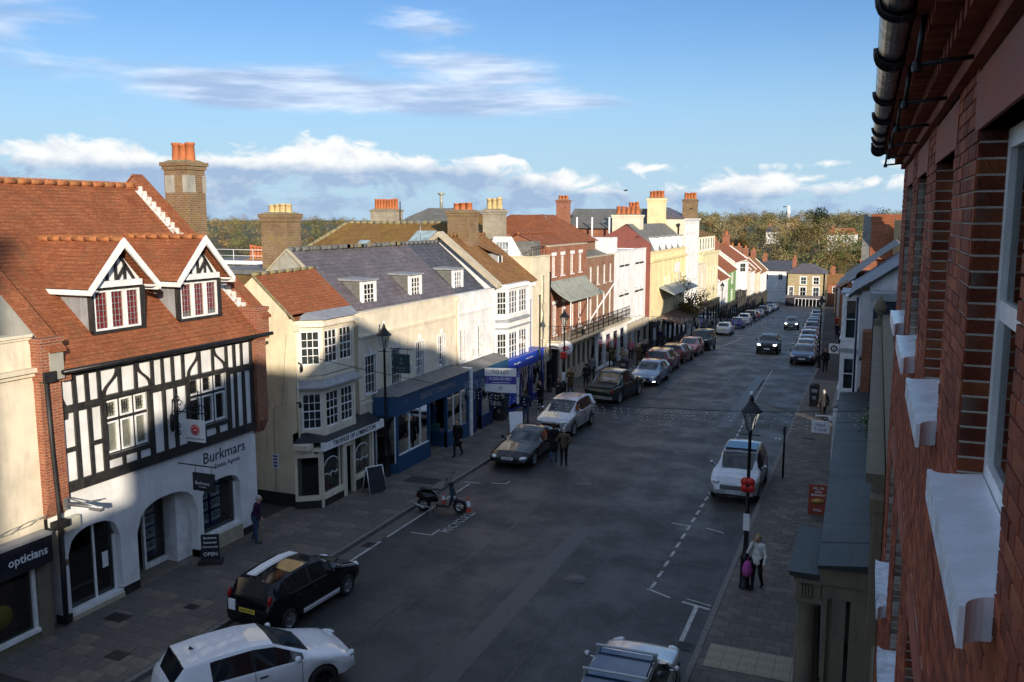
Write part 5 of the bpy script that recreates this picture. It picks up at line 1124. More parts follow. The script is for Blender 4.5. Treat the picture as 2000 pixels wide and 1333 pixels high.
def rendered_house():
 X = -19.0; y0, y1 = 49.45, 52.4; H = thing('rendered_house', 'tall narrow buff rendered house with flat parapet and blank window panel', 'building', (X, 51, 0))
 o, fr = shell(H, X, y0, y1, 2.5, 8.4, [], M_['cream3'], depth=2.6)
 b = MB(); b.fbox(fr, y0, y1, -.32, .06, 8.4, 8.47); b.box(X - 2.6, X, y0 - .04, y0 + .3, 8.4, 8.47); b.build('parapet_coping', M_['cream3'], H)
 for z in (5.6, 3.4):
  b = MB(); b.fbox(fr, 50.9, 51.7, 0, .05, z, z + 1.7); b.fbox(fr, 51.0, 51.6, .05, .08, z + .1, z + 1.6); b.fbox(fr, 50.8, 51.8, 0, .09, z - .08, z); b.build('blind_window', M_['cream3'], H)
 # glazed roof room behind the parapet
 b = MB(); b.box(-21.0, -19.6, 51.2, 52.3, 8.2, 9.3); b.build('roof_room', M_['slategrey'], H)
 b = MB(); b.tube([(-19.2, 49.6, 9.0), (-19.2, 52.2, 9.0)], .02, 5)
 for y in np.arange(49.7, 52.3, .4): b.tube([(-19.2, y, 8.4), (-19.2, y, 9.0)], .015, 4)
 b.build('roof_railing', M_['blackmetal'], H)
 # white weatherboard gable with a long window
 g = MB(); pr = [(-22.6, 8.0), (-20.3, 8.0), (-20.3, 8.3), (-21.1, 9.6), (-22.2, 9.6), (-22.6, 8.9)]; g.prism([(x, 51.0, z) for x, z in pr], [(x, 51.2, z) for x, z in pr]); g.build('weatherboard_gable', M_['white'], H)
 fg = Fr((0, 51.0, 0), (1, 0, 0), (0, -1, 0)); window(H, fg, -22.1, -21.2, 8.3, 9.3, 4, 2, .0, pw=.03, fw=.05)
 b = MB(); b.fbox(Fr((X, 0, 0), (0, 1, 0), (1, 0, 0)), y0, y1, -.5, .35, 2.2, 2.75); b.build('shop_fascia', M_['stone2'], H)
 shop_units(H, X, y0, y1, .12, 2.2, .3, M_['stone2'], 2, .3, .5)
 return H
rendered_house()
def brick_house(nm, label, y0, y1, zp, rows, bm, X=-19.0, zlow=2.9, roof=None, lintel=True):
 H = thing(nm, label, 'building', (X, (y0 + y1) / 2, gz(y0))); holes = []
 for z0, z1, ys, c, r in rows: holes += [(a, e, z0, z1) for a, e in ys]
 o, fr = shell(H, X, y0, y1, zlow, zp, holes, bm, depth=7)
 for z0, z1, ys, c, r in rows:
  for a, e in ys:
   window(H, fr, a, e, z0, z1, c, r, .07, back=random.choice(('room', 'blind', 'curtain')), fw=.05, bw=.02, sillm=M_['whitepaint'], surround=0.0)
   if lintel: q = MB(); q.fpoly(fr, [(a - .08, z1), (e + .08, z1), (e + .14, z1 + .22), (a - .14, z1 + .22)], -.02, .03); q.build('lintel', M_['whitepaint'], H)
 b = MB(); b.fbox(fr, y0, y1, -.33, .05, zp, zp + .08); b.build('parapet_coping', M_['stone2'], H)
 return H, fr
def brick_pair():
 H, fr = brick_house('brick_town_house', 'tall red brick town house with tented metal balcony canopy', 52.42, 60.0, 8.95, [(7.05, 8.35, [(52.85, 53.5), (54.55, 55.2), (56.5, 57.15), (58.3, 58.95)], 2, 4), (3.25, 5.25, [(53.0, 53.75), (54.8, 55.55), (56.6, 57.35), (58.3, 59.05)], 2, 4)], M_['brickred'])
 gable_roof(H, -19.35, 8.85, -21.2, 9.75, 52.4, 60.0, M_['tile'], gm=M_['brickred'], pitch=.17, ridgem=M_['tile'])
 # tented canopy
 b = MB(); n = 8; y0, y1 = 52.3, 59.8
 prof = [(-19.0 + 1.45 * t, 6.75 - 1.2 * (t ** .6)) for t in [i / n for i in range(n + 1)]]
 for (xa, za), (xb, zb) in zip(prof, prof[1:]): b.hexa([(xa, y0, za - .03), (xb, y0, zb - .03), (xb, y1, zb - .03), (xa, y1, za - .03), (xa, y0, za), (xb, y0, zb), (xb, y1, zb), (xa, y1, za)])
 for y in np.arange(y0, y1 + .01, .375): b.tube([(x + .01, y, z + .02) for x, z in prof], .022, 4)
 b.build('tented_canopy', M_['copper'], H)
 for y in (52.5, 56.0, 59.7):
  q = MB(); q.tube([(-17.62, y, 3.15), (-17.62, y, 5.55)], .035, 6); q.build('canopy_post', M_['whitepaint'], H)
 H2, fr2 = brick_house('brown_brick_house', 'brown brick house with tall white sashes right of the canopy', 60.02, 67.2, 7.9, [(5.9, 7.28, [(60.85, 61.45), (62.6, 63.2), (64.3, 64.9), (65.95, 66.55)], 2, 4), (3.25, 5.25, [(60.9, 61.5), (62.6, 63.2), (64.25, 64.85), (65.9, 66.5)], 2, 4)], M_['brick'], lintel=False)
 b = MB(); slope(b, (-19.35, 60.1, 7.85), (-19.35, 67.2, 7.85), (-21.6, 64.8, 9.1), (-21.6, 62.4, 9.1), .2); b.build('roof', M_['slategrey'], H2)
 for a in (60.85, 62.6, 64.3, 65.95):
  for z in (7.28, 5.25): q = MB(); q.fbox(fr2, a - .1, a + .7, -.02, .02, z, z + .2); q.build('lintel', M_['brickred'], H2)
 # balcony shared by both houses: slab, railing panels, planters
 B = thing('iron_balcony', 'ornate black iron balcony along the first floor of the brick houses', 'balcony', (-18.2, 59, 2.95))
 b = MB(); b.plan([(-19.0, 51.9), (-17.5, 52.3), (-17.45, 66.9), (-19.0, 66.9)], 2.86, 2.98); b.plan([(-19.0, 51.8), (-17.42, 52.2), (-17.38, 67.0), (-19.0, 67.0)], 2.98, 3.06); b.build('balcony_slab', M_['stone2'], B)
 fb = Fr((-17.55, 0, 0), (0, 1, 0), (1, 0, 0)); y = 52.4
 while y < 66.6:
  q = MB(); q.tube([fb.p(y, 0, 3.06), fb.p(y, 0, 4.0)], .02, 4); q.tube([fb.p(y, 0, 3.98), fb.p(y + 1.2, 0, 3.98)], .022, 4); q.tube([fb.p(y, 0, 3.14), fb.p(y + 1.2, 0, 3.14)], .015, 4)
  for k in range(6):
   u = y + .1 + k * .2; q.tube([fb.p(u, 0, 3.1), fb.p(u, 0, 3.98)], .01, 4); q.tube([fb.p(u + .1 + .09 * math.cos(a), 0, 3.55 + .2 * math.sin(a)) for a in [i * .785 for i in range(9)]], .012, 4)
  q.build('railing_panel', M_['blackmetal'], B); y += 1.2
 q = MB(); q.tube([(-18.9, 52.1, 3.98), (-17.55, 52.4, 3.98)], .02, 4)
 for k in range(8): q.tube([(-18.9 + 1.35 * k / 7, 52.1 + .3 * k / 7, 3.06), (-18.9 + 1.35 * k / 7, 52.1 + .3 * k / 7, 3.98)], .012, 4)
 q.build('railing_panel', M_['blackmetal'], B)
 # stone bank front under the balcony, then a white framed shop
 K = thing('bank_front', 'pale stone bank front with flat pilasters below the balcony', 'shopfront', (-18.7, 56, gz(56)))
 fk = Fr((-18.35, 0, 0), (0, 1, 0), (1, 0, 0)); b = MB(); hs = [(52.9 + i * 1.05, 53.55 + i * 1.05, .9, 2.3) for i in range(6)]
 wall(b, fk, 52.3, 59.3, 0.0, 2.85, hs, 0, .5); b.build('wall', M_['stone2'], K)
 b = MB(); b.fbox(fk, 52.3, 59.3, 0, .08, 2.5, 2.85); b.fbox(fk, 52.25, 59.3, 0, .06, 0, .5)
 b.build('stone_mouldings', M_['stone2'], K)
 for i in range(7): q = MB(); q.fbox(fk, 52.38 + i * 1.05, 52.74 + i * 1.05, 0, .09, .5, 2.5); q.build('pilaster', M_['stone2'], K)
 for h in hs: window(K, fk, h[0], h[1], h[2], h[3], 1, 2, .2, fm=M_['black'], back='room', sill=False)
 q = MB(); q.fbox(fk, 51.9, 52.3, -.4, 0, .1, 2.6); q.build('doorway', M_['room'], K)
 q = MB(); q.box(-18.9, -17.9, 51.6, 51.9, 2.62, 2.95); q.build('white_lintel_box', M_['white'], K)
 S = thing('white_shopfront', 'white framed corner shop in the sun under the balcony', 'shopfront', (-18.4, 63, gz(63)))
 shop_units(S, -19.0, 59.4, 67.1, gz(63) + .05, 2.8, 1.1, M_['whitepaint'], 4, .45, .3)
brick_pair()
def flagpole():
 H = thing('flagpole', 'bare white flagpole leaning out over the iron balcony', 'flagpole', (-17.9, 56.5, 3.2)); b = MB(); b.tube([(-17.9, 56.0, 3.3), (-15.9, 58.6, 7.3)], [.06, .035], 8); b.lathe((-15.9, 58.6, 7.3), [(.05, 0), (.06, .05), (.001, .1)], 8); b.build('pole', M_['whitepaint'], H)
 b = MB(); b.box(-17.98, -17.82, 55.9, 56.1, 3.06, 3.4); b.build('bracket', M_['blackmetal'], H)
flagpole()
def plain_front(nm, label, X, y0, y1, zb, zp, mat, rows, shop=None, shopz=2.2, depth=7, lintel=None, sur=0.0, t=.3):
 H = thing(nm, label, 'building', (X, (y0 + y1) / 2, zb)); holes = []
 for z0, z1, ys, c, r, bk in rows: holes += [(a, e, z0, z1) for a, e in ys]
 o, fr = shell(H, X, y0, y1, shopz, zp, holes, mat, depth=depth)
 for z0, z1, ys, c, r, bk in rows:
  for a, e in ys: window(H, fr, a, e, z0, z1, c, r, .08, back=bk, fw=.05, bw=.025, surround=sur)
 if shop: shop_units(H, X, y0, y1, zb + .05, shopz + .3, .35, shop, max(2, int((y1 - y0) / 2)), .6, .4)
 return H, fr
def far_left():
 H, fr = plain_front('white_house', 'plain white three storey house with paired narrow windows and flat top', -19.0, 67.25, 77.5, -.5, 8.05, M_['white'], [(4.78, 6.8, [(68.9, 69.7), (70.5, 71.3), (73.9, 74.7), (75.4, 76.2)], 1, 2, 'blind'), (2.25, 4.4, [(68.9, 69.7), (70.5, 71.3), (73.9, 74.7), (75.4, 76.2)], 1, 2, 'room')], M_['stone2'], 1.6)
 b = MB(); b.fbox(fr, 67.25, 77.5, -.32, .05, 8.05, 8.12); b.build('parapet_coping', M_['white'], H)
 b = MB(); b.box(-21.5, -19.4, 67.3, 69.4, 7.9, 9.2); b.build('stair_head', M_['white'], H)
 for z in (6.85, 4.45):
  for u in (68.8, 70.4, 73.8, 75.3): b = MB(); b.fbox(fr, u, u + 1.0, 0, .12, z, z + .12); b.build('window_hood', M_['black'], H)
 # yellow cream building with the brown gable
 X = -18.6; H, fr = plain_front('yellow_building', 'yellow cream building with brown end gable, slate mansard, grey awning and cornice', X, 77.6, 93.0, -1.5, 7.7, M_['yellow'], [(3.0, 5.2, [(83.3 + i * 1.65, 84.3 + i * 1.65) for i in range(6)], 2, 3, 'curtain')], M_['black'], 1.2)
 cornice(H, fr, 77.6, 93.0, 6.75, .25, .3, M_['yellow']); cornice(H, fr, 77.6, 93.0, 7.6, .15, .15, M_['yellow'], 'parapet_coping')
 for i in range(7): b = MB(); b.fbox(fr, 80.8 + i * 2.0, 80.95 + i * 2.0, 0, .06, 3.9, 6.7); b.build('pilaster', M_['yellow'], H)
 g = MB(); pr = [(X - .015, 1.5), (X - .015, 8.4), (-20.9, 10.1), (-22.5, 9.3), (-24.5, 8.2), (-24.5, 1.5)]; g.prism([(x, 77.5, z) for x, z in pr], [(x, 77.8, z) for x, z in pr]); g.build('gable_wall', M_['render_red'], H)
 b = MB(); slope(b, (X - .2, 77.7, 7.7), (X - .2, 93, 7.7), (X - .9, 93, 9.0), (X - .9, 77.7, 9.0), .25); slope(b, (X - .9, 77.7, 9.0), (X - .9, 93, 9.0), (-20.9, 93, 10.2), (-20.9, 77.7, 10.2), .25); slope(b, (-24.5, 93, 8.2), (-24.5, 77.7, 8.2), (-20.9, 77.7, 10.2), (-20.9, 93, 10.2), .25); b.build('roof', M_['slategrey'], H)
 for i in range(5):
  y = 80.2 + i * 2.7; b = MB(); b.box(X - 1.3, X - .15, y, y + 1.1, 7.75, 8.95); dm = b.build('dormer', M_['whitepaint'], H); window(dm, Fr((X - .15, 0, 0), (0, 1, 0), (1, 0, 0)), y + .15, y + .95, 7.85, 8.8, 2, 2, 0, pw=.02, sill=False)
  b = MB(); b.box(X - 1.5, X - .05, y - .1, y + 1.2, 8.95, 9.02); b.build('dormer_roof', M_['lead'], dm)
 b = MB(); b.hexa([(X, 81, 4.3), (X + 1.5, 81, 3.65), (X + 1.5, 92.8, 3.65), (X, 92.8, 4.3), (X, 81, 4.36), (X + 1.5, 81, 3.71), (X + 1.5, 92.8, 3.71), (X, 92.8, 4.36)]); b.build('awning', M_['copper'], H)
 b = MB(); b.hexa([(X + .3, 80.5, 1.6), (X + 2.2, 80.5, .95), (X + 2.2, 93, .95), (X + .3, 93, 1.6), (X + .3, 80.5, 1.7), (X + 2.2, 80.5, 1.05), (X + 2.2, 93, 1.05), (X + .3, 93, 1.7)]); b.build('shop_awning', plain('brown_canvas', (.14, .07, .045), .9), H)
 b = MB(); fp = Fr((X + .05, 0, 0), (0, 1, 0), (1, 0, 0)); b.fbox(fp, 87.5, 89.8, 0, .05, 5.35, 6.3); b.build('white_sign', M_['signwhite'], H)
 chimney(H, -21.6, 80.8, 9.0, 11.0, 2.6, 1.4, 5, 'cream2', 'potred', .75, .22, 'x', .14)
 chimney(H, -21.7, 92.8, 9.0, 12.75, 1.7, 1.3, 4, 'yellow', 'potred', .75, .24, 'x', .2); chimney(H, -23.3, 89.5, 9.0, 11.6, 1.2, 1.2, 3, 'brickold', 'potred', .7, .2, 'x', .14)
 # tall white house, cream flank
 X = -19.0; H, fr = plain_front('tall_white_house', 'tallest white house in the row, four storeys with cream flank wall', X, 94.0, 102.5, -2.0, 10.55, M_['white'], [(6.9, 8.9, [(95.2, 96.4), (97.6, 98.8), (100, 101.2)], 2, 4, 'curtain'), (3.9, 6.0, [(95.2, 96.4), (97.6, 98.8), (100, 101.2)], 2, 4, 'blind'), (9.2, 10.1, [(95.2, 96.4), (97.6, 98.8), (100, 101.2)], 2, 2, 'blind'), (1.2, 3.0, [(95.2, 96.4), (97.6, 98.8), (100, 101.2)], 2, 4, 'room')], M_['cream2'], .4)
 b = MB(); b.box(-26, X + .02, 93.85, 94.0, -1, 10.55); b.build('flank_wall', M_['cream2'], H); cornice(H, fr, 93.85, 102.5, 10.4, .25, .2, M_['white'])
 b = MB(); slope(b, (-19.6, 94, 10.5), (-19.6, 102.5, 10.5), (-22.3, 101, 11.9), (-22.3, 95.5, 11.9), .3); slope(b, (-26, 94, 10.5), (-19.6, 94, 10.5), (-22.3, 95.5, 11.9), (-23, 95.5, 11.9), .3); b.build('roof', M_['slate'], H)
 chimney(H, -19.6, 100.0, 10.5, 12.75, 1.5, 1.2, 4, 'brickold', 'potred', .7, .2, 'x', .14)
 b = MB(); b.tube([(-19.55, 93.8, 9.9), (-19.55, 93.8, 6.0)], .07, 6); b.lathe((-19.55, 93.75, 9.8), [(.12, 0), (.2, .3), (.05, .35)], 8); b.build('downpipe', M_['blackmetal'], H)
 # pale yellow with attic windows
 X = -20.0; H, fr = plain_front('pale_yellow_house', 'pale yellow terrace with row of white attic windows', X, 110.5, 122.5, -3.4, 6.2, M_['pale'], [(2.0, 4.5, [(112 + i * 2.1, 113.0 + i * 2.1) for i in range(5)], 1, 2, 'room')], M_['black'], -.4)
 cornice(H, fr, 110.5, 122.5, 6.1, .3, .3, M_['pale'])
 b = MB(); b.box(X - 5, X - .5, 110.6, 122.4, 6.2, 8.4); b.build('attic_storey', M_['pale'], H); fa = Fr((X - .5, 0, 0), (0, 1, 0), (1, 0, 0))
 for i in range(6): window(H, fa, 111.0 + i * 1.95, 112.2 + i * 1.95, 6.6, 8.2, 1, 2, 0, pw=.05, back='blind', fw=.12)
 b = MB(); slope(b, (X - .3, 110.5, 8.4), (X - .3, 122.5, 8.4), (X - 3, 121, 9.3), (X - 3, 112, 9.3), .3); b.build('roof', M_['tilemoss'], H)
 # filler between the white house and the yellow terrace
 X = -19.4; H, fr = plain_front('grey_shop', 'low cream shop in shade between tall white house and yellow terrace', X, 102.55, 110.4, -2.8, 5.2, M_['cream2'], [(2.4, 4.2, [(104, 105), (107, 108)], 2, 4, 'room')], M_['black'], .2)
 # red roofed cottages stepping downhill
 data = [(-20.3, 124.0, 134.0, 1.9, 4.6, 'white', 'tile', 'small white house with red tiled roof and shallow bay', 2), (-21.0, 134.2, 146.5, 2.4, 5.4, 'green', 'tile', 'sage green house with red tiled roof', 2), (-21.6, 146.7, 162.0, 3.4, 6.2, 'white', 'tile', 'white gabled house with tall bay windows above parked cars', 3), (-22.6, 162.2, 176.0, .6, 3.6, 'cream2', 'tile', 'cream cottage with red roof beyond the white gabled house', 2), (-23.6, 176.2, 192.0, -.2, 3.2, 'white', 'tilebrown', 'white cottage with brown roof further down the hill', 3), (-24.6, 192.2, 210.0, -1.4, 2.2, 'cream', 'tile', 'cream cottage low down the hill with red roof', 3), (-25.6, 210.2, 232.0, -2.6, 1.0, 'white', 'tilebrown', 'last white cottage before the yellow brick house', 3)]
 for X, y0, y1, ze, zr, mt, rf, lb, nw in data:
  zb = gz((y0 + y1) / 2); d = (y1 - y0) / nw
  rows = [(ze - 2.0, ze - .4, [(y0 + d * (i + .25), y0 + d * (i + .25) + min(1.6, d * .4)) for i in range(nw)], 3, 2, 'room'), (ze - 4.6, ze - 3.0, [(y0 + d * (i + .25), y0 + d * (i + .25) + min(1.6, d * .4)) for i in range(nw)], 3, 2, 'curtain')]
  H, fr = plain_front('cottage', lb, X, y0, y1, zb - .3, ze, M_[mt], rows, M_['black'], max(zb + 2.4, ze - 5.2), sur=.1)
  gable_roof(H, X + .3, ze, X - 3.6, zr, y0, y1, M_[rf], gm=M_['white' if mt != 'white' else 'cream2'], pitch=.3)
  chimney(H, X - 3.4, y1 - .8, ze + .5, zr + 1.5, 1.1, 1.6, 4, 'brickred', 'potred', .6, .2, 'y')
  for yy in (y0 + .1, y1 - .1): b = MB(); b.hexa([(X + .35, yy - .15, ze), (X + .35, yy + .15, ze), (X - 3.6, yy + .15, zr), (X - 3.6, yy - .15, zr), (X + .35, yy - .15, ze + .2), (X + .35, yy + .15, ze + .2), (X - 3.6, yy + .15, zr + .2), (X - 3.6, yy - .15, zr + .2)]); b.build('verge_parapet', M_['whitepaint'], H)
  if mt == 'white' and nw == 3 and ze > 3: # canted bay
   bay(H, X, y0 + 8, y0 + 12.5, 1.0, .9, ze - 5.0, ze - .2, ze - 1.9, ze - .4, M_['white'], (2, 4, 2), 2)
 # yellow brick house closing the street
 Y = 246; H = thing('yellow_brick_house', 'yellow brick house with hipped slate roof closing the end of the street', 'building', (-17, Y, -13))
 fe = Fr((0, Y, 0), (1, 0, 0), (0, -1, 0)); b = MB(); holes = [(-18.4, -17.0, -6.9, -4.9), (-15.2, -13.8, -6.9, -4.9), (-18.5, -17.0, -10.0, -7.6), (-15.2, -13.7, -10.0, -7.6), (-21.3, -20.2, -10.0, -7.6)]
 wall(b, fe, -22.0, -12.3, -13.4, -4.0, holes, 0, .4); b.box(-22, -21.6, Y, Y + 10, -13.4, -4); b.box(-12.7, -12.3, Y, Y + 10, -13.4, -4); b.build('wall', M_['brickyel'], H)
 for h in holes: window(H, fe, *h, 2, 2, .1, surround=.22, back=random.choice(('room', 'blind')), fw=.12, bw=.06)
 b = MB(); e = -4.0; slope(b, (-22.4, Y - .4, e), (-11.9, Y - .4, e), (-15.5, Y + 5, -1.6), (-18.6, Y + 5, -1.6), .35); slope(b, (-11.9, Y - .4, e), (-11.9, Y + 10, e), (-15.5, Y + 5, -1.6), (-15.5, Y + 5, -1.6), .35); slope(b, (-22.4, Y + 10, e), (-22.4, Y - .4, e), (-18.6, Y + 5, -1.6), (-18.6, Y + 5, -1.6), .35); b.build('roof', M_['slate'], H)
 fz = Fr((0, Y - .6, 0), (1, 0, 0), (0, -1, 0)); b = MB()
 for i in range(9): b.fbox(fz, -19.6 + i * .9, -19.5 + i * .9, 0, .1, -13.3, -10.6)
 b.fbox(fz, -19.6, -12.2, 0, .12, -10.7, -10.5); b.fbox(fz, -19.6, -12.2, 0, .12, -12.9, -12.7); b.build('conservatory_frame', M_['whitepaint'], H)
 b = MB(); b.fbox(fz, -19.6, -12.2, .02, .06, -13.3, -10.6); b.build('pane', M_['glass'], H); b = MB(); b.fbox(fz, -22, -12, -.1, -.05, -13.3, -10.6); b.build('dark_interior', M_['room'], H)
 b = MB(); b.hexa([(-22, Y - .9, -10.5), (-12, Y - .9, -10.5), (-12, Y, -9.9), (-22, Y, -9.9), (-22, Y - .9, -10.4), (-12, Y - .9, -10.4), (-12, Y, -9.8), (-22, Y, -9.8)]); b.build('shop_roof', M_['slate'], H)
 chimney(H, -20.5, Y + 5, -4, -.2, 1.0, 1.6, 3, 'brickred', 'potred', .7, .25, 'y')
 for X0, X1, Yb, ze, zr, rf, mt, lb in ((-31, -22.6, 262, -4.4, -1.6, 'slateblue', 'white', 'dark slate roofed house left of the yellow brick house'), (-12.0, -2.0, 256, -7.2, -4.6, 'tilebrown', 'brickred', 'low red brick house right of the yellow brick house'), (-6.5, 4, 240, -8.0, -5.4, 'slate', 'brickred', 'red brick shop behind the right hand parked cars')):
  H = thing('far_house', lb, 'building', (X0, Yb, gz(Yb))); b = MB(); b.box(X0, X1, Yb, Yb + 8, -13.6, ze); b.build('wall', M_[mt], H)
  b = MB(); slope(b, (X0 - .3, Yb - .4, ze), (X1 + .3, Yb - .4, ze), (X1 + .3, Yb + 4, zr), (X0 - .3, Yb + 4, zr), .35); slope(b, (X1 + .3, Yb + 8.4, ze), (X0 - .3, Yb + 8.4, ze), (X0 - .3, Yb + 4, zr), (X1 + .3, Yb + 4, zr), .35); b.build('roof', M_[rf], H)
  ff = Fr((0, Yb, 0), (1, 0, 0), (0, -1, 0))
  for i in range(2): window(H, ff, X0 + 1.2 + i * 4, X0 + 2.6 + i * 4, ze - 2.6, ze - .8, 2, 2, -.02, pw=.03, fw=.15)
  chimney(H, X0 + 1, Yb + 4, ze, zr + 1.4, 1.2, 1.2, 3, 'brickred', 'potred', .6, .2, 'x')
far_left()
# ---- roofs behind the left hand row
def backlands():
 H = thing('tall_chimney_house', 'tall weathered brick chimney with four buff pots behind the purple slate roof', 'building', (-26, 34, 0))
 b = MB(); b.box(-29, -23.6, 33.0, 38, .0, 8.2); b.build('wall', M_['brick'], H); b = MB(); b.box(-29.3, -23.3, 32.8, 38.2, 8.2, 8.4); b.build('roof', M_['asphaltroof'], H)
 chimney(H, -26.0, 34.6, 6.0, 10.95, 1.45, 1.05, 4, 'brickold', 'potbuff', .42, .17, 'x', .18)
 H = thing('mossy_roof_house', 'long low house behind with mossy brown roof and two skylights', 'building', (-27, 46, 0))
 b = MB(); b.box(-31.5, -23.6, 45.0, 53, 0, 8.6); b.build('wall', M_['brick'], H)
 Y0, Y1 = 44.6, 48.4; ze, zr = 8.55, 10.45
 b = MB(); slope(b, (-32.5, Y0, ze), (-23.0, Y0, ze), (-23.6, Y1, zr), (-31.2, Y1, zr), .17); slope(b, (-23.0, 53, ze), (-32.5, 53, ze), (-31.2, Y1, zr), (-23.6, Y1, zr), .17); ro = b.build('roof', M_['tilemoss'], H)
 r = MB(); ridge(r, (-31.2, Y1, zr), (-23.6, Y1, zr), .12); ridge(r, (-32.5, Y0, ze + .03), (-31.2, Y1, zr), .12); r.build('ridge_tiles', M_['mossridge'], ro)
 nv = Vector((0, -(zr - ze), Y1 - Y0)).normalized()
 for x0, x1, t0, t1 in ((-28.9, -28.2, .12, .42), (-25.6, -24.3, .2, .72)):
  def sp(x, t, h): return Vector((x, Y0 + (Y1 - Y0) * t, ze + (zr - ze) * t)) + nv * h
  b = MB(); b.hexa([sp(x0, t0, .02), sp(x1, t0, .02), sp(x1, t1, .02), sp(x0, t1, .02), sp(x0, t0, .1), sp(x1, t0, .1), sp(x1, t1, .1), sp(x0, t1, .1)]); s = b.build('skylight', M_['lead'], H)
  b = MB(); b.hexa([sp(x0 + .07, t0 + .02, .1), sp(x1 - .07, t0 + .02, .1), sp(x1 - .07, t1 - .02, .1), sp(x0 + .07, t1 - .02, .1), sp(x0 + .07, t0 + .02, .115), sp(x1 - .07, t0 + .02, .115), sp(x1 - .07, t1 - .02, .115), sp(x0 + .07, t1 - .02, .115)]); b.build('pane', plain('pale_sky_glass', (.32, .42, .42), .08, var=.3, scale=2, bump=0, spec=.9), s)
 H = thing('flint_stack_house', 'grey flint chimney with a row of red pots above the mossy roof', 'building', (-29, 55, 0))
 b = MB(); b.box(-34, -24, 52.2, 60, 0, 9.6); b.build('wall', M_['brick'], H)
 chimney(H, -32.0, 54.6, 9.3, 11.3, 2.1, .9, 8, 'brickgrey', 'potred', .72, .145, 'x', .05)
 b = MB(); slope(b, (-30.6, 54, 10.5), (-26.0, 54, 10.5), (-26.8, 56, 11.45), (-29.4, 56, 11.45), .2); slope(b, (-30.6, 58, 9.6), (-30.6, 54, 10.4), (-29.4, 56, 11.45), (-29.4, 56, 11.45), .2); b.build('roof', M_['slategrey'], H)
 b = MB(); b.box(-30.4, -26.2, 54.2, 57, 9.6, 10.5); b.build('clerestory_wall', M_['black'], H)
 b = MB(); slope(b, (-27.2, 54.3, 9.9), (-23.8, 54.3, 9.9), (-24.6, 58, 11.1), (-27.2, 58, 11.1), .2); b.build('side_roof', M_['tilemoss'], H)
 b = MB(); b.tube([(-28.4, 56, 11.3), (-28.4, 56, 12.4)], .12, 8); b.lathe((-28.4, 56, 12.3), [(.12, 0), (.25, .1), (.25, .18), (.02, .22)], 10); b.build('flue_pipe', M_['copper'], H)
 b = MB(); b.tube([(-30.85, 54.5, 9.6), (-30.85, 54.5, 11.9)], .04, 6); b.build('vent_pipe', M_['blackmetal'], H)
 H = thing('hipped_roof_house', 'large brown hipped tile roof behind the tall rendered house', 'building', (-24, 60, 0))
 b = MB(); b.box(-27, -20.2, 57.2, 66, 0, 9.2); b.build('wall', M_['brick'], H)
 b = MB(); slope(b, (-27.4, 56.8, 9.0), (-19.9, 56.8, 9.0), (-22.6, 61, 11.0), (-25.2, 61, 11.0), .18); slope(b, (-19.9, 56.8, 9.0), (-19.9, 66, 9.0), (-22.6, 63, 11.0), (-22.6, 61, 11.0), .18); slope(b, (-27.4, 66, 9.0), (-27.4, 56.8, 9.0), (-25.2, 61, 11.0), (-25.2, 63, 11.0), .18); b.build('roof', M_['tile'], H)
 H = thing('slate_hall', 'long dark slate hall roof with pale vent pipes behind the brick houses', 'building', (-28, 95, 0))
 b = MB(); b.box(-31.5, -23, 92, 104, -2, 9.7); b.build('wall', M_['brickred'], H)
 b = MB(); slope(b, (-32, 91.6, 9.6), (-22.6, 91.6, 9.6), (-22.6, 96.5, 11.75), (-32, 96.5, 11.75), .25); b.build('roof', M_['slategrey'], H)
 b = MB(); b.plan([(-33.6, 93), (-31.6, 91.5), (-31.6, 98), (-33.6, 98)], 9.5, 11.0); b.build('lean_to', M_['dkblue'], H)
 for x in (-30.0, -28.3, -26.4): b = MB(); b.tube([(x, 91.2, 8.2), (x, 91.2, 10.8)], .1, 6); b.build('vent_pipe', M_['signwhite'], H)
 chimney(H, -31.3, 90.5, 6.0, 12.6, 1.25, 1.1, 3, 'brickred', 'potred', .45, .2, 'x', .12)
 # flat roofs and sheds seen between the chimneys
 for k, (x0, x1, y0, y1, z, m, lb, nm) in enumerate(((-56, -44, 60, 72, 6.8, 'asphaltroof', 'grey felt flat roof with white handrail left of the tall chimney', 'flat_roof_building'), (-62, -46, 110, 130, 8.9, 'asphaltroof', 'long grey roofed shed right of the tall chimney', 'shed'), (-27.5, -23.2, 27.5, 32.5, 6.6, 'tilemoss', 'mossy lean to roof in the alley behind the cream house', 'lean_to_building'))):
  H = thing(nm, lb, 'building', (x0, y0, 0)); b = MB(); b.box(x0, x1, y0, y1, -1, z); b.build('wall', M_['brick'] if k else M_['greyrend'], H); b = MB()
  if k == 2: slope(b, (x0, y0 - .1, z), (x1, y0 - .1, z), (x1, y1, z + 1.6), (x0, y1, z + 1.6), .17)
  else: b.box(x0 - .2, x1 + .2, y0 - .2, y1 + .2, z, z + .25)
  b.build('roof', M_[m], H)
  if k < 2: b = MB(); b.box(x0 - .3, x1 + .3, y0 - .3, y0 - .1, z + .1, z + .4); b.build('white_fascia', M_['whitepaint'], H)
  if k == 0:
   b = MB()
   for i in range(7): b.tube([(x0 + i * 2, y0, z + .2), (x0 + i * 2, y0, z + 1.3)], .025, 5)
   b.tube([(x0, y0, z + 1.3), (x1, y0, z + 1.3)], .025, 5); b.tube([(x0, y0, z + .8), (x1, y0, z + .8)], .02, 5); b.build('handrail', M_['signwhite'], H)
   chimney(H, -48.0, 60.5, z, z + .5, 1.6, .6, 4, 'brickred', 'potred', 1.1, .2, 'x', .1)
backlands()
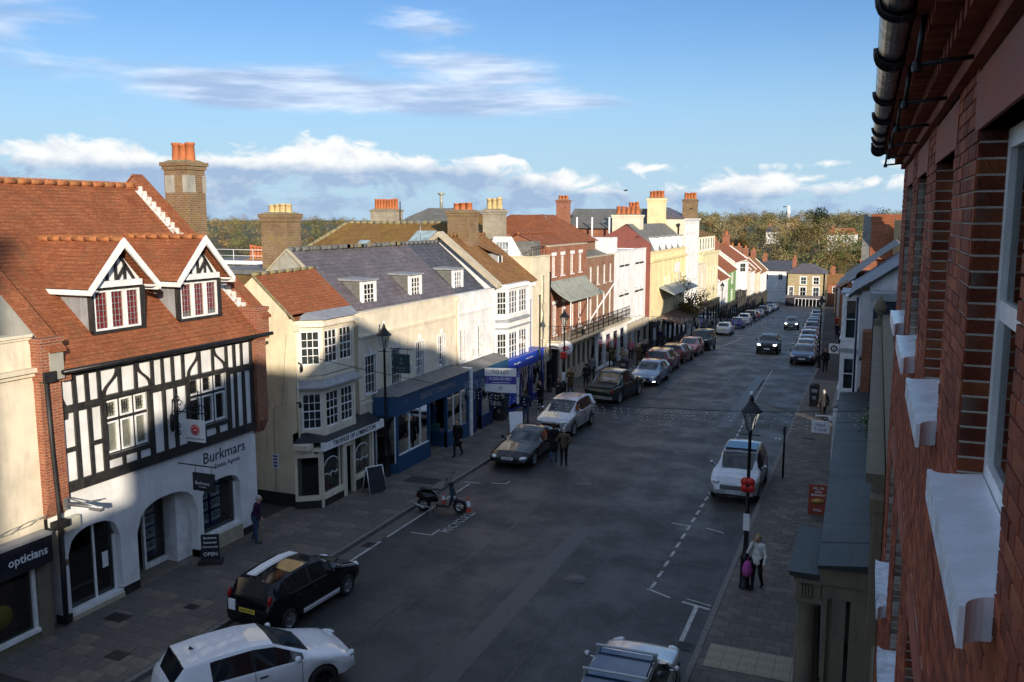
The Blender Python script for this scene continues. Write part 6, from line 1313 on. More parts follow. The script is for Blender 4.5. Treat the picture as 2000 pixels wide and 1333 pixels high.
# ------------------------------------------------------------------ right side: the brick building we look along
def near_brick():
 H = thing('red_brick_building', 'dark red brick building close on the right with white window sills and black gutter', 'building', (.452, 5, 0))
 fr = Fr((.452, 0, 0), (-.0098, 1, 0), (-1, -.0098, 0)); U0, U1 = -3.7, 14.5; ZT = 11.62
 wins = []
 for k in range(-2, 4):
  s0 = 3.1 + 2.75 * k
  for z0, z1 in ((9.55, 11.2), (6.0, 7.65)): wins.append((s0 + .08, s0 + 1.60, z0, z1, k))
 holes = [w[:4] for w in wins if w[0] > U0]
 b = MB(); wall(b, fr, U0, U1, .1, ZT + .1, holes, -.012, .3); b.fbox(fr, U0, U0 + .3, -9, -.3, .1, ZT); b.fbox(fr, U1 - .3, U1, -9, -.3, .1, ZT); b.fbox(fr, U0, U1, -9.3, -9, .1, ZT)
 wl = b.build('wall', M_['mortar'], H)
 # bricks in Flemish bond, cut at openings; the largest in view are single objects
 cells = []; z = 2.0; row = 0
 while z < 11.20 + .35:
  u = 1.0 - (.17 if row % 2 else 0); hd = False
  while u < U1:
   l = .1025 if hd else .215; segs = [(u, min(u + l, U1))]
   for h in wins:
    zz = (h[2] - .02, h[3] + .28)
    if z + .065 > zz[0] + .03 and z < zz[1]:
     a, c = (h[0], h[1]) if z < h[3] - .01 else (h[0] - .14, h[1] + .14)
     ns = []
     for p, q in segs:
      if q <= a or p >= c: ns.append((c if p < c + .06 and p >= c else p, a if q > a - .06 and q <= a else q)); continue
      if p < a - .02: ns.append((p, a))
      if q > c + .05: ns.append((c, q))
     segs = ns
   for p, q in segs:
    if q - p > .03: cells.append((p, q, z, min(z + .065, 11.5)))
   u += l + .01; hd = not hd
  z += .075; row += 1
 ry = Vector((-math.sin(R(22.373)), math.cos(R(22.373)), 0)) * math.cos(R(7.986)) - Vector((0, 0, math.sin(R(7.986))))
 def vis(c):
  p = fr.p((c[0] + c[1]) / 2, 0, c[2]) - Vector((0, 0, CAMZ)); d = p.dot(ry)
  if d < .5: return None
  xx = p.dot(Vector((math.cos(R(22.373)), math.sin(R(22.373)), 0))) / d; zz = (p.z + d * math.sin(R(7.986))) / d
  return d if xx < .61 and abs(zz) < .42 else None
 near = []
 for i, c in enumerate(cells):
  d = vis(c)
  if d and abs((c[1] - c[0]) - .215) < .004 or (d and abs((c[1] - c[0]) - .1025) < .004): near.append((d, i))
 near.sort(); single = set(i for _, i in near[:290])
 def bcm(nm, c):
  m, nt, bb = bsdf_mat(nm); o = uvnode(nt, True); oi = N(nt, 'ShaderNodeObjectInfo')
  n1 = N(nt, 'ShaderNodeTexNoise', i={'Scale': 22.0, 'Detail': 6.0, 'Roughness': .7}); L(nt, o, n1.inputs['Vector'])
  n2 = N(nt, 'ShaderNodeTexNoise', i={'Scale': 3.1, 'Detail': 4.0}); L(nt, o, n2.inputs['Vector'])
  cc = mixc(nt, mrange(nt, n2.outputs['Fac'], .3, .7), tuple(x * .62 for x in c), tuple(x * 1.25 for x in c))
  cc = mixc(nt, mth(nt, 'MULTIPLY', oi.outputs['Random'], .55), cc, tuple(x * .45 for x in c)); cc = mixc(nt, mrange(nt, n1.outputs['Fac'], .56, .75, 0, .5), cc, (.045, .02, .015))
  L(nt, cc, bb.inputs['Base Color']); bb.inputs['Roughness'].default_value = .85; bb.inputs['Specular IOR Level'].default_value = .25
  bp = N(nt, 'ShaderNodeBump', i={'Strength': .6, 'Distance': .006}); L(nt, n1.outputs['Fac'], bp.inputs['Height']); L(nt, bp.outputs[0], bb.inputs['Normal']); return m
 BM = [bcm('face_brick_a', (.34, .088, .040)), bcm('face_brick_b', (.25, .062, .031)), bcm('face_brick_c', (.40, .12, .052))]
 def brick_mesh(l, m):
  q = MB(); e = .004; D = .135
  P = [(-D, 0, 0), (-D, l, 0), (-D, l, .065), (-D, 0, .065), (-e, 0, 0), (-e, l, 0), (-e, l, .065), (-e, 0, .065), (0, e, e), (0, l - e, e), (0, l - e, .065 - e), (0, e, .065 - e)]
  P = [fr.p(0, 0, 0) * 0 + fr.u * p[1] + fr.w * p[0] + Vector((0, 0, p[2])) for p in P]
  q.add(P, [(0, 1, 5, 4), (1, 2, 6, 5), (2, 3, 7, 6), (3, 0, 4, 7), (4, 5, 9, 8), (5, 6, 10, 9), (6, 7, 11, 10), (7, 4, 8, 11), (8, 9, 10, 11)]); return q.mesh('brick', m)
 meshes = {(t, j): brick_mesh(.215 if t else .1025, BM[j]) for t in (0, 1) for j in range(3)}
 rest = MB()
 for i, (p, q, z0, z1) in enumerate(cells):
  j = random.choice((0, 0, 1, 1, 2)); off = random.uniform(-.003, .0025)
  if i in single: inst('brick', meshes[(1 if q - p > .15 else 0, j)], wl, fr.p(p, off, z0))
  else: rest.fbox(fr, p, q, -.135, off, z0, z1, j)
 rest.build('far_bricks', BM, wl, 'stuff')
 # rubbed red lintels, windows, scooped sills
 LM = plain('rubbed_red_lintel', (.29, .075, .038), .8, var=.18, scale=4, bump=.3, bscale=40)
 for a, c, z0, z1, k in wins:
  if a < U0: continue
  q = MB(); q.fpoly(fr, [(a - .12, z1), (c + .12, z1), (c + .17, z1 + .27), (a - .17, z1 + .27)], -.13, .004); q.build('lintel', LM, H)
  window(H, fr, a, c, z0, z1, 1, 2, .125, back='room', fw=.09, bw=.05, sill=False)
  q = MB(); pts = []; s0, s1 = a - .10, c + .08; P_ = .115
  n = 6
  for i in range(n + 1): t = i / n * math.pi / 2; pts.append((s0 + .085 * math.sin(t) if False else s0 + .0 + .09 * (1 - math.cos(t)), .0 + .0))
  # plan outline: concave scoops at both ends where the sill dies into the wall
  out = [(s0, P_)]
  out = [(s0, P_), (s1, P_)]
  sc1 = [(s1 - .085 * math.sin(t), P_ - .02 - .085 * (1 - math.cos(t))) for t in [i * math.pi / 2 / n for i in range(n + 1)]]
  sc0 = [(s0 + .085 * math.sin(t), P_ - .02 - .085 * (1 - math.cos(t))) for t in [i * math.pi / 2 / n for i in range(n, -1, -1)]]
  poly = out + sc1 + [(c - .01, -.12), (a + .01, -.12)] + sc0
  def sp(u, w, z): return fr.p(u, w, z)
  q.prism([sp(u, w, z0 - .15) for u, w in poly], [sp(u, w, z0 - .005 + (.115 - w) * .11) for u, w in poly])
  q.build('sill', M_['sill'] if z0 > 8 else M_['sillworn'], H)
 # corbelled dentil eaves
 b = MB(); b.fbox(fr, U0, U1, -.1, .05, 11.5, 11.58); b.fbox(fr, U0, U1, -.1, .30, 11.72, 11.80); b.build('eaves_corbel', BM[1], H)
 q = MB(); q.fbox(fr, 0, .11, -.05, .14, 11.58, 11.722); q.fbox(fr, 0, .11, .14, .24, 11.655, 11.722); dmesh = q.mesh('dentil', BM[1], (fr.p(0, 0, 0), 0))
 for i in range(58):
  u = 1.5 + i * .225
  if u < U1 - .1: inst('dentil', dmesh, H, fr.p(u, 0, 0))
 b = MB(); g = [fr.p(u, .37, 11.80) for u in (U0, U1 + .1)]
 A = [i * math.pi / 10 for i in range(11)]; rr = .085
 ring0 = [g[0] + fr.w * (rr * math.cos(t)) - Vector((0, 0, rr * math.sin(t))) for t in A] + [g[0] + fr.w * ((rr - .008) * math.cos(t)) - Vector((0, 0, (rr - .008) * math.sin(t))) for t in reversed(A)]
 ring1 = [p + (g[1] - g[0]) for p in ring0]; n = len(ring0)
 b.add(ring0 + ring1, [(i, (i + 1) % n, n + (i + 1) % n, n + i) for i in range(n)] + [tuple(range(n)), tuple(range(2 * n - 1, n - 1, -1))], 0, False); gt = b.build('gutter', M_['pvc'], H)
 for u in (4.55, 5.9, 6.05, 7.9, 9.4, 9.55, 11.0, 12.2, 13.2, 13.9, 14.4):
  q = MB();
  for du in (0, .07):
   q.tube([fr.p(u + du, .37 + (rr + .012) * math.cos(t), 11.80 - (rr + .012) * math.sin(t)) for t in A], .016, 5)
  q.build('gutter_joint', M_['pvc'], gt)
 for u in (4.6, 6.1, 7.8, 9.6, 11.4, 13.2):
  q = MB(); q.tube([fr.p(u, .02, 11.52), fr.p(u + .05, .30, 11.50)], .012, 5); q.tube([fr.p(u + .05, .28, 11.49), fr.p(u + .02, .26, 11.72)], .014, 5); q.lathe(fr.p(u + .05, .28, 11.47), [(.022, 0), (.026, .02), (.02, .045)], 6); q.build('eaves_tie', M_['blackmetal'], H)
 # unseen roof over the eaves, outline shaped to cast shadow on the opposite fronts
 prof = [(-3.7, 12.65), (1.8, 14.05), (4.3, 12.9), (8.0, 14.65), (10.1, 13.8), (10.9, 12.9), (11.6, 13.25), (14.5, 12.7)]
 b = MB(); pts = [(U0, 11.82)] + prof + [(U1 + .05, 11.82)]
 for x0, x1 in ((.62, 9.0),):
  for (ua, za), (ub, zb) in zip(prof, prof[1:]): slope(b, (x0, ua, za), (x1, ua, za), (x1, ub, zb), (x0, ub, zb), .3)
 b.build('roof', M_['slategrey'], H)
 b = MB(); b.prism([(.62, u, z - .02) for u, z in pts], [(.85, u, z - .02) for u, z in pts]); b.prism([(8.7, u, z - .02) for u, z in pts], [(9, u, z - .02) for u, z in pts]); b.build('gable_wall', M_['brickred'], H)
 b = MB(); b.fbox(fr, U0, U1, -.2, .3, 11.8, 11.83); b.build('eaves_board', M_['black'], H)
 b = MB(); b.fbox(fr, 10.6, 11.2, .0, .35, 3.9, 4.3); b.build('red_shop_sign', M_['redprint'], H)
 b = MB(); b.tube([fr.p(9.5, .0, 5.5), fr.p(14.0, 1.2, 3.3), fr.p(16.2, 1.3, 2.9)], .012, 5); b.build('cable', M_['wire'], H)
 return H
near_brick()
def behind_camera():
 # neighbours up the street behind us: outside the picture, they shade the left hand fronts
 for y0, y1, ze, zr, lb in ((-16, -3.75, 9.0, 11.05, 'brick terrace house next door up the street'), (-34, -16.1, 9.5, 12.5, 'rendered terrace house further up the street')):
  H = thing('terrace_house', lb, 'building', (.45, (y0 + y1) / 2, 0)); b = MB(); b.box(.45, 9, y0, y1, .1, ze); b.build('wall', M_['brickred'], H)
  b = MB(); slope(b, (.3, y1, ze), (.3, y0, ze), (1.2, y0, zr), (1.2, y1, zr), .3); slope(b, (9.2, y0, ze), (9.2, y1, ze), (1.2, y1, zr), (1.2, y0, zr), .3); b.build('roof', M_['slategrey'], H)
  fr = Fr((.45, 0, 0), (0, -1, 0), (-1, 0, 0))
  for i in range(4):
   for z in (4.0, 6.6): window(H, fr, -y1 + 1 + i * 2.7, -y1 + 2 + i * 2.7, z, z + 1.7, 2, 4, -.01, pw=.03)
 H = bpy.data.objects['terrace_house']; chimney(H, 4.0, -14.2, 10.0, 21.0, 1.8, 3.4, 4, 'brickred', 'potred', .7, .2, 'y')  # overtall unseen stack added to throw shade on the timber building's roof
behind_camera()
def stone_building():
 H = thing('stone_building', 'weathered stone building beyond the red brick one with projecting slate capped shopfront', 'building', (.3, 25, 0))
 y0, y1 = 14.62, 36.6
 b = MB(); fr = Fr((.30, 0, 0), (0, -1, 0), (-1, 0, 0)); hs = [(-y1 + 1.6 + i * 3.3, -y1 + 2.9 + i * 3.3, 4.9, 6.2) for i in range(6)]
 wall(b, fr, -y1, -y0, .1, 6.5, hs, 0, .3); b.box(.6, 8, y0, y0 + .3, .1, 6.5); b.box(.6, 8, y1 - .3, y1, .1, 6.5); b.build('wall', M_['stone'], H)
 for h in hs: window(H, fr, *h, 1, 2, .12, fm=M_['stone'], fw=.08)
 for i in range(8): q = MB(); u = -y1 + .5 + i * 3.05; q.fbox(fr, u, u + .45, 0, .14, 4.1, 6.3); q.fbox(fr, u - .05, u + .5, 0, .2, 6.3, 6.5); q.build('pilaster', M_['stone'], H)
 cornice(H, fr, -y1, -y0, 6.5, .3, .28, M_['stone']); b = MB(); b.fbox(fr, -y1, -y0, -.3, -.02, 6.8, 7.1); b.build('parapet', M_['stone'], H)
 for y in (35.6,):
  q = MB(); q.box(.02, .42, y - .2, y + .2, 6.8, 7.0); q.lathe((.22, y, 7.0), [(.12, 0), (.07, .08), (.06, .16), (.2, .34), (.24, .5), (.16, .62), (.18, .68), (.08, .76), (.05, .86), (.001, .94)], 12); q.build('stone_urn', M_['stone'], H)
 b = MB(); slope(b, (1.2, y1, 7.0), (1.2, y0, 7.0), (3.0, y0, 11.3), (3.0, y1, 11.3), .3); slope(b, (8, y0, 7.0), (8, y1, 7.0), (3.0, y1, 11.3), (3.0, y0, 11.3), .3); b.build('roof', M_['slategrey'], H)  # hidden roof added behind the parapet to cast shadow across the street
 b = MB()
 for y in (y0, y1 - .2): b.prism([(1.2, y, 6.9), (3.0, y, 11.25), (8, y, 6.9)], [(1.2, y + .2, 6.9), (3, y + .2, 11.25), (8, y + .2, 6.9)])
 b.build('gable_wall', M_['brick'], H)
 # projecting shopfront: pilasters, entablature, slab capping
 xe = lambda y: -.76 - .017 * (y - 18)
 b = MB(); b.prism([(xe(17.9) + .12, 17.9, 3.25), (xe(36.4) + .12, 36.4, 3.25), (.3, 36.4, 3.25), (.3, 17.9, 3.25)], [(xe(17.9) + .12, 17.9, 3.9), (xe(36.4) + .12, 36.4, 3.9), (.3, 36.4, 3.9), (.3, 17.9, 3.9)])
 b.box(xe(17.9) + .05, .3, 17.86, 17.92, 3.55, 3.9); b.build('entablature', M_['stone'], H)
 y = 17.75;
 while y < 36.3:
  l = random.uniform(1.15, 1.45); ye = min(y + l, 36.5); q = MB(); t = random.uniform(-.008, .008)
  q.hexa([(xe(y), y, 3.9), (.32, y, 3.96), (.32, ye - .012, 3.96), (xe(ye), ye - .012, 3.9), (xe(y), y, 3.97 + t), (.32, y, 4.10 + t), (.32, ye - .012, 4.10 + t), (xe(ye), ye - .012, 3.97 + t)])
  q.build('slate_slab', M_['slatecap'], H); y = ye
 b = MB()
 for y in np.arange(18.0, 36, 2.6):
  b.box(xe(y) + .15, xe(y) + .5, y, y + .4, .1, 3.25)
 b.box(-.62, -.55, 17.88, 17.95, .1, 3.25); b.box(-.45, -.2, 17.85, 18.0, .1, 3.25); b.box(-.12, .3, 17.87, 18.0, .1, 3.25); b.box(-.5, .3, 18.0, 36, .1, .9)
 b.build('shopfront_pilasters', M_['stone'], H)
 b = MB(); b.box(-.42, -.40, 18.2, 36, .9, 3.25); b.build('pane', M_['glass'], H); b = MB(); b.box(.0, .05, 18.2, 36, .1, 3.25); b.build('dark_interior', M_['room'], H)
 # porch
 P = thing('stone_porch', 'small stone porch with fluted frieze, round columns and green slate flat roof', 'porch', (-.9, 19.3, 0))
 b = MB(); b.box(-1.30, -.62, 17.95, 20.75, 3.60, 3.68); b.box(-1.33, -.62, 17.92, 20.78, 3.68, 3.71); b.build('porch_roof', M_['slatecap'], P)
 b = MB(); b.box(-1.16, -.45, 18.05, 20.6, 3.02, 3.60); b.box(-1.22, -.45, 18.0, 20.66, 3.46, 3.55); b.box(-1.19, -.45, 18.02, 20.63, 3.05, 3.14)
 for i in range(2):
  for k in range(4): b.box(-1.08 + i * .36 + k * .06, -1.05 + i * .36 + k * .06, 17.98, 18.06, 3.18, 3.44)
 b.build('frieze', M_['stone'], P)
 for y in (18.28, 20.35):
  q = MB(); q.lathe((-.96, y, .13), [(.27, 0), (.27, .08), (.23, .12), (.225, .2), (.215, 1.0), (.19, 2.7), (.20, 2.74), (.235, 2.82), (.235, 2.89)], 18); q.box(-1.24, -.68, y - .28, y + .28, .1, .2); q.build('column', M_['stone'], P)
 # iron bracket lamp under the porch
 q = MB(); q.tube([(-.35, 17.6, 1.5), (-.5, 17.4, 1.55), (-.62, 17.35, 1.5)], .03, 6); q.lathe((-.5, 17.4, 1.5), [(.03, 0), (.09, .05), (.07, .14), (.01, .18)], 8); q.build('iron_bracket', M_['blackmetal'], P)
 # ivy tuft on the parapet
 iv = thing('ivy_tuft', 'small green ivy tuft rooted in the dark stone wall', 'plant', (.1, 30, 4.3)); q = MB();
 for k in range(160):
  p = Vector((.05, 29.6, 4.45)) + Vector((random.gauss(0, .12), random.gauss(0, .6), random.gauss(0, .18))); n = Vector((random.uniform(-1, 0), random.uniform(-1, 1), random.uniform(0, 1))).normalized(); a = n.orthogonal() * .05; c = n.cross(a)
  q.add([p - a, p + c * .7, p + a, p - c * .7], [(0, 1, 2, 3)])
 q.build('leaves', plain('ivy_green', (.05, .10, .02), .6), iv)
stone_building()
def right_houses():
 # white house with bays
 H = thing('white_bay_house', 'white house with stacked bay windows and dark slate roof beyond the slate capped shopfront', 'building', (-.5, 42, 0)); X = -.5; y0, y1 = 38.2, 47.0
 fr = Fr((X, 0, 0), (0, -1, 0), (-1, 0, 0)); b = MB(); wall(b, fr, -y1, -y0, 2.6, 7.85, [(-42.6, -40.2, 3.4, 7.6)], 0, .3)
 pr = [(X + .3, .1), (X + .3, 8.05), (2.2, 9.85), (5, 7.85), (5, .1)]; b.prism([(x, y0, z) for x, z in pr], [(x, y0 + .3, z) for x, z in pr]); b.prism([(x, y1 - .3, z) for x, z in pr], [(x, y1, z) for x, z in pr]); b.build('wall', M_['white'], H)
 b = MB(); slope(b, (X - .45, y1 + .3, 7.7), (X - .45, y0 - .25, 7.7), (2.2, y0 - .25, 9.95), (2.2, y1 + .3, 9.95), .26, .015); slope(b, (5.3, y0 - .25, 7.7), (5.3, y1 + .3, 7.7), (2.2, y1 + .3, 9.95), (2.2, y0 - .25, 9.95), .26, .015); b.build('roof', M_['slate'], H)
 b = MB(); b.hexa([(X - .45, y0 - .3, 7.56), (X - .45, y0 - .24, 7.56), (2.2, y0 - .24, 9.8), (2.2, y0 - .3, 9.8), (X - .45, y0 - .3, 7.68), (X - .45, y0 - .24, 7.68), (2.2, y0 - .24, 9.93), (2.2, y0 - .3, 9.93)]); b.build('bargeboard', M_['black'], H)
 # bays, square plan, facing up the street as well
 for z0, z1, w0, w1 in ((5.35, 7.6, 5.75, 7.4), (3.15, 5.2, 3.6, 4.95)):
  b = MB(); bx0, bx1, by0, by1 = X - .72, X, 39.2, 41.6
  f1 = Fr((0, by0, 0), (1, 0, 0), (0, -1, 0)); f2 = Fr((bx0, 0, 0), (0, -1, 0), (-1, 0, 0))
  wall(b, f1, bx0, bx1, z0, z1, [(bx0 + .13, bx1 - .14, w0, w1)], 0, .12); wall(b, f2, -by1, -by0 - .12, z0, z1, [(-by1 + .3, -by0 - .3, w0, w1)], 0, .12); b.box(bx0, bx1, by1 - .12, by1, z0, z1); b.box(bx0 + .1, bx1, by0 + .1, by1 - .1, z1 - .1, z1 - .05); b.build('bay', M_['whitepaint'], H)
  window(H, f1, bx0 + .13, bx1 - .14, w0, w1, 1, 2, .04, back='blind', fw=.05); window(H, f2, -by1 + .3, -by0 - .3, w0, w1, 3, 2, .04, back='room', fw=.05)
  b = MB(); b.box(bx0 - .08, bx1, by0 - .08, by1 + .08, z1, z1 + .1); b.box(bx0 - .04, bx1, by0 - .04, by1 + .04, z0 - .15, z0); b.build('bay_moulding', M_['lead'], H)
 shop = MB(); shop.box(-1.35, -.5, 38.4, 46.9, 2.5, 2.95); shop.box(-1.35, -1.1, 38.4, 38.6, .1, 2.5); shop.box(-1.3, -.6, 38.4, 38.5, .1, .8); shop.box(-.62, -.5, 38.38, 38.5, .1, 2.5); shop.build('shopfront', M_['whitepaint'], H)
 b = MB(); b.prism([(-1.4, 38.35, 2.95), (-.5, 38.35, 2.95), (-.5, 46.9, 2.95), (-1.4, 46.9, 2.95)], [(-1.2, 38.35, 3.1), (-.5, 38.35, 3.15), (-.5, 46.9, 3.15), (-1.2, 46.9, 3.1)]); b.build('shop_roof', M_['asphaltroof'], H)
 b = MB(); b.box(-1.1, -.62, 38.44, 38.46, .8, 2.5); b.build('pane', M_['glass'], H); b = MB(); b.box(-1.28, -.6, 39.0, 46, .1, 2.5); b.build('dark_interior', M_['room'], H)
 b = MB(); b.tube([(-.62, 38.1, 7.6), (-.60, 38.1, 3.2)], .045, 6); b.build('downpipe', plain('navy_pipe', (.012, .02, .07), .4), H)
 for z in (5.2, 3.9): b = MB(); b.tube([(-.4, 38.15, z), (-.35, 37.8, z + .05)], .03, 5); b.lathe((-.35, 37.75, z - .1), [(.03, .16), (.1, .1), (.1, 0), (.02, -.02)], 8); b.build('wall_lamp', M_['blackmetal'], H)
 for y, z in ((38.1, 7.55), (46.8, 7.5)): b = MB(); b.lathe((-1.0, y, z), [(.01, 0), (.08, .03), (.1, .1), (.06, .17), (.01, .19)], 8); b.build('security_camera', M_['signwhite'], H)
 # dark blue flat roofed infill
 K = thing('dark_blue_infill', 'dark blue flat roofed block in shade beside the white bay house', 'building', (.6, 37.4, 0)); b = MB(); b.box(-.02, 3, 36.7, 38.15, .1, 7.6); b.build('wall', M_['dkblue'], K); b = MB(); b.box(-.12, 3, 36.62, 38.15, 7.6, 7.9); b.lathe((.1, 36.7, 7.35), [(.14, 0), (.14, .3)], 10); b.build('parapet_coping', M_['lead'], K)
 b = MB(); b.box(-.35, .0, 36.66, 37.6, 4.0, 6.4); b.build('brick_pier', M_['brickred'], K)
 # next slate roofed house, then the red roof
 H = thing('slate_roof_house', 'second dark slate roofed house behind the white bay house', 'building', (-.9, 52, 0)); b = MB(); b.box(-1.0, 6, 47.3, 58, 0, 7.6); b.build('wall', M_['cream2'], H); b = MB(); slope(b, (-1.7, 58.2, 7.4), (-1.7, 47.1, 7.4), (1.0, 47.1, 9.5), (1.0, 58.2, 9.5), .26, .015); slope(b, (3.7, 47.1, 7.4), (3.7, 58.2, 7.4), (1.0, 58.2, 9.5), (1.0, 47.1, 9.5), .26, .015); b.build('roof', M_['slategrey'], H)
 f2 = Fr((-1.0, 0, 0), (0, -1, 0), (-1, 0, 0))
 for i in range(3): window(H, f2, -57 + i * 3.4, -55.8 + i * 3.4, 4.4, 6.2, 2, 4, -.01, pw=.03)
 H = thing('red_roof_house', 'tall steep red tiled roof with grey slate hung side on the far right', 'building', (.5, 64, 0)); b = MB(); b.box(-.9, 8, 62.2, 74, -.6, 8.3); b.build('wall', M_['brickred'], H)
 b = MB(); slope(b, (-.45, 61.9, 8.1), (8, 61.9, 8.1), (8, 65.0, 11.0), (-.45, 65.0, 11.0), .2); ro = b.build('roof', M_['tile'], H)
 b = MB(); pr = [(61.8, 8.0), (65.0, 11.0), (74, 11.0), (74, 8.0)]; b.prism([(-.95, y, z) for y, z in pr], [(-.45, y, z - .02) for y, z in pr]); b.build('slate_hung_side', M_['slategrey'], H)
 b = MB(); b.box(.95, 1.35, 61.5, 63.5, 8, 10.6); b.build('brick_stack', M_['brickyel'], H)
 chimney(H, 3.6, 59.5, 8, 12.5, 1.2, 1.2, 3, 'brickred', 'potred', .6, .2, 'x')
 # the rest of the right hand row, downhill
 y = 74.5; k = 0
 labels = ['white fronted house in the right hand row above the line of parked cars', 'brick house in the right hand row below the red roof', 'cream house in the right hand row halfway down the hill', 'red brick house in the right hand row low on the hill', 'white house low in the right hand row', 'brick house at the foot of the right hand row', 'cream cottage last in the right hand row']
 for k, ln in enumerate((15, 18, 20, 22, 24, 26, 24)):
  zb = gz(y + ln / 2); X = -1.1 + cx(y + ln / 2); mt = ('white', 'brickred', 'cream2', 'brickred', 'white', 'brick', 'cream')[k]; ze = zb + (7.0, 7.4, 6.6, 6.4, 6.6, 6.0, 5.6)[k]
  H = thing('row_house', labels[k], 'building', (X, y + ln / 2, zb), group=None); b = MB(); b.box(X, X + 9, y, y + ln - .1, zb - 3, ze); b.build('wall', M_[mt], H)
  b = MB(); slope(b, (X - .4, y + ln, ze - .1), (X - .4, y, ze - .1), (X + 3.2, y, ze + 2.4), (X + 3.2, y + ln, ze + 2.4), .3); slope(b, (X + 9.3, y, ze - .1), (X + 9.3, y + ln, ze - .1), (X + 3.2, y + ln, ze + 2.4), (X + 3.2, y, ze + 2.4), .3); b.build('roof', M_[('slate', 'tile', 'tilebrown', 'tile', 'slate', 'tile', 'tilebrown')[k]], H)
  g = MB(); [g.prism([(X, yy, ze - .2), (X + 3.2, yy, ze + 2.35), (X + 9, yy, ze - .2)], [(X, yy + .2, ze - .2), (X + 3.2, yy + .2, ze + 2.35), (X + 9, yy + .2, ze - .2)]) for yy in (y, y + ln - .2)]; g.build('gable_wall', M_[mt], H)
  f2 = Fr((X, 0, 0), (0, -1, 0), (-1, 0, 0)); f1 = Fr((0, y, 0), (1, 0, 0), (0, -1, 0))
  for i in range(int(ln / 4)):
   window(H, f2, -y - ln + 1.2 + i * 4, -y - ln + 2.4 + i * 4, ze - 2.4, ze - .8, 2, 2, -.01, pw=.03, fw=.1)
  chimney(H, X + 3.2, y + 1.2, ze, ze + 3.6, 1.0, 1.4, 3, 'brickred', 'potred', .6, .2, 'y'); y += ln
right_houses()
# ------------------------------------------------------------------ vehicles
def paint(name, c, metal=.0, rough=.28, coat=.8, spec=.5):
 if name in MATS: return MATS[name]
 m, nt, b = bsdf_mat(name); o = uvnode(nt, True)
 n = N(nt, 'ShaderNodeTexNoise', i={'Scale': 2.0, 'Detail': 5.0}); L(nt, o, n.inputs['Vector'])
 L(nt, mixc(nt, mrange(nt, n.outputs['Fac'], .4, .75, 0, .22), c, tuple(.6 * x + .02 for x in c)), b.inputs['Base Color'])
 L(nt, mrange(nt, n.outputs['Fac'], .3, .7, rough - .06, rough + .12), b.inputs['Roughness'])
 b.inputs['Metallic'].default_value = metal; b.inputs['Coat Weight'].default_value = coat; b.inputs['Specular IOR Level'].default_value = spec; b.inputs['Coat Roughness'].default_value = .05
 MATS[name] = m; return m
CG = plain('car_glass', (.010, .013, .016), .04, var=.2, scale=1.5, bump=0, spec=.8)
TY = plain('tyre_rubber', (.014, .014, .014), .8, var=.2, scale=9, bump=.1)
RIM = plain('alloy_rim', (.42, .43, .45), .3, metal=.8, var=.1, bump=0); RIMB = plain('black_rim', (.02, .02, .022), .35, metal=.5, var=.1, bump=0)
TRIM = plain('black_trim', (.012, .012, .013), .5, var=.2, scale=6, bump=.05)
LENS = plain('lamp_lens', (.55, .58, .60), .12, metal=.4, var=.25, scale=14, bump=0); LIT = emis('lit_headlamp', (1, .97, .9), 3.0)
TAIL = plain('red_lamp', (.30, .012, .012), .15, var=.3, scale=12, bump=0); TAILLIT = emis('lit_tail_lamp', (1, .25, .08), 1.6)
PLW = plain('white_plate', (.78, .78, .74), .5, var=.03, bump=0); PLY = plain('yellow_plate', (.75, .55, .05), .5, var=.03, bump=0)
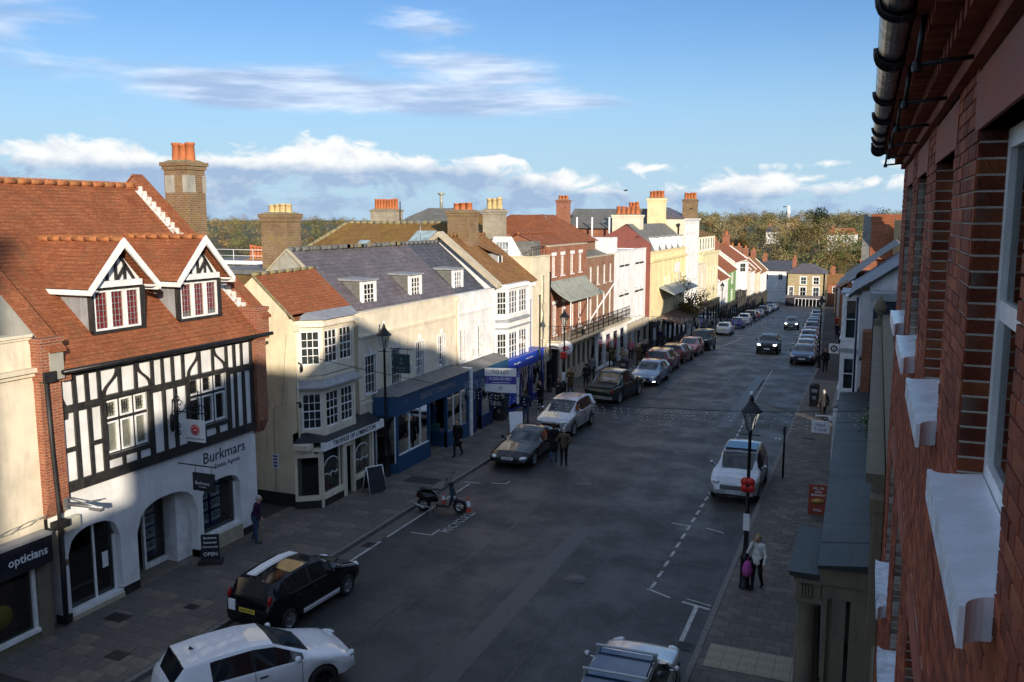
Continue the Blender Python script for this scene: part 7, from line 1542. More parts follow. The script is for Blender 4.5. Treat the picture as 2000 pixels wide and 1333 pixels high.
CARS = dict(
 hatch=dict(L=4.25, W=1.80, top=[(0, .50), (.05, .66), (.35, .80), (1.0, .95), (1.15, 1.0), (1.9, 1.40), (2.4, 1.47), (3.2, 1.46), (3.86, 1.39), (4.08, 1.04), (4.18, .92), (4.25, .70)], belt=[(0, .75), (1.0, .93), (4.25, 1.0)], cowl=1.08, wt=1.92, rt=3.84, rb=4.09, B=2.42, C=3.02, wh=(.86, 3.47), r=.32),
 small=dict(L=3.95, W=1.69, top=[(0, .50), (.05, .68), (.3, .82), (.85, .97), (.98, 1.02), (1.7, 1.43), (2.2, 1.49), (2.9, 1.47), (3.6, 1.39), (3.80, 1.06), (3.90, .9), (3.95, .7)], belt=[(0, .75), (.9, .95), (3.95, 1.02)], cowl=.92, wt=1.72, rt=3.58, rb=3.82, B=2.35, C=2.95, wh=(.76, 3.25), r=.30),
 suv=dict(L=4.5, W=1.86, top=[(0, .55), (.05, .80), (.3, .97), (1.0, 1.08), (1.15, 1.12), (1.85, 1.58), (2.4, 1.66), (3.5, 1.64), (4.1, 1.55), (4.3, 1.2), (4.42, 1.0), (4.5, .75)], belt=[(0, .9), (1.0, 1.05), (4.5, 1.12)], cowl=1.08, wt=1.88, rt=4.05, rb=4.33, B=2.5, C=3.5, wh=(.9, 3.55), r=.36),
 boxy=dict(L=4.6, W=1.9, top=[(0, .6), (.03, .95), (.2, 1.06), (1.15, 1.12), (1.25, 1.16), (1.72, 1.72), (2.2, 1.82), (3.8, 1.82), (4.4, 1.78), (4.5, 1.25), (4.56, 1.1), (4.6, .8)], belt=[(0, 1.0), (1.0, 1.1), (4.6, 1.15)], cowl=1.2, wt=1.76, rt=4.36, rb=4.52, B=2.5, C=3.5, wh=(.9, 3.6), r=.38),
 saloon=dict(L=4.75, W=1.83, top=[(0, .50), (.06, .66), (.4, .80), (1.25, .93), (1.4, .97), (2.15, 1.36), (2.6, 1.44), (3.3, 1.42), (4.1, 1.28), (4.45, 1.02), (4.68, .90), (4.75, .68)], belt=[(0, .75), (1.2, .90), (4.75, .98)], cowl=1.32, wt=2.18, rt=4.02, rb=4.48, B=2.75, C=3.75, wh=(.9, 3.75), r=.33),
 coupe=dict(L=4.75, W=1.88, top=[(0, .42), (.1, .54), (.5, .70), (1.4, .84), (1.65, .90), (2.5, 1.24), (2.85, 1.31), (3.3, 1.28), (4.2, .99), (4.55, .88), (4.7, .78), (4.75, .6)], belt=[(0, .62), (1.5, .80), (3.4, .84), (4.75, .84)], cowl=1.55, wt=2.52, rt=3.32, rb=4.2, B=3.2, C=3.3, wh=(.95, 3.72), r=.35),
 pickup=dict(L=5.3, W=1.87, top=[(0, .6), (.05, .92), (.3, 1.06), (1.2, 1.14), (1.35, 1.18), (2.0, 1.7), (2.4, 1.79), (3.2, 1.78), (3.45, 1.72), (3.62, 1.16), (3.7, 1.08), (5.2, 1.06), (5.28, .95), (5.3, .7)], belt=[(0, 1.0), (1.1, 1.1), (5.3, 1.04)], cowl=1.28, wt=2.02, rt=3.47, rb=3.62, B=2.55, C=3.3, wh=(1.0, 4.1), r=.39))
PROTO = {}
def car_proto(kind):
 if kind in PROTO: return PROTO[kind]
 c = CARS[kind]; Ln, W = c['L'], c['W']; r = c['r']; ar = r + .06
 ip = lambda tab, s: float(np.interp(s, [a for a, _ in tab], [b for _, b in tab]))
 hw_t = [(0, .76), (.05, .86), (.18, .945), (.6, .99), (1.2, 1.0), (Ln - .9, 1.0), (Ln - .4, .97), (Ln - .12, .91), (Ln, .82)]
 S = set([0, .02, .06, .12, .2, .32, .48, Ln - .02, Ln - .05, Ln - .12, Ln - .2, Ln - .3, Ln - .45, c['cowl'], c['cowl'] + .22, c['cowl'] + .45, c['wt'], c['rt'], c['rb'], c['B'] - .05, c['B'] + .05, c['C'], (c['C'] + c['rt']) / 2])
 for ws in c['wh']:
  for k in range(9): S.add(round(ws + ar * math.cos(math.pi * k / 8), 3))
 S |= set(s for s, _ in c['top']); S |= set(np.arange(.7, Ln - .5, .3).round(3)); S = sorted(S)
 S = [s for i, s in enumerate(S) if i == 0 or s - S[i - 1] > .006]
 ring = []
 for s in S:
  hw = W / 2 * ip(hw_t, s); zt = ip(c['top'], s); bl = min(ip(c['belt'], s), zt - .05); g = min(1, max(0, (zt - bl - .06) / .34))
  zb = .22 if .3 < s < Ln - .3 else .28; a = 0
  for ws in c['wh']:
   if abs(s - ws) < ar: a = max(a, math.sqrt(ar * ar - (s - ws) ** 2) + r * .96)
  zb2 = max(zb + .10, a); zm = max(.5 * (zb2 + bl), zb2 + .02); zm = min(zm, bl - .06)
  if a: zb2 = min(zb2, zm - .015)
  wr = hw * .86 * (1 - g) + min(hw * .93, W / 2 * .735) * g
  P = [(0, zb + .0), (hw * .78, zb + .02 + (.0 if not a else 0)), (hw * .965, zb2), (hw, zm), (hw * .988, bl - .05), (hw * .945, bl), (wr, zt - .03 - .05 * g), (wr * (.72 + .21 * g), zt - .012 - .012 * g), (0, zt + .008)]
  ring.append(P)
 parts = {k: MB() for k in ('body', 'windscreen', 'rear_window', 'side_window_l', 'side_window_r', 'headlight_l', 'headlight_r', 'tail_light_l', 'tail_light_r', 'lower_trim')}
 lists = {k: [] for k in parts}
 for i in range(len(S) - 1):
  sm = (S[i] + S[i + 1]) / 2
  gh = ip(c['top'], sm) - ip(c['belt'], sm)
  for j in range(8):
   for sg in (1, -1):
    side = 'l' if sg < 0 else 'r'; k = 'body'
    if j == 7 and c['cowl'] < sm < c['wt']: k = 'windscreen'
    elif j == 7 and c['rt'] < sm < c['rb']: k = 'rear_window'
    elif j == 6 and c['cowl'] + .1 < sm < c['wt'] and kind != 'x': k = 'windscreen' if sm < c['cowl'] + .0 else 'body'
    elif j == 5 and gh > .14 and c['cowl'] + .22 < sm < (c['C'] + (.0 if kind in ('pickup', 'coupe') else .28)):
     k = 'lower_trim' if abs(sm - c['B']) < .05 else 'side_window_' + side
    elif j == 4 and kind in ('suv', 'saloon', 'coupe', 'hatch') and Ln - .40 < sm < Ln - .02: k = 'tail_light_' + side
    elif j <= 1: k = 'lower_trim'
    q = []
    for (ii, jj) in ((i, j), (i, j + 1), (i + 1, j + 1), (i + 1, j)):
     x, z = ring[ii][jj]; q.append((sg * x, Ln / 2 - S[ii], z))
    if sg > 0: q = q[::-1]
    lists[k].append(q)
 for e, n in ((0, 0), (len(S) - 1, 1)):
  P = ring[e]; y = Ln / 2 - S[e]; poly = [(x, y, z) for x, z in P] + [(-x, y, z) for x, z in P[-2:0:-1]]
  lists['body'].append(poly if e else poly[::-1])
 res = []
 for k, fs in lists.items():
  if not fs: continue
  b = parts[k]; idx = {}
  for q in fs:
   ids = []
   for p in q:
    key = tuple(round(t, 4) for t in p)
    if key not in idx: idx[key] = len(b.v); b.v.append(p)
    if not ids or ids[-1] != idx[key]: ids.append(idx[key])
   if len(set(ids)) >= 3: b.f.append(tuple(dict.fromkeys(ids))); b.m.append(0); b.sm.append(True)
  nm = k.replace('_l', '').replace('_r', '') if k[-2:] in ('_l', '_r') else k
  mt = {'body': TRIM, 'lower_trim': TRIM, 'windscreen': CG, 'rear_window': CG}.get(k) or (CG if 'window' in k else LENS if 'head' in k else TAIL)
  me = b.mesh(nm, mt); me.set_sharp_from_angle(angle=R(38)); res.append((nm, me, None))
 def simple(nm, fn, mt, par=None):
  b = MB(); fn(b); me = b.mesh(nm, mt); res.append((nm, me, par)); return len(res) - 1
 hz = ip(c['top'], .1)
 fx = Ln / 2
 simple('grille', lambda b: [b.box(-W * .25, W * .25, fx - .08, fx + .006, hz * .80 - .11 + i * .04, hz * .80 - .09 + i * .04) for i in range(4)] + [b.box(-W * .26, W * .26, fx - .08, fx + .002, hz * .80 - .12, hz * .80 + .05)], TRIM)
 simple('front_plate', lambda b: b.box(-.26, .26, fx - .01, fx + .02, .42, .53), PLW)
 simple('rear_plate', lambda b: b.box(-.26, .26, -fx - .012, -fx + .02, .62 if kind != 'pickup' else .5, .73 if kind != 'pickup' else .61), PLY)
 simple('bumper_intake', lambda b: b.box(-W * .34, W * .34, fx - .12, fx + .003, .29, .38), TRIM)
 def ell(b, c0, rx, ry, rz_, sw=0.0):
  n, q = 10, 6; pts = []
  for i in range(q + 1):
   t = math.pi * i / q
   for k in range(n): a = 2 * math.pi * k / n; x, y, z = rx * math.sin(t) * math.cos(a), ry * math.sin(t) * math.sin(a), rz_ * math.cos(t); pts.append((c0[0] + x, c0[1] + y - sw * x, c0[2] + z))
  b.add(pts, [(i * n + k, i * n + (k + 1) % n, (i + 1) * n + (k + 1) % n, (i + 1) * n + k) for i in range(q) for k in range(n)], 0, True)
 for sg in (-1, 1):
  sx = sg * W * .365; zf = ip(c['top'], .17) - .075
  simple('headlight', lambda b: ell(b, (sx, fx - .15, zf), .17, .17, .085, .55 * sg), LENS)
  simple('fog_lamp', lambda b: ell(b, (sg * W * .37, fx - .10, .40), .07, .05, .04), TRIM)
  if kind in ('small', 'pickup', 'boxy'): tz = {'small': 1.0, 'pickup': .86, 'boxy': 1.0}[kind]; simple('tail_light', lambda b: ell(b, (sg * W * (.405 if kind == 'small' else .43), -fx + .12, tz), .05, .09, .15), TAIL)
 for sg in (-1, 1):
  ms = c['cowl'] + .42; bl = ip(c['belt'], ms)
  simple('mirror', lambda b: (b.lathe((sg * (W / 2 + .10), fx - ms, bl + .10), [(.001, -.06), (.07, -.045), (.085, 0), (.07, .05), (.001, .07)], 8, ax=(0, 1, 0)), b.box(min(sg * (W / 2 - .06), sg * (W / 2 + .08)), max(sg * (W / 2 - .06), sg * (W / 2 + .08)), fx - ms - .02, fx - ms + .02, bl + .03, bl + .07)), TRIM)
  def seams(b):
   for sd in (c['cowl'] + .28, c['B'], c['C'] + .06):
    if sd > Ln - .8: continue
    hw = W / 2 * ip(hw_t, sd); zz = ip(c['belt'], sd); b.tube([(sg * hw * .985, fx - sd, .36), (sg * (hw + .002), fx - sd, .55), (sg * (hw * .99 + .002), fx - sd, zz - .05), (sg * (hw * .945 + .003), fx - sd, zz)], .006, 4)
   for sd in (c['B'] - .18, c['C'] - .08): b.box(sg * W / 2 - .015, sg * W / 2 + .015, fx - sd - .09, fx - sd + .09, ip(c['belt'], sd) - .16, ip(c['belt'], sd) - .13)
  simple('door_seams', seams, TRIM)
 for ws in c['wh']:
  for sg in (-1, 1):
   ct = Vector((sg * (W / 2 - .10), fx - ws, r)); ax = (sg, 0, 0)
   k = simple('wheel', lambda b: b.lathe(ct, [(r * .66, -.10), (r * .93, -.10), (r, -.07), (r, .07), (r * .93, .095), (r * .68, .095), (r * .64, .07)], 20, ax=ax), TY)
   def rimf(b):
    b.lathe(ct, [(r * .68, .06), (r * .68, .085), (r * .60, .09), (r * .58, .03), (r * .001, .03)], 20, ax=ax); b.lathe(ct, [(.07, .03), (.07, .09), (.001, .10)], 10, ax=ax)
    for q in range(5):
     a = 2 * math.pi * q / 5 + .3; d = Vector((0, math.cos(a), math.sin(a))); t = Vector((0, -math.sin(a), math.cos(a))) * .035
     o = ct + Vector((sg * .08, 0, 0)); i0 = Vector((-sg * .04, 0, 0)); p = [o - t, o + t, o + t * .8 + d * r * .62, o - t * .8 + d * r * .62]; b.hexa(p + [w - i0 * .4 for w in p])
   simple('rim', rimf, RIM, k)
 PROTO[kind] = res; return res
def car(kind, x, y, rz, col, label, lit=False, taillit=False, rims=None, group='cars along the street', z=None, metal=0.0, cat='car', name='parked_car', plate=None):
 res = car_proto(kind); zz = gz(y) if z is None else z
 H = thing(name, label, cat, (x, y, zz), rz, group); H.name = name if False else H.name
 sl = -.07 if y > 76 else (-.0024 * (y - 50) if y > 50 else 0); H.rotation_euler = (math.atan(sl) * math.cos(rz), 0, rz)
 objs = []
 for nm, me, par in res:
  o = bpy.data.objects.new(nm, me); COL.objects.link(o); o.parent = H if par is None else objs[par]; objs.append(o); mt = None
  if nm in ('body', 'mirror'): mt = col
  if nm == 'headlight' and lit: mt = LIT
  if nm == 'tail_light' and taillit: mt = TAILLIT
  if nm == 'rim' and rims: mt = rims
  if mt: o.material_slots[0].link = 'OBJECT'; o.material_slots[0].material = mt
 if plate:
  for end, txt in ((1, plate), (-1, plate)):
   me = text_mesh(txt, .095, .001); me.materials.clear(); me.materials.append(M_['darkprint']); o = bpy.data.objects.new('plate_lettering', me); COL.objects.link(o); o.parent = [q for q in objs if q.name.startswith('front_plate' if end > 0 else 'rear_plate')][0]
   Ln = CARS[kind]['L']; o.rotation_euler = (R(90), 0, R(180) if end > 0 else 0); o.location = (0, end * (Ln / 2 + (.022 if end > 0 else .014)), .475 if end > 0 else (.675 if kind != 'pickup' else .555))
 return H, objs
WHITE = paint('white_car_paint', (.74, .75, .77)); BLACK = paint('black_car_paint', (.004, .005, .007), 0, .1, .5, .15); SILVER = paint('silver_car_paint', (.46, .47, .49), .65, .3); BLUESIL = paint('blue_silver_car_paint', (.17, .23, .32), .6, .3)
DGREEN = paint('dark_green_car_paint', (.008, .022, .018), .2, .15, .5, .2); DRED = paint('dark_red_car_paint', (.14, .01, .012), .3); RED = paint('red_car_paint', (.36, .02, .018)); NAVY = paint('navy_car_paint', (.008, .014, .05), .2, .15, .6, .2); BLUE = paint('blue_car_paint', (.02, .04, .30), .3); GREY = paint('grey_car_paint', (.10, .11, .12), .5); PEWTER = paint('pewter_car_paint', (.30, .30, .30), .65)
def rel(H, b, nm, mt, parent=None):
 me = b.mesh(nm, mt); o = bpy.data.objects.new(nm, me); COL.objects.link(o); o.parent = parent or H; return o
def cars():
 H, ob = car('hatch', -12.62, 15.3, R(-33), WHITE, 'white hatchback pulling out at the bottom left edge', rims=RIMB, name='moving_car', group='moving cars')
 b = MB(); b.add([(-.02, -1.35, 1.46), (.02, -1.35, 1.46), (.015, -1.43, 1.54), (-.015, -1.43, 1.54), (0, -1.47, 1.46)], [(0, 1, 2, 3), (1, 4, 2), (0, 3, 4)]); rel(H, b, 'roof_aerial', TRIM)
 # pale spoiler lip
 H, ob = car('small', -14.5, 19.45, R(-4), BLACK, 'black small hatchback with white roof stripes parked nearest on the left', plate='KR57 EVO')
 b = MB(); prof = [(1.98 - s, float(np.interp(s, [a for a, _ in CARS['small']['top']], [q for _, q in CARS['small']['top']])) + .014) for s in (1.74, 1.95, 2.2, 2.55, 2.9, 3.2, 3.45)]
 for x0, x1 in ((-.44, -.20), (-.17, -.13)):
  for (ya, za), (yb, zb) in zip(prof, prof[1:]): b.hexa([(x0, ya, za - .02), (x1, ya, za - .02), (x1, yb, zb - .02), (x0, yb, zb - .02), (x0, ya, za), (x1, ya, za), (x1, yb, zb), (x0, yb, zb)])
 rel(H, b, 'roof_stripe', M_['signwhite'])
 b = MB(); [b.box(.842, .852, -.75, .8, z0, z1) for z0, z1 in ((.32, .40), (.28, .292))]; rel(H, b, 'sill_stripe', M_['signwhite'])
 b = MB(); b.box(-.62, -.40, -1.99, -1.95, .62, .90); rel(H, b, 'rear_sticker', M_['signwhite'])
 car('coupe', -14.3, 36.55, R(180), BLACK, 'low black sports coupe facing up the street on the left', plate='AF52 XKR')
 H, ob = car('suv', -14.35, 42.3, R(178), SILVER, 'silver sport utility car parked behind the black coupe', metal=.5)
 car('pickup', -14.15, 50.7, R(-7), DGREEN, 'dark green pickup truck seen from behind with chrome roll bar', cat='pickup truck', plate='KN21 TRK')
 P = bpy.data.objects.get('parked_car.003') or ob[0]
 H = [o for o in bpy.data.objects if o.get('category') == 'pickup truck'][0]
 b = MB(); [b.tube([(s * .82, -.85, 1.06), (s * .74, -.78, 1.55)] + [(0.0 if False else s * .74, -.78, 1.55), (0, -.78, 1.60)], .035, 6) for s in (-1, 1)]; [b.tube([(s * .8, -1.6, 1.07), (s * .74, -.80, 1.55)], .03, 6) for s in (-1, 1)]; rel(H, b, 'roll_bar', M_['steel'])
 b = MB(); b.box(-.8, .8, -2.5, -1.0, 1.075, 1.10); rel(H, b, 'load_cover', TRIM); b = MB(); b.box(-.9, .9, -2.74, -2.6, .45, .6); rel(H, b, 'rear_bumper', M_['steel'])
 b = MB(); b.box(-.5, .5, -.97, -.965, 1.36, 1.40); b.box(-.4, .4, -.97, -.965, 1.27, 1.32); rel(H, b, 'window_print', M_['gold'])
 car('saloon', -13.55, 57.2, R(180), BLUESIL, 'blue silver estate car with daytime lamps behind the green pickup', lit=False)
 H = bpy.data.objects[[o.name for o in bpy.data.objects if o.get('label', '').startswith('blue silver estate')][0]]
 b = MB(); [b.box(s * .72 - .14, s * .72 + .14, 2.3, 2.36, .36, .41) for s in (-1, 1)]; rel(H, b, 'daytime_lamp', LIT)
 car('suv', -14.0, 62.8, 0, DRED, 'dark red car with rear lamps glowing on the left', taillit=True)
 car('hatch', -14.1, 68.6, R(-3), DRED, 'dark red hatchback behind the glowing rear lamps'); car('hatch', -14.2, 74.0, R(180), RED, 'bright red hatchback parked in front of the black off roader')
 car('boxy', -14.3, 80.4, R(180), BLACK, 'square black off road car facing uphill on the left', cat='car')
 lefts = [('hatch', 104.5, WHITE, 'white hatchback seen from behind below the icicle lights', 0), ('small', 120.5, BLUE, 'bright blue car behind the white hatchback', 0), ('suv', 131, WHITE, 'white sport utility car parked downhill of the blue car', 0), ('boxy', 141, BLACK, 'black off road car parked downhill of the white one', 0), ('hatch', 150, RED, 'red car far down on the left', 0), ('hatch', 158, GREY, 'grey hatchback beyond the far red car', 180), ('boxy', 170, NAVY, 'dark blue van shaped car facing uphill far down the hill', 180), ('hatch', 180, SILVER, 'silver hatchback beyond the far blue van shaped car', 180), ('suv', 190, GREY, 'grey sport utility car near the foot of the hill', 180), ('saloon', 200, SILVER, 'silver saloon near the foot of the hill on the left', 180), ('hatch', 210, BLACK, 'black car last in the left hand row', 180)]
 for k, y, c, lb, a in lefts: car(k, KL + 1.15 + cx(y), y, R(a + 2.75), c, lb)
 car('suv', -8.45, 80.6, R(181), BLACK, 'dark car with bright headlamps driving up the middle of the street', lit=True, name='moving_car', group='moving cars'); car('suv', -10.1, 123.5, R(182), GREY, 'second dark car driving uphill further away', lit=True, name='moving_car', group='moving cars')
 car('suv', -4.62, 35.35, R(181), SILVER, 'silver sport utility car parked on the right beside the lamp post', plate='HG19 WPV')
 H = [o for o in bpy.data.objects if o.get('label', '').startswith('silver sport utility car parked on the right')][0]
 b = MB(); [b.box(-.47, .47, 2.245, 2.262, .56 + i * .042, .578 + i * .042) for i in range(4)]; rel(H, b, 'chrome_grille', M_['steel']); b = MB(); b.hexa([(-.62, -.9, 1.668), (.62, -.9, 1.668), (.62, .2, 1.668), (-.62, .2, 1.668), (-.6, -.9, 1.68), (.6, -.9, 1.68), (.6, .2, 1.68), (-.6, .2, 1.68)]); rel(H, b, 'glass_roof', CG)
 # roof rack car at the bottom edge
 H, ob = car('saloon', -4.55, 17.45, R(2), SILVER, 'silver car with roof bars cut off by the bottom edge on the right')
 b = MB(); b.hexa([(-.62, -1.0, 1.43), (.62, -1.0, 1.43), (.60, .2, 1.42), (-.60, .2, 1.42), (-.6, -1.0, 1.455), (.6, -1.0, 1.455), (.58, .2, 1.448), (-.58, .2, 1.448)]); b.hexa([(-.56, -1.8, 1.3), (.56, -1.8, 1.3), (.6, -1.0, 1.43), (-.6, -1.0, 1.43), (-.56, -1.8, 1.33), (.56, -1.8, 1.33), (.6, -1.0, 1.455), (-.6, -1.0, 1.455)]); rel(H, b, 'glass_roof', paint('sky_reflection_roof_glass', (.012, .03, .075), .3, .08))  # navy base colour paints the blue sky reflection into the roof glass
 for y in (.12, -.95):
  b = MB(); b.box(-.68, .68, y - .035, y + .035, 1.53, 1.56); [b.box(s * .62 - .04, s * .62 + .04, y - .05, y + .05, 1.38, 1.53) for s in (-1, 1)]; rel(H, b, 'roof_bar', M_['steel'])
 rights = [('saloon', 73.0, NAVY, 'dark blue saloon first in the right hand line facing us'), ('hatch', 79.3, SILVER, 'silver hatchback second in the right hand line'), ('hatch', 85.5, PEWTER, 'pewter hatchback third in the right hand line'), ('suv', 91.8, SILVER, 'silver sport utility car fourth in the right hand line'), ('saloon', 103.0, RED, 'red car with pale roof in the right hand line'), ('suv', 112.0, NAVY, 'dark blue car beyond the red one in the right hand line'), ('suv', 122, BLACK, 'black car downhill in the right hand line'), ('hatch', 134, SILVER, 'silver hatchback far down the right hand line'), ('hatch', 146, GREY, 'grey hatchback far down the right hand line'), ('suv', 160, WHITE, 'white car last in the right hand line')]
 for k, y, c, lb in rights: car(k, KR - 1.12 + cx(y), y, R(180 + (0 if y < 76 else 2.75)), c, lb)
cars()
def scooter():
 H = thing('motor_scooter', 'black motor scooter standing at the left kerb with a traffic cone on its footboard', 'scooter', (-14.45, 28.12, 0), R(-79)); H.scale = (1.35, 1.08, 1.08)
 BK = BLACK; b = MB()
 def prof(rows, mt, nm):
  q = MB(); n = 10; pts = []
  for y, zc, hw, hz in rows:
   for i in range(n): a = 2 * math.pi * i / n; pts.append((hw * math.cos(a), y, zc + hz * math.sin(a)))
  q.add(pts, [(j * n + i, j * n + (i + 1) % n, (j + 1) * n + (i + 1) % n, (j + 1) * n + i) for j in range(len(rows) - 1) for i in range(n)] + [tuple(range(n)), tuple(range(len(pts) - 1, len(pts) - n - 1, -1))], 0, True); return rel(H, q, nm, mt)
 prof([(-.82, .62, .04, .05), (-.75, .58, .13, .14), (-.55, .55, .20, .20), (-.3, .54, .21, .21), (-.12, .5, .15, .16), (-.05, .45, .06, .08)], BK, 'rear_body')
 prof([(-.72, .80, .06, .03), (-.6, .82, .12, .045), (-.3, .80, .14, .05), (-.08, .80, .11, .045), (-.0, .78, .04, .02)], TRIM, 'seat')
 q = MB(); q.hexa([(-.16, -.1, .24), (.16, -.1, .24), (.17, .38, .24), (-.17, .38, .24), (-.16, -.1, .30), (.16, -.1, .30), (.17, .38, .30), (-.17, .38, .30)]); rel(H, q, 'footboard', TRIM)
 prof([(.36, .28, .17, .03), (.40, .45, .20, .05), (.40, .7, .2, .06), (.36, .92, .14, .06), (.33, 1.02, .05, .05)], paint('deep_teal_scooter', (.01, .05, .08)), 'leg_shield') if False else None
 q = MB(); q.prism([(-.18, .34, .26), (.18, .34, .26), (.21, .44, .6), (.12, .36, 1.0), (-.12, .36, 1.0), (-.21, .44, .6)], [(-.16, .40, .26), (.16, .40, .26), (.17, .52, .6), (.09, .42, 1.0), (-.09, .42, 1.0), (-.17, .52, .6)]); rel(H, q, 'leg_shield', paint('deep_teal_scooter', (.008, .035, .055)))
 q = MB(); q.tube([(-.34, .28, 1.08), (-.1, .35, 1.07), (.1, .35, 1.07), (.34, .28, 1.08)], .022, 6); q.lathe((0, .42, 1.02), [(.06, -.08), (.085, 0), (.08, .05), (.001, .06)], 10, ax=(0, 1, .1)); [q.tube([(s * .22, .32, 1.08), (s * .34, .36, 1.28)], .008, 5) for s in (-1, 1)]; [q.lathe((s * .35, .36, 1.30), [(.001, 0), (.055, .01), (.05, .03), (.001, .035)], 8, ax=(0, 1, 0)) for s in (-1, 1)]; rel(H, q, 'handlebar', TRIM)
 q = MB(); q.box(-.04, .04, .5, .53, .48, .58); rel(H, q, 'front_badge', M_['signwhite'])
 prof([(.50, .42, .05, .05), (.58, .47, .08, .05), (.75, .46, .085, .05), (.88, .38, .07, .06), (.93, .28, .04, .05)], BK, 'front_mudguard')
 for y in (.70, -.58):
  q = MB(); q.lathe((0, y, .24), [(.14, -.045), (.21, -.055), (.24, -.03), (.24, .03), (.21, .055), (.14, .045)], 18, ax=(1, 0, 0)); w = rel(H, q, 'wheel', TY)
  q = MB(); q.lathe((0, y, .24), [(.15, -.03), (.15, .03)], 18, ax=(1, 0, 0)); [q.box(-.02, .02, y - .015, y + .015, .24 - .14, .24 + .14) for _ in (0,)]; q.box(-.02, .02, y - .14, y + .14, .225, .255); rel(H, q, 'rim', RIM, w)
 q = MB(); q.tube([(.18, -.25, .2), (.19, -.6, .24), (.18, -.95, .33)], [.03, .045, .05], 8); rel(H, q, 'exhaust', M_['steel'])
 q = MB(); [q.tube([(s * .1, -.15, .24), (s * .2, -.2, .02)], .015, 5) for s in (-1, 1)]; rel(H, q, 'centre_stand', TRIM)
 q = MB(); q.box(-.05, .05, -.86, -.8, .5, .58); rel(H, q, 'tail_light', TAIL)
 def cone(x, y, z, lb, s=1.0):
  C_ = thing('traffic_cone', lb, 'cone', (x, y, z), group='traffic cones'); OR = plain('orange_cone', (.45, .05, .02), .6, var=.1); q = MB(); q.lathe((x, y, z), [(.13 * s, .03), (.025 * s, .62 * s), (.001, .62 * s)], 14); q.build('cone_body', OR, C_)
  q = MB(); q.lathe((x, y, z), [(.105 * s, .24 * s), (.067 * s, .46 * s)], 14); q.build('white_band', M_['signwhite'], C_); q = MB(); q.plan([(x - .19 * s, y - .19 * s), (x + .19 * s, y - .19 * s), (x + .19 * s, y + .19 * s), (x - .19 * s, y + .19 * s)], z + .002, z + .035); q.build('base', plain('grey_cone_base', (.12, .12, .11), .8), C_)
 cone(-13.45, 28.42, 0.0, 'orange and white traffic cone beside the scooter front wheel'); cone(-14.32, 28.16, .302, 'orange traffic cone standing on the scooter footboard', .72)
scooter()
# ------------------------------------------------------------------ people: one continuous skin per figure
def surface_nets(F, o, h):
 n = np.array(F.shape); ins = F < 0
 c = ins[:-1, :-1, :-1].astype(np.int8)
 cnt = np.zeros(n - 1, np.int8); acc = np.zeros((*(n - 1), 3)); ec = np.zeros(n - 1)
 cor = [(i, j, k) for i in (0, 1) for j in (0, 1) for k in (0, 1)]
 sl = lambda d: tuple(slice(d[a], n[a] - 1 + d[a]) for a in range(3))
 for a in range(3):
  for cc in cor:
   if cc[a]: continue
   d = list(cc); d[a] = 1; A, B = F[sl(cc)], F[sl(d)]; m = (A < 0) != (B < 0)
   t = np.where(m, A / np.where(A == B, 1, A - B), 0); ec += m
   for q in range(3): acc[..., q] += m * (cc[q] + (t if q == a else 0))
 act = ec > 0; idx = -np.ones(n - 1, np.int64); idx[act] = np.arange(act.sum())
 P = np.argwhere(act) + acc[act] / ec[act][:, None]; V = o + P * h; Q = []
 for a in range(3):
  b_, c_ = (a + 1) % 3, (a + 2) % 3; s0 = [slice(None)] * 3; s1 = [slice(None)] * 3
  s0[a] = slice(0, n[a] - 1); s1[a] = slice(1, n[a]); A, B = ins[tuple(s0)], ins[tuple(s1)]; E = np.argwhere(A != B)
  E = E[(E[:, b_] > 0) & (E[:, c_] > 0) & (E[:, b_] < n[b_] - 1) & (E[:, c_] < n[c_] - 1)]
  fl = A[tuple(E.T)]; db = np.zeros(3, int); db[b_] = 1; dc = np.zeros(3, int); dc[c_] = 1
  q = np.stack([idx[tuple((E - db - dc).T)], idx[tuple((E - dc).T)], idx[tuple(E.T)], idx[tuple((E - db).T)]], 1)
  q[~fl] = q[~fl][:, ::-1]; Q.append(q)
 return V, np.concatenate(Q)
CLO = {}
def cloth(name, c):
 if name not in CLO: CLO[name] = plain('cloth_' + name, c, .9, var=.25, scale=8, bump=.3, spec=.2)
 return CLO[name]
SKIN = plain('skin', (.50, .29, .20), .6, var=.08, scale=9, bump=.05); SHOE = cloth('shoe', (.02, .018, .016))
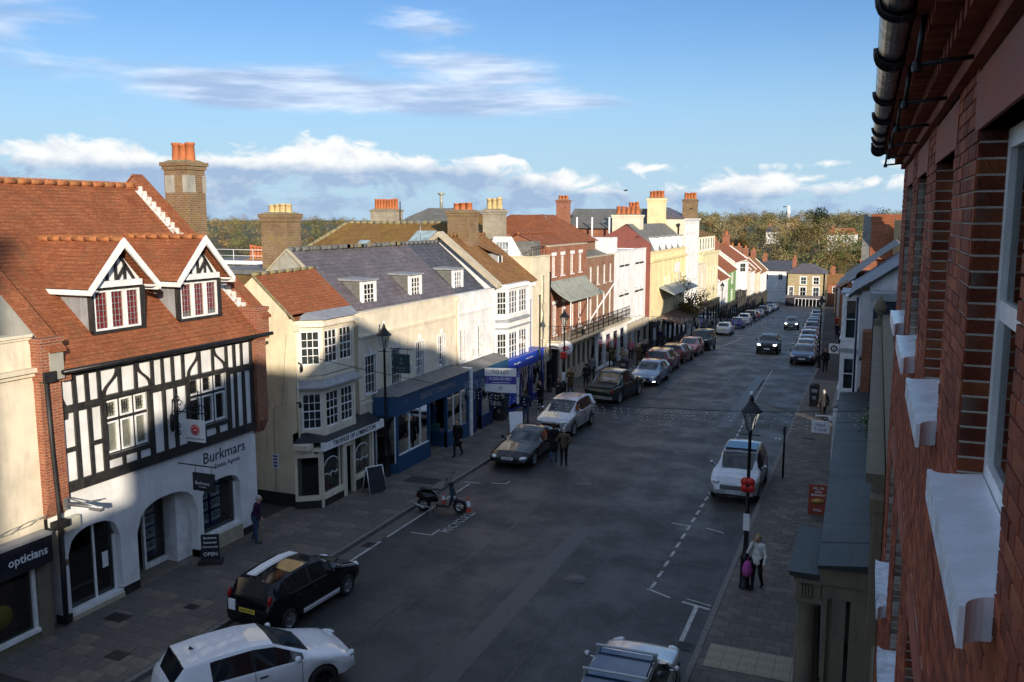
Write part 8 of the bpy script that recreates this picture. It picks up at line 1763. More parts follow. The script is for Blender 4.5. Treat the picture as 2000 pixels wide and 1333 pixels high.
def person(label, x, y, rz, coat, legs, hair, h=1.7, stride=.0, arms='down', long_coat=False, long_hair=False, hat=None, lean=0.0, z=None, shoes=None, hood=False, seat=False):
 z0 = gz(y) + .13 if z is None else z; prims = []
 def cap(a, b, ra, rb, m, fl=1.0): prims.append(('c', np.array(a, float), np.array(b, float), ra, rb, m, fl))
 def ell(c, r, m): prims.append(('e', np.array(c, float), np.array(r, float), 0, 0, m, 1))
 ly = lambda zz: lean * max(0, zz - .9)
 for s in (-1, 1):
  st = stride * s; kx = .095 * s
  knee = (kx, .10 * st * 2 + .04 * abs(st) * 4, .50); ank = (kx, .34 * st - (.10 if st < 0 else -.02), .10 + (.05 if st < 0 else 0))
  cap((.09 * s, 0, .92), knee, .095, .064, 1); cap(knee, ank, .062, .045, 1); cap((ank[0], ank[1] - .04, ank[2] - .05), (ank[0] + .02 * s, ank[1] + .15, ank[2] - .06), .045, .038, 3)
  sh = (.185 * s, ly(1.4), 1.40)
  if arms == 'phone' and s < 0 or arms == 'fold': el = (.27 * s, .02 + ly(1.1), 1.14); wr = (.07 * s, .22 + ly(1.2), 1.24)
  elif arms == 'hip': el = (.34 * s, -.06, 1.16); wr = (.20 * s, .08, 1.02)
  elif arms == 'face' and s > 0: el = (.26, .12, 1.15); wr = (.08, .17, 1.50)
  elif arms == 'stick' and s > 0: el = (.25, .05 + ly(1.1), 1.13); wr = (.22, .28 + ly(1), .98)
  else: el = (.25 * s, -.04 - .10 * st + ly(1.1), 1.12); wr = (.25 * s, .05 - .24 * st + ly(.9), .88)
  cap(sh, el, .062, .052, 0); cap(el, wr, .05, .04, 0)
  w = Vector(wr); d = (w - Vector(el)).normalized(); sd = Vector((0, 1, 0)) if abs(d.y) < .7 else Vector((1, 0, 0)); p = w + d * .07
  cap(wr, tuple(p), .033, .036, 2)
  for k, fl in enumerate((.055, .07, .078, .07)): q = p + sd * (.022 * (k - 1.5)); e = q + d * fl + Vector((-.02 * s, 0, 0)); cap(tuple(q), tuple(e), .0115, .0095, 2)
  q = w + d * .03 + sd * .034; cap(tuple(q), tuple(q + d * .035 + sd * .03), .0125, .010, 2)
 cap((-.08, 0, .93), (.08, 0, .93), .13, .13, 0 if long_coat else 1, .82); cap((0, ly(1.05), 1.04), (0, ly(1.32), 1.32), .155, .175, 0, .72); cap((-.14, ly(1.4), 1.39), (.14, ly(1.4), 1.39), .082, .082, 0)
 if long_coat: cap((0, 0, 1.0), (0, 0, .66), .17, .205, 0, .8)
 else: cap((0, 0, 1.02), (0, 0, .92), .165, .165, 0, .8)
 hy = ly(1.6) + .02; cap((0, ly(1.42), 1.42), (0, hy, 1.53), .056, .054, 2); ell((0, hy + .012, 1.615), (.075, .094, .115), 2)
 ell((0, hy + .108, 1.60), (.012, .018, .022), 2); [ell((.077 * s, hy + .0, 1.61), (.012, .022, .03), 2) for s in (-1, 1)]; [ell((.03 * s, hy + .096, 1.632), (.013, .01, .008), 5) for s in (-1, 1)]; ell((0, hy + .096, 1.563), (.024, .01, .007), 6)
 ell((0, hy - .018, 1.655), (.088, .098, .095), 4); ell((0, hy - .055, 1.60), (.08, .07, .09), 4)
 if long_hair: cap((0, hy - .06, 1.60), (0, hy - .085, 1.42), .075, .06, 4)
 if hood: cap((-.06, ly(1.45) - .07, 1.46), (.06, ly(1.45) - .07, 1.46), .07, .07, 0)
 if hat: ell((0, hy - .005, 1.70), (.094, .105, .06), 7)
 lo = np.array([-.46, -.62, -.02]); hi = np.array([.46, .62, 1.80]); v = .021
 ax = [np.arange(lo[i], hi[i], v) for i in range(3)]; G = np.stack(np.meshgrid(*ax, indexing='ij'), -1).reshape(-1, 3).astype(np.float32)
 def dist(pr, P):
  k, a, b, ra, rb, m, fl = pr
  if k == 'e': q = (P - a) / b; l = np.sqrt((q * q).sum(1)); return (l - 1) * b.min()
  S = np.array([1, 1 / fl, 1]); d = (b - a) * S; q = (P - a) * S; t = np.clip((q @ d) / max(d @ d, 1e-9), 0, 1)
  return np.sqrt(((q - t[:, None] * d) ** 2).sum(1)) - (ra + (rb - ra) * t)
 f = np.full(len(G), 9.0, np.float32)
 for pr in prims:
  a, b = pr[1], pr[2]; rr = max(pr[3], pr[4]) + .09 if pr[0] == 'c' else pr[2].max() + .09
  l2 = np.minimum(a, b) - rr if pr[0] == 'c' else a - rr; h2 = np.maximum(a, b) + rr if pr[0] == 'c' else a + rr
  m = ((G > l2) & (G < h2)).all(1); d = dist(pr, G[m]); k = .022 if rr > .11 else .006
  o = f[m]; hh = np.clip(.5 + .5 * (o - d) / k, 0, 1); f[m] = o * (1 - hh) + d * hh - k * hh * (1 - hh)
 V, Q = surface_nets(f.reshape([len(a) for a in ax]), lo, v)
 C = V[Q].mean(1); best = np.full(len(C), 9.0); mi = np.zeros(len(C), np.int32)
 for pr in prims:
  d = dist(pr, C); w = d < best; best[w] = d[w]; mi[w] = pr[5]
 V = V * (h / 1.735); V[:, 2] -= V[:, 2].min()
 me = bpy.data.meshes.new('person'); me.from_pydata(V.tolist(), [], Q.tolist())
 for m in (coat, legs, SKIN, shoes or SHOE, hair, cloth('eye', (.03, .02, .02)), cloth('lip', (.38, .14, .12)), hat or hair): me.materials.append(m)
 me.polygons.foreach_set('material_index', mi); me.polygons.foreach_set('use_smooth', [True] * len(Q))
 o = bpy.data.objects.new('person', me); COL.objects.link(o); o.location = (x, y, z0); o.rotation_euler = (0, 0, rz); ROOT[o.name] = (Vector((x, y, z0)), rz)
 return tag(o, label, 'person', 'people on the pavements')
def people():
 c = cloth; blk = c('black', (.012, .012, .014)); nvy = c('navy', (.018, .022, .05)); brn = c('brown', (.10, .062, .03)); olv = c('olive', (.085, .08, .035)); den = c('denim', (.05, .075, .13)); pink = c('pink', (.55, .19, .25)); gry = c('grey', (.16, .155, .15)); wht = c('white', (.66, .64, .60)); pur = c('plum', (.035, .012, .045)); tan = c('tan', (.30, .22, .13)); char = c('charcoal', (.03, .03, .034)); red = c('red', (.36, .02, .02)); yel = c('mustard', (.45, .33, .05))
 hb = c('hair_brown', (.05, .028, .015)); hk = c('hair_black', (.01, .008, .007)); hg = c('hair_grey', (.42, .40, .37)); hbl = c('hair_blonde', (.36, .24, .11))
 person('stooped person in plum coat and jeans leaning on a stick by the estate agents', -18.55, 22.75, R(-75), pur, den, hg, 1.60, .15, 'stick', lean=.22, shoes=c('greyshoe', (.08, .075, .07)))
 b = MB(); b.tube([(-18.22, 22.62, .14), (-18.26, 22.66, 1.02), (-18.33, 22.68, 1.05)], .013, 6); s = b.build('walking_stick', M_['wood']); tag(s, 'wooden walking stick held by the person in the plum coat', 'walking stick')
 person('person in dark coat walking past the navy clothes shop', -17.0, 34.9, R(178), blk, blk, hb, 1.68, .45, 'down', True, True)
 person('person in long black coat beside the coupe, left of the couple in the road', -12.85, 36.1, R(20), blk, den, hb, 1.74, .2, 'down', True, z=0.0)
 person('person in brown jacket standing in the road, hands on hips, right of the couple', -12.2, 35.6, R(15), c('brownjacket', (.11, .075, .05)), blk, hg, 1.72, .12, 'hip', z=0.0)
 person('person in navy jacket with back to us outside the empty shop', -16.55, 42.1, R(10), nvy, den, hb, 1.76, .1); person('person in black coat by the blue shop behind the navy jacket', -16.9, 45.2, R(160), blk, blk, hk, 1.7, .1, 'fold', True)
 person('person in dark jacket with folded arms near the round bank sign', -16.3, 46.6, R(185), char, blk, hk, 1.68, .1, 'fold')
 person('person in long brown coat beside the lamp post with the red poppy', -16.75, 50.0, R(170), brn, den, hb, 1.66, .2, 'fold', True, True); person('tall person in grey patterned jacket behind the pickup', -16.9, 54.8, R(5), gry, blk, hk, 1.8, .25); person('person in black jacket crouched low beside the grey jacket', -16.6, 52.6, R(10), blk, blk, hk, 1.5, .2, lean=.3)
 person('person in olive coat walking in the sun by the white shopfront', -17.5, 61.6, R(175), olv, blk, hg, 1.7, .4, 'fold', True); person('person in pale cardigan beside the black bin', -16.25, 60.2, R(190), tan, blk, hb, 1.66, .2, 'fold'); person('person in bright pink coat further along the left pavement', -17.3, 66.3, R(10), pink, blk, hbl, 1.66, .3, long_hair=True)
 person('blonde person in brown coat near the glowing rear lamps', -15.9, 63.3, R(170), brn, blk, hbl, 1.62, .2, 'fold', True, True); person('person in dark jacket just behind the blonde person', -15.9, 64.8, R(175), char, blk, hk, 1.72, .2)
 person('dark figure in shade under the yellow building', -17.7, 77.9, R(160), nvy, blk, hk, 1.72, .3); person('dark figure near the bicycles under the icicle lights', -18.0, 97, R(180), blk, blk, hk, 1.74, .3)
 person('person in white jumper raising one hand to the face by the lamp post', -2.72, 25.2, R(165), wht, blk, hbl, 1.66, .25, 'face', long_hair=True)
 b = MB();
 for k in range(1): b.lathe((-2.98, 25.08, .52), [(.04, 0), (.13, .04), (.15, .22), (.10, .42), (.03, .50)], 10); b.tube([(-2.98, 25.08, 1.0), (-2.95, 25.1, 1.12)], .012, 5)
 s = b.build('pink_bag', c('magenta', (.42, .08, .28))); tag(s, 'bright pink bag hanging from the arm of the person in white', 'bag')
 person('person in dark clothes half hidden behind the stone porch', -1.38, 24.4, R(200), pur, blk, hk, 1.66, .2, lean=.15); person('white haired person behind the travel agents sign', -2.2, 48.6, R(20), char, blk, hg, 1.66, .2)
 person('person in black jacket with mustard scarf on the right pavement', -2.75, 88, R(185), blk, blk, hk, 1.74, .3, 'fold'); person('dark figure by the first car of the right hand line', -3.0, 66, R(180), blk, blk, hk, 1.74, .2); person('person in dark blue coat on the far right pavement', -3.7, 105, R(180), nvy, blk, hb, 1.7, .2, long_coat=True); person('person in red jacket far down the right pavement', -4.6, 128, R(180), red, blk, hk, 1.7, .2)
people()
# ------------------------------------------------------------------ street furniture
def lamp_post(label, x, y, h, poppy=None, plate=None, lantern=True, base=.13, s=1.0):
 z = gz(y) + base; H = thing('street_lamp', label, 'street lamp', (x, y, z), group='street lamps'); K = M_['blackmetal']
 hp = h - 1.05 if lantern else h
 b = MB(); b.lathe((x, y, z), [(.17, 0), (.17, .08), (.14, .12), (.14, .85), (.16, .9), (.10, 1.0), (.075, 1.15), (.06, 2.2), (.075, 2.25), (.055, 2.3), (.045, hp - .1), (.07, hp - .05), (.04, hp)], 12); b.build('column', K, H)
 if lantern:
  b = MB(); b.tube([(x - .28, y, z + hp - .12), (x + .28, y, z + hp - .12)], .016, 6)
  for t in range(4): a = math.pi / 4 + t * math.pi / 2; ca, sa = math.cos(a), math.sin(a); b.tube([(x + .08 * ca, y + .08 * sa, z + hp), (x + .13 * ca, y + .13 * sa, z + hp + .08), (x + .27 * ca, y + .27 * sa, z + hp + .55)], .014, 5)
  for k in range(4): b.tube([(x + .27 * math.cos(math.pi / 4 + (k + t) * math.pi / 2), y + .27 * math.sin(math.pi / 4 + (k + t) * math.pi / 2), z + hp + .55) for t in (0, 1)], .014, 5)
  b.lathe((x, y, z + hp + .55), [(.33, 0), (.31, .04), (.2, .15), (.1, .27), (.06, .36), (.07, .38), (.03, .44), (.03, .5), (.001, .52)], 4 if False else 8); b.build('lantern_frame', K, H)
  b = MB(); b.lathe((x, y, z + hp + .02), [(.075, 0), (.255, .53)], 4); b.build('pane', M_['shopglass'], H)
  b = MB(); b.lathe((x, y, z + hp + .1), [(.02, 0), (.03, .1), (.05, .2), (.04, .3), (.001, .34)], 8); b.build('lamp_bulb', M_['signwhite'], H)
  b = MB(); b.lathe((x, y, z + hp + 1.04), [(.04, 0), (.045, .08), (.02, .1)], 8); b.build('light_sensor', M_['signwhite'], H)
 if poppy:
  q = MB(); c = Vector((x, y - .10, z + poppy))
  for k in range(4): a = k * math.pi / 2 + .785; q.lathe(c + Vector((.10 * math.cos(a), 0, .13 * math.sin(a))), [(.135, 0), (.135, .008), (.001, .02)], 12, ax=(0, -1, 0))
  o = q.build('poppy', M_['redprint'], H); q = MB(); q.lathe(c + Vector((0, -.02, 0)), [(.05, 0), (.05, .01), (.001, .015)], 10, ax=(0, -1, 0)); q.build('poppy_centre', K, o)
 if plate: q = MB(); q.box(x - .09, x + .09, y - .1, y - .09, z + plate - .25, z + plate + .25); q.build('notice_plate', M_['signwhite'], H)
 return H
lamp_post('tall black lantern lamp post with red poppy beside the right kerb', -3.06, 25.2, 5.72, 3.1, 2.0)
lamp_post('black lantern lamp post with red poppy outside the bank', -16.65, 48.5, 5.4, 2.65, 1.4)
lamp_post('slender black lamp post between the chocolate shop and the navy shop', -18.4, 31.0, 6.4)
lamp_post('plain dark lamp column in front of the buff rendered house', -18.2, 50.3, 7.4, lantern=False); lamp_post('grey steel column left of the buff rendered house', -18.0, 48.0, 6.2, lantern=False)
lamp_post('thin lamp post beside the right hand line of cars', -3.1 + cx(80), 68.5, 5.4); lamp_post('lamp post down the left side near the green house', -18.6, 118, 6.0)
def post():
 H = thing('sign_post', 'short black sign post on the right pavement behind the silver car', 'post', (-3.12, 37, .13)); b = MB(); b.tube([(-3.12, 37, .13), (-3.12, 37, 2.35)], .045, 8); b.lathe((-3.12, 37, 2.35), [(.05, 0), (.03, .05), (.001, .06)], 8); b.box(-3.17, -3.07, 36.93, 36.95, 1.95, 2.25); b.build('pole', M_['blackmetal'], H)
post()
def bins():
 for x, y, lb in ((-2.88, 52.4, 'black litter bin on the right pavement'), (-15.4, 57.3, 'black litter bin behind the blue silver estate car'), (-18.05, 42.3, 'tall dark cabinet outside the shop to let')):
  H = thing('litter_bin', lb, 'bin', (x, y, gz(y) + .13)); z = gz(y) + .13; b = MB(); b.box(x - .25, x + .25, y - .25, y + .25, z, z + 1.1); b.box(x - .28, x + .28, y - .28, y + .28, z + 1.1, z + 1.18); b.lathe((x, y, z + 1.18), [(.26, 0), (.2, .1), (.001, .13)], 12); b.build('bin_body', M_['plinth'], H); q = MB(); q.box(x - .16, x + .16, y - .262, y - .25, z + .8, z + 1.0); q.box(x - .1, x + .1, y - .262, y - .25, z + .4, z + .6); q.build('bin_opening', M_['steel'], H)
bins()
aboard('black chalk board with white frame outside the chocolate shop', -17.75, 28.95, R(60), .7, 1.0, M_['signblack'], M_['whitepaint'])
aboard('white pavement board beside the silver sport utility car', -16.1, 39.6, R(30), .62, 1.1, M_['signwhite'], M_['signwhite'])
aboard('small white pavement board under the icicle lights', -17.6, 92.0, R(10), .8, 1.2, M_['signwhite'], M_['signwhite'])
def estate_board():
 H = thing('swing_sign', 'tall narrow black swing sign reading OPEN outside the estate agents', 'sign board', (-18.68, 20.75, .13)); x, y = -18.68, 20.75; f = Fr((x, y, 0), (.85, .5, 0), (.5, -.85, 0))
 b = MB(); b.fbox(f, -.36, .36, -.2, .2, .13, .22); b.build('base', M_['plinth'], H); b = MB(); b.fbox(f, -.27, .27, -.03, .03, .26, 1.05); o = b.build('sign_panel', M_['signblack'], H)
 for t, z, s in (('Burkmars', .95, .1), ('Residential', .80, .09), ('Commercial', .66, .09), ('OPEN', .42, .17)): lettering(t, f, 0, .032, z, s, M_['gold'], o, .002)
estate_board()
def burger():
 H = thing('poster_board', 'red poster board for breakfast rolls on the right pavement', 'sign board', (-1.5, 32.7, .13)); x, y = -1.5, 32.7; f = Fr((x, y, 0), (1, .05, 0), (.05, -1, 0)); RED_ = plain('orange_red_poster', (.33, .06, .035), .5, var=.15, scale=3, bump=0)
 b = MB(); b.fbox(f, -.33, .33, -.03, .03, .13, 1.25); o = b.build('panel', RED_, H)
 for t, z, s in (('ALL IN', 1.12, .13), ('ONE', .98, .12), ('BREAKFAST', .86, .095), ('ROLL', .30, .12)): lettering(t, f, 0, .032, z, s, M_['gold'], o, .002)
 q = MB(); q.lathe(f.p(0, .033, .62), [(.24, 0), (.24, .01), (.001, .03)], 16, ax=(.05, -1, 0)); r = q.build('roll_picture', plain('bread_print', (.5, .28, .08), .6, var=.3, scale=9, bump=0), o); r.scale = (1, 1, .45); r.location.z = .28
burger()
def side_signs():
 s = hanging_sign('white projecting travel agents sign over the right pavement', 38.0, -2.15, 1.92, .72, .50, M_['signwhite'], None, None, [('Hays', .36, .34, .2, M_['signblue']), ('Travel', .36, .14, .2, M_['signblue'])], False, -1.2)
 b = MB(); b.box(-1.5, -.9, 37.9, 38.05, 2.5, 2.62); b.tube([(-2.0, 38, 2.64), (-.9, 38, 2.66)], .03, 5); b.build('sign_arm', M_['signwhite'], s)
 s = hanging_sign('pale square projecting sign with dark ring on the right pavement', 60, -2.55, 2.1, .62, .62, M_['signwhite'], None, None, [], False, -.9); b = MB(); b.lathe((-2.24, 59.965, 2.41), [(.22, 0), (.22, .006), (.12, .006), (.12, 0)], 18, ax=(0, -1, 0)); b.box(-2.28, -2.2, 59.955, 59.965, 2.34, 2.48); b.build('ring_emblem', M_['darkprint'], s)
 # round bank sign
 H = thing('round_sign', 'round white bank sign with red chevrons behind the poppy lamp post', 'sign', (-17.1, 50.1, 2.5)); c = Vector((-17.1, 50.1, 2.95)); b = MB(); b.lathe(c, [(.001, .05), (.42, .05), (.45, 0), (.42, -.05), (.001, -.05)], 24, ax=(0, -1, 0)); o = b.build('sign_disc', M_['signwhite'], H)
 b = MB(); y = 50.045
 for s_ in (-1, 1): b.prism([(c.x + s_ * .10, y, c.z + .13), (c.x + s_ * .26, y, c.z), (c.x + s_ * .10, y, c.z - .13)], [(c.x + s_ * .10, y - .006, c.z + .13), (c.x + s_ * .26, y - .006, c.z), (c.x + s_ * .10, y - .006, c.z - .13)]); b.prism([(c.x + s_ * .0, y, c.z), (c.x - .10, y, c.z + s_ * .13), (c.x + .10, y, c.z + s_ * .13)], [(c.x, y - .006, c.z), (c.x - .10, y - .006, c.z + s_ * .13), (c.x + .10, y - .006, c.z + s_ * .13)])
 b.build('chevrons', M_['redprint'], o); b = MB(); b.tube([(c.x - .45, 50.1, 2.95), (-18.4, 50.6, 2.95)], .03, 6); b.build('bracket', M_['blackmetal'], H)
side_signs()
# ---- icicle light strings across the street
def light_string(label, pa, pb, sag, drops, lmax, y_from=0.0, y_to=1.0, dens=1.0):
 pa, pb = Vector(pa), Vector(pb); H = thing('light_string', label, 'fairy lights', pa, group='icicle light strings'); n = 40
 P = [pa.lerp(pb, i / n) + Vector((0, 0, -sag * 4 * (i / n) * (1 - i / n))) for i in range(n + 1)]
 b = MB(); b.tube(P, .011, 5); b.build('cable', M_['wire'], H); b = MB(); b2 = MB()
 for k in range(drops):
  t = y_from + (y_to - y_from) * (k + random.random()) / drops; p = pa.lerp(pb, t) + Vector((0, 0, -sag * 4 * t * (1 - t))); l = lmax * random.choice((.25, .4, .55, .8, 1.0)); m = max(2, int(l / .09)); q = [p + Vector((random.gauss(0, .02), random.gauss(0, .02), -l * i / m)) for i in range(m + 1)]; b.tube(q, .004, 4)
  for c in q[1:]: b2.lathe(c + Vector((0, 0, -.018)), [(.001, 0), (.017, .012), (.017, .024), (.001, .036)], 5)
 b.build('drop_wires', M_['signwhite'] if lmax > .5 else M_['wire'], H); b2.build('bulbs', M_['bulb'], H, 'stuff')
light_string('nearest icicle light string from the cream bay house to the brick building side', (-18.7, 26.2, 5.85), (.3, 26.0, 5.5), .65, 66, .5, .32, .98)
light_string('sunlit icicle light string over the parked cars', (-18.9, 62.2, 3.75), (-1.0, 62.0, 4.4), .25, 120, .62, .12, .8)
light_string('far icicle light string by the small street tree', (-18.6, 94, 3.4), (-3, 94, 3.6), .3, 50, .6); light_string('icicle light string above the shop to let', (-18.1, 38.0, 3.0), (-17.2, 47.6, 2.9), .25, 60, .8)
# ------------------------------------------------------------------ trees and woods
def leaf_mat(name):
 m, nt, b = bsdf_mat(name); a = N(nt, 'ShaderNodeAttribute'); a.attribute_name = 'tint'; L(nt, a.outputs['Color'], b.inputs['Base Color']); b.inputs['Roughness'].default_value = .8; b.inputs['Specular IOR Level'].default_value = .15
 return m
LEAF = leaf_mat('foliage'); BARK = plain('bark', (.085, .065, .045), .9, var=.3, scale=4, bump=.6)
def crowns(C, Rr, Hh, col, nl, ls, flat=.8):
 """leaf clumps spread through lumpy crown volumes: centres, radii, half heights, colours"""
 n = len(C); tot = n * nl
 lob = RS.normal(0, .48, (n, 9, 3)); lob[..., 2] *= .9
 k = RS.randint(0, 9, (n, nl)); d = RS.normal(0, 1, (n, nl, 3)); d /= np.linalg.norm(d, axis=2, keepdims=True)
 p = np.take_along_axis(lob, k[..., None].repeat(3, 2), 1) + d * RS.uniform(.30, .50, (n, nl, 1))
 P = C[:, None] + p * np.stack([Rr, Rr, Hh], 1)[:, None]
 nv = d * 2.2 + RS.normal(0, .4, d.shape); nv /= np.linalg.norm(nv, axis=2, keepdims=True)
 a = np.cross(nv, RS.normal(0, 1, d.shape)); a /= np.linalg.norm(a, axis=2, keepdims=True) + 1e-9; b = np.cross(nv, a)
 s = (ls * Rr)[:, None, None] * RS.uniform(.6, 1.3, (n, nl, 1))
 V = np.stack([P - a * s, P + b * s * flat, P + a * s, P - b * s * flat], 2).reshape(-1, 3)
 F = np.arange(tot * 4).reshape(-1, 4)
 t = np.clip(col[:, None] * RS.uniform(.84, 1.16, (n, nl, 1)), 0, 1).reshape(-1, 3)
 return V, F, np.repeat(t, 4, 0)
def leaf_mesh(name, V, F, T):
 me = bpy.data.meshes.new(name); me.vertices.add(len(V)); me.vertices.foreach_set('co', V.astype(np.float32).ravel())
 me.loops.add(F.size); me.loops.foreach_set('vertex_index', F.astype(np.int32).ravel()); me.polygons.add(len(F)); me.polygons.foreach_set('loop_start', np.arange(0, F.size, F.shape[1], dtype=np.int32)); me.polygons.foreach_set('loop_total', np.full(len(F), F.shape[1], np.int32)); me.update()
 at = me.attributes.new('tint', 'FLOAT_COLOR', 'POINT'); at.data.foreach_set('color', np.concatenate([T, np.ones((len(T), 1))], 1).astype(np.float32).ravel()); me.materials.append(LEAF); return me
COLS = np.array([(.105, .085, .045), (.085, .075, .040), (.115, .082, .040), (.078, .075, .036), (.060, .068, .030), (.095, .084, .052), (.13, .105, .06), (.05, .06, .028)]) * np.array([1.85, 1.75, 1.45])
def wood():
 pts = []
 yaw = R(22.373)
 for r0, r1, n in ((300, 430, 330), (430, 620, 560), (620, 900, 650), (900, 1350, 480)):
  r = np.sqrt(RS.uniform(r0 ** 2, r1 ** 2, n)); a = RS.uniform(R(-37), R(34), n); pts.append(np.stack([np.sin(a - yaw) * r, np.cos(a - yaw) * r, r, a], 1))
 P = np.concatenate(pts)
 # a clearing with gardens low down on the right, and the town itself stays open
 keep = ~((P[:, 2] < 420) & (P[:, 3] > R(21)) & (P[:, 3] < R(24)) & (RS.rand(len(P)) < .6)) & ~((P[:, 2] < 470) & (P[:, 3] < R(8)) & (RS.rand(len(P)) < .5)); P = P[keep]
 n = len(P); h = RS.uniform(8, 13.5, n) * np.where(P[:, 2] < 430, .8, 1.0); h = h * np.where(P[:, 3] > R(10), 1.08, .74); rr = h * RS.uniform(.36, .62, n)
 gzz = terrain(P[:, 0], P[:, 1]); C = np.stack([P[:, 0], P[:, 1], gzz + h * .58], 1); col = COLS[RS.randint(0, 8, n)] * RS.uniform(.55, 1.5, (n, 1))
 V, F, T = crowns(C, rr, h * .46, col, 300, .062)
 o = bpy.data.objects.new('woodland', leaf_mesh('woodland', V, F, T)); COL.objects.link(o); o['kind'] = 'stuff'; tag(o, 'autumn brown and olive woodland covering the far hills', 'woodland')
 b = MB()
 for i in np.argsort(P[:, 2])[:700]:
  b.tube([(P[i, 0], P[i, 1], gzz[i] - .3), (P[i, 0] + .3, P[i, 1], gzz[i] + h[i] * .6)], [.28, .12], 5)
 t = b.build('woodland_trunks', BARK); t['kind'] = 'stuff'
wood()
def tree(name, label, x, y, z, h, r, col, nl=900, ls=.07, trunk=.25, sh=.5, group=None):
 H = thing(name, label, 'tree', (x, y, z), group=group); b = MB(); b.tube([(x, y, z - .2), (x + .1, y, z + h * .35), (x - .05, y + .05, z + h * .8)], [trunk, trunk * .7, trunk * .2], 7)
 for k in range(7):
  a = random.uniform(0, 6.28); zz = z + h * random.uniform(.3, .65); b.tube([(x, y, zz), (x + math.cos(a) * r * .5, y + math.sin(a) * r * .5, zz + h * .15), (x + math.cos(a) * r * .85, y + math.sin(a) * r * .85, zz + h * .25)], [trunk * .4, trunk * .25, trunk * .08], 5)
 b.build('trunk', BARK, H); V, F, T = crowns(np.array([[x, y, z + h * (1 - sh * .9)]]), np.array([r]), np.array([h * sh]), np.array([col]), nl, ls)
 V -= np.array([x, y, z]); o = bpy.data.objects.new('crown', leaf_mesh('crown', V, F, T)); COL.objects.link(o); o.parent = H; return H
tree('street_tree', 'small olive gold street tree in front of the yellow building', -17.0, 89.0, gz(89), 6.0, 1.7, (.12, .10, .02), 1500, .06, .1, .42)
def big_trees():
 def at(px, d):      # bearing in degrees right of the view axis, distance
  a = R(px) - R(22.373); return math.sin(a) * d, math.cos(a) * d
 for i, (bg, d, h, r, c, lb, nm) in enumerate(((19.2, 640, 19, 8, (.022, .036, .014), 'tall dark evergreen pine standing above the woodland skyline', 'pine_tree'), (18.3, 520, 13, 8, (.10, .085, .02), 'broad golden green oak in the middle of the hillside', 'oak_tree'), (16.9, 440, 11, 6, (.028, .042, .014), 'dark evergreen above the yellow brick house', 'evergreen_tree'), (20.0, 400, 9, 6, (.07, .085, .018), 'bright green leafy tree right of the yellow brick house', 'leafy_tree'), (21.6, 410, 9, 7, (.06, .08, .016), 'green garden tree below the red roofed villa', 'garden_tree'), (14.4, 480, 12, 7, (.12, .075, .022), 'rusty brown beech left of the far white house', 'beech_tree'), (12.2, 560, 13, 8, (.10, .07, .025), 'brown oak above the attic windows', 'brown_oak'), (-15.0, 620, 14, 9, (.05, .055, .018), 'dark olive tree beside the tall Tudor chimney skyline', 'olive_tree'), (22.6, 560, 12, 8, (.09, .085, .03), 'pale olive tree near the red roof on the right', 'pale_tree'))):
  x, y = at(bg, d); tree(nm, lb.replace('Tudor ', ''), x, y, float(terrain(np.array(x), np.array(y))) - .2, h, r, c, 1600, .06, .5, .46)
 for bg, d, w, zb, lb, rf in ((20.35, 520, 16, 1.0, 'red roofed white villa among the trees on the hillside', 'tile'), (16.4, 560, 9, 0.0, 'small white house among the hillside trees', 'slate'), (23.3, 300, 6, -9, 'cottage with red roof at the foot of the hill on the right', 'tile')):
  x, y = at(bg, d); z = float(terrain(np.array(x), np.array(y))) + 1 + (3 if zb > .5 else 1.5); H = thing('villa', lb, 'building', (x, y, z)); b = MB(); b.box(x - w / 2, x + w / 2, y, y + 8, z - 5, z + 4.5); b.build('wall', M_['white'], H); b = MB(); slope(b, (x - w / 2 - .5, y - .5, z + 4.5), (x + w / 2 + .5, y - .5, z + 4.5), (x + w / 2 - 2, y + 4, z + 8), (x - w / 2 + 2, y + 4, z + 8), .6); b.build('roof', M_[rf], H); f = Fr((0, y, 0), (1, 0, 0), (0, -1, 0))
  for i in range(3): window(H, f, x - w / 2 + 1 + i * w / 3.3, x - w / 2 + 2.6 + i * w / 3.3, z + 1.5, z + 3.4, 2, 2, -.02, pw=.03, fw=.2, sill=False)
  chimney(H, x - w * .3, y + 4, z + 5, z + 9.2, 1.2, 1.2, 2, 'brickred', 'potred', .6, .25, 'x')
 x, y = at(17.2, 900); H = thing('water_tower', 'slim white tower rising over the woodland skyline', 'tower', (x, y, 0)); b = MB(); b.lathe((x, y, 0), [(2.2, 0), (1.8, 15), (2.4, 16), (1.6, 17), (1.5, 21), (.2, 22)], 10); b.build('shaft', M_['white'], H)
big_trees()
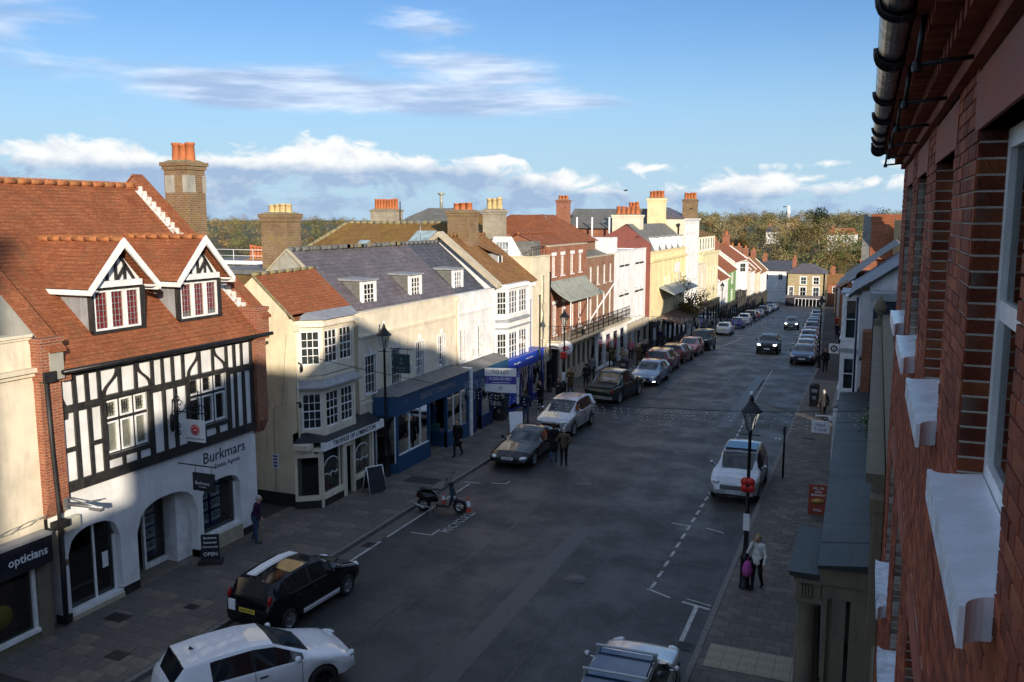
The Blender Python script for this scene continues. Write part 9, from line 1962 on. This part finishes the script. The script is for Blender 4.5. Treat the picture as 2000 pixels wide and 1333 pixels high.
def fittings():
 # the clutter of old fronts: downpipes, alarm boxes, cables, aerials
 H = [o for o in bpy.data.objects if o.get('label', '').startswith('long low house')][0]; fr = Fr((-19.0, 0, 0), (0, 1, 0), (1, 0, 0)); P = M_['greyrend']
 for y, z0, z1, m in ((38.95, 3.4, 6.9, M_['cream2']), (43.5, 3.4, 6.9, M_['whitepaint'])): b = MB(); b.tube([fr.p(y, .06, z1), fr.p(y, .06, z0)], .045, 7); b.fbox(fr, y - .1, y + .1, 0, .16, z1 - .2, z1); b.build('downpipe', m, H)
 for y, z in ((34.1, 4.0), (40.6, 3.75)): b = MB(); b.fbox(fr, y, y + .26, 0, .09, z, z + .32); b.build('alarm_box', plain('alarm_box_white', (.6, .6, .55), .5), H)
 b = MB(); b.tube([fr.p(30.1 + i * .45, .02, 3.42 + .015 * math.sin(i * 1.7)) for i in range(30)], .012, 4); b.build('cable', P, H)
 b = MB(); b.tube([(-22.3, 41.5, 9.4), (-22.3, 41.5, 10.6)], .02, 5); [b.tube([(-22.3, 41.1 + i * .13, 10.5 - i * .02), (-22.3 + .0, 41.1 + i * .13, 10.75 - i * .02)], .008, 4) for i in range(7)]; b.tube([(-22.3, 41.0, 10.6), (-22.3, 42.0, 10.5)], .01, 4); b.build('aerial', M_['steel'], H)
 H = bpy.data.objects['cream_house']; b = MB(); b.tube([(-19.6 - .0, 26.17, 6.6), (-19.9, 26.17, 4.0), (-20.3, 26.17, 3.8), (-20.3, 26.17, .7)], .012, 4); b.build('cable', P, H)
fittings()
def birds():
 for x, y, z, lb in [(-16.02, 59.2, 12.59, 'dark bird flying above the hall roof'), (-7.98, 84.21, 11.72, 'dark bird flying above the far woods'), (-13.84, 70.84, 11.44, 'dark bird gliding above the tall white house')]:
  c = Vector((x, y, z))
  b = MB(); b.lathe(c, [(.001, -.16), (.04, -.08), (.05, .04), (.03, .13), (.001, .18)], 7, ax=(.6, .6, .1)); [b.add([c, c + Vector((s * .12, -s * .12, .08)), c + Vector((s * .26, -s * .26, .02)), c + Vector((s * .12 - .05, -s * .12 - .05, .05))], [(0, 1, 2, 3)]) for s in (-1, 1)]; o = b.build('bird', TRIM); tag(o, lb, 'bird')
birds()
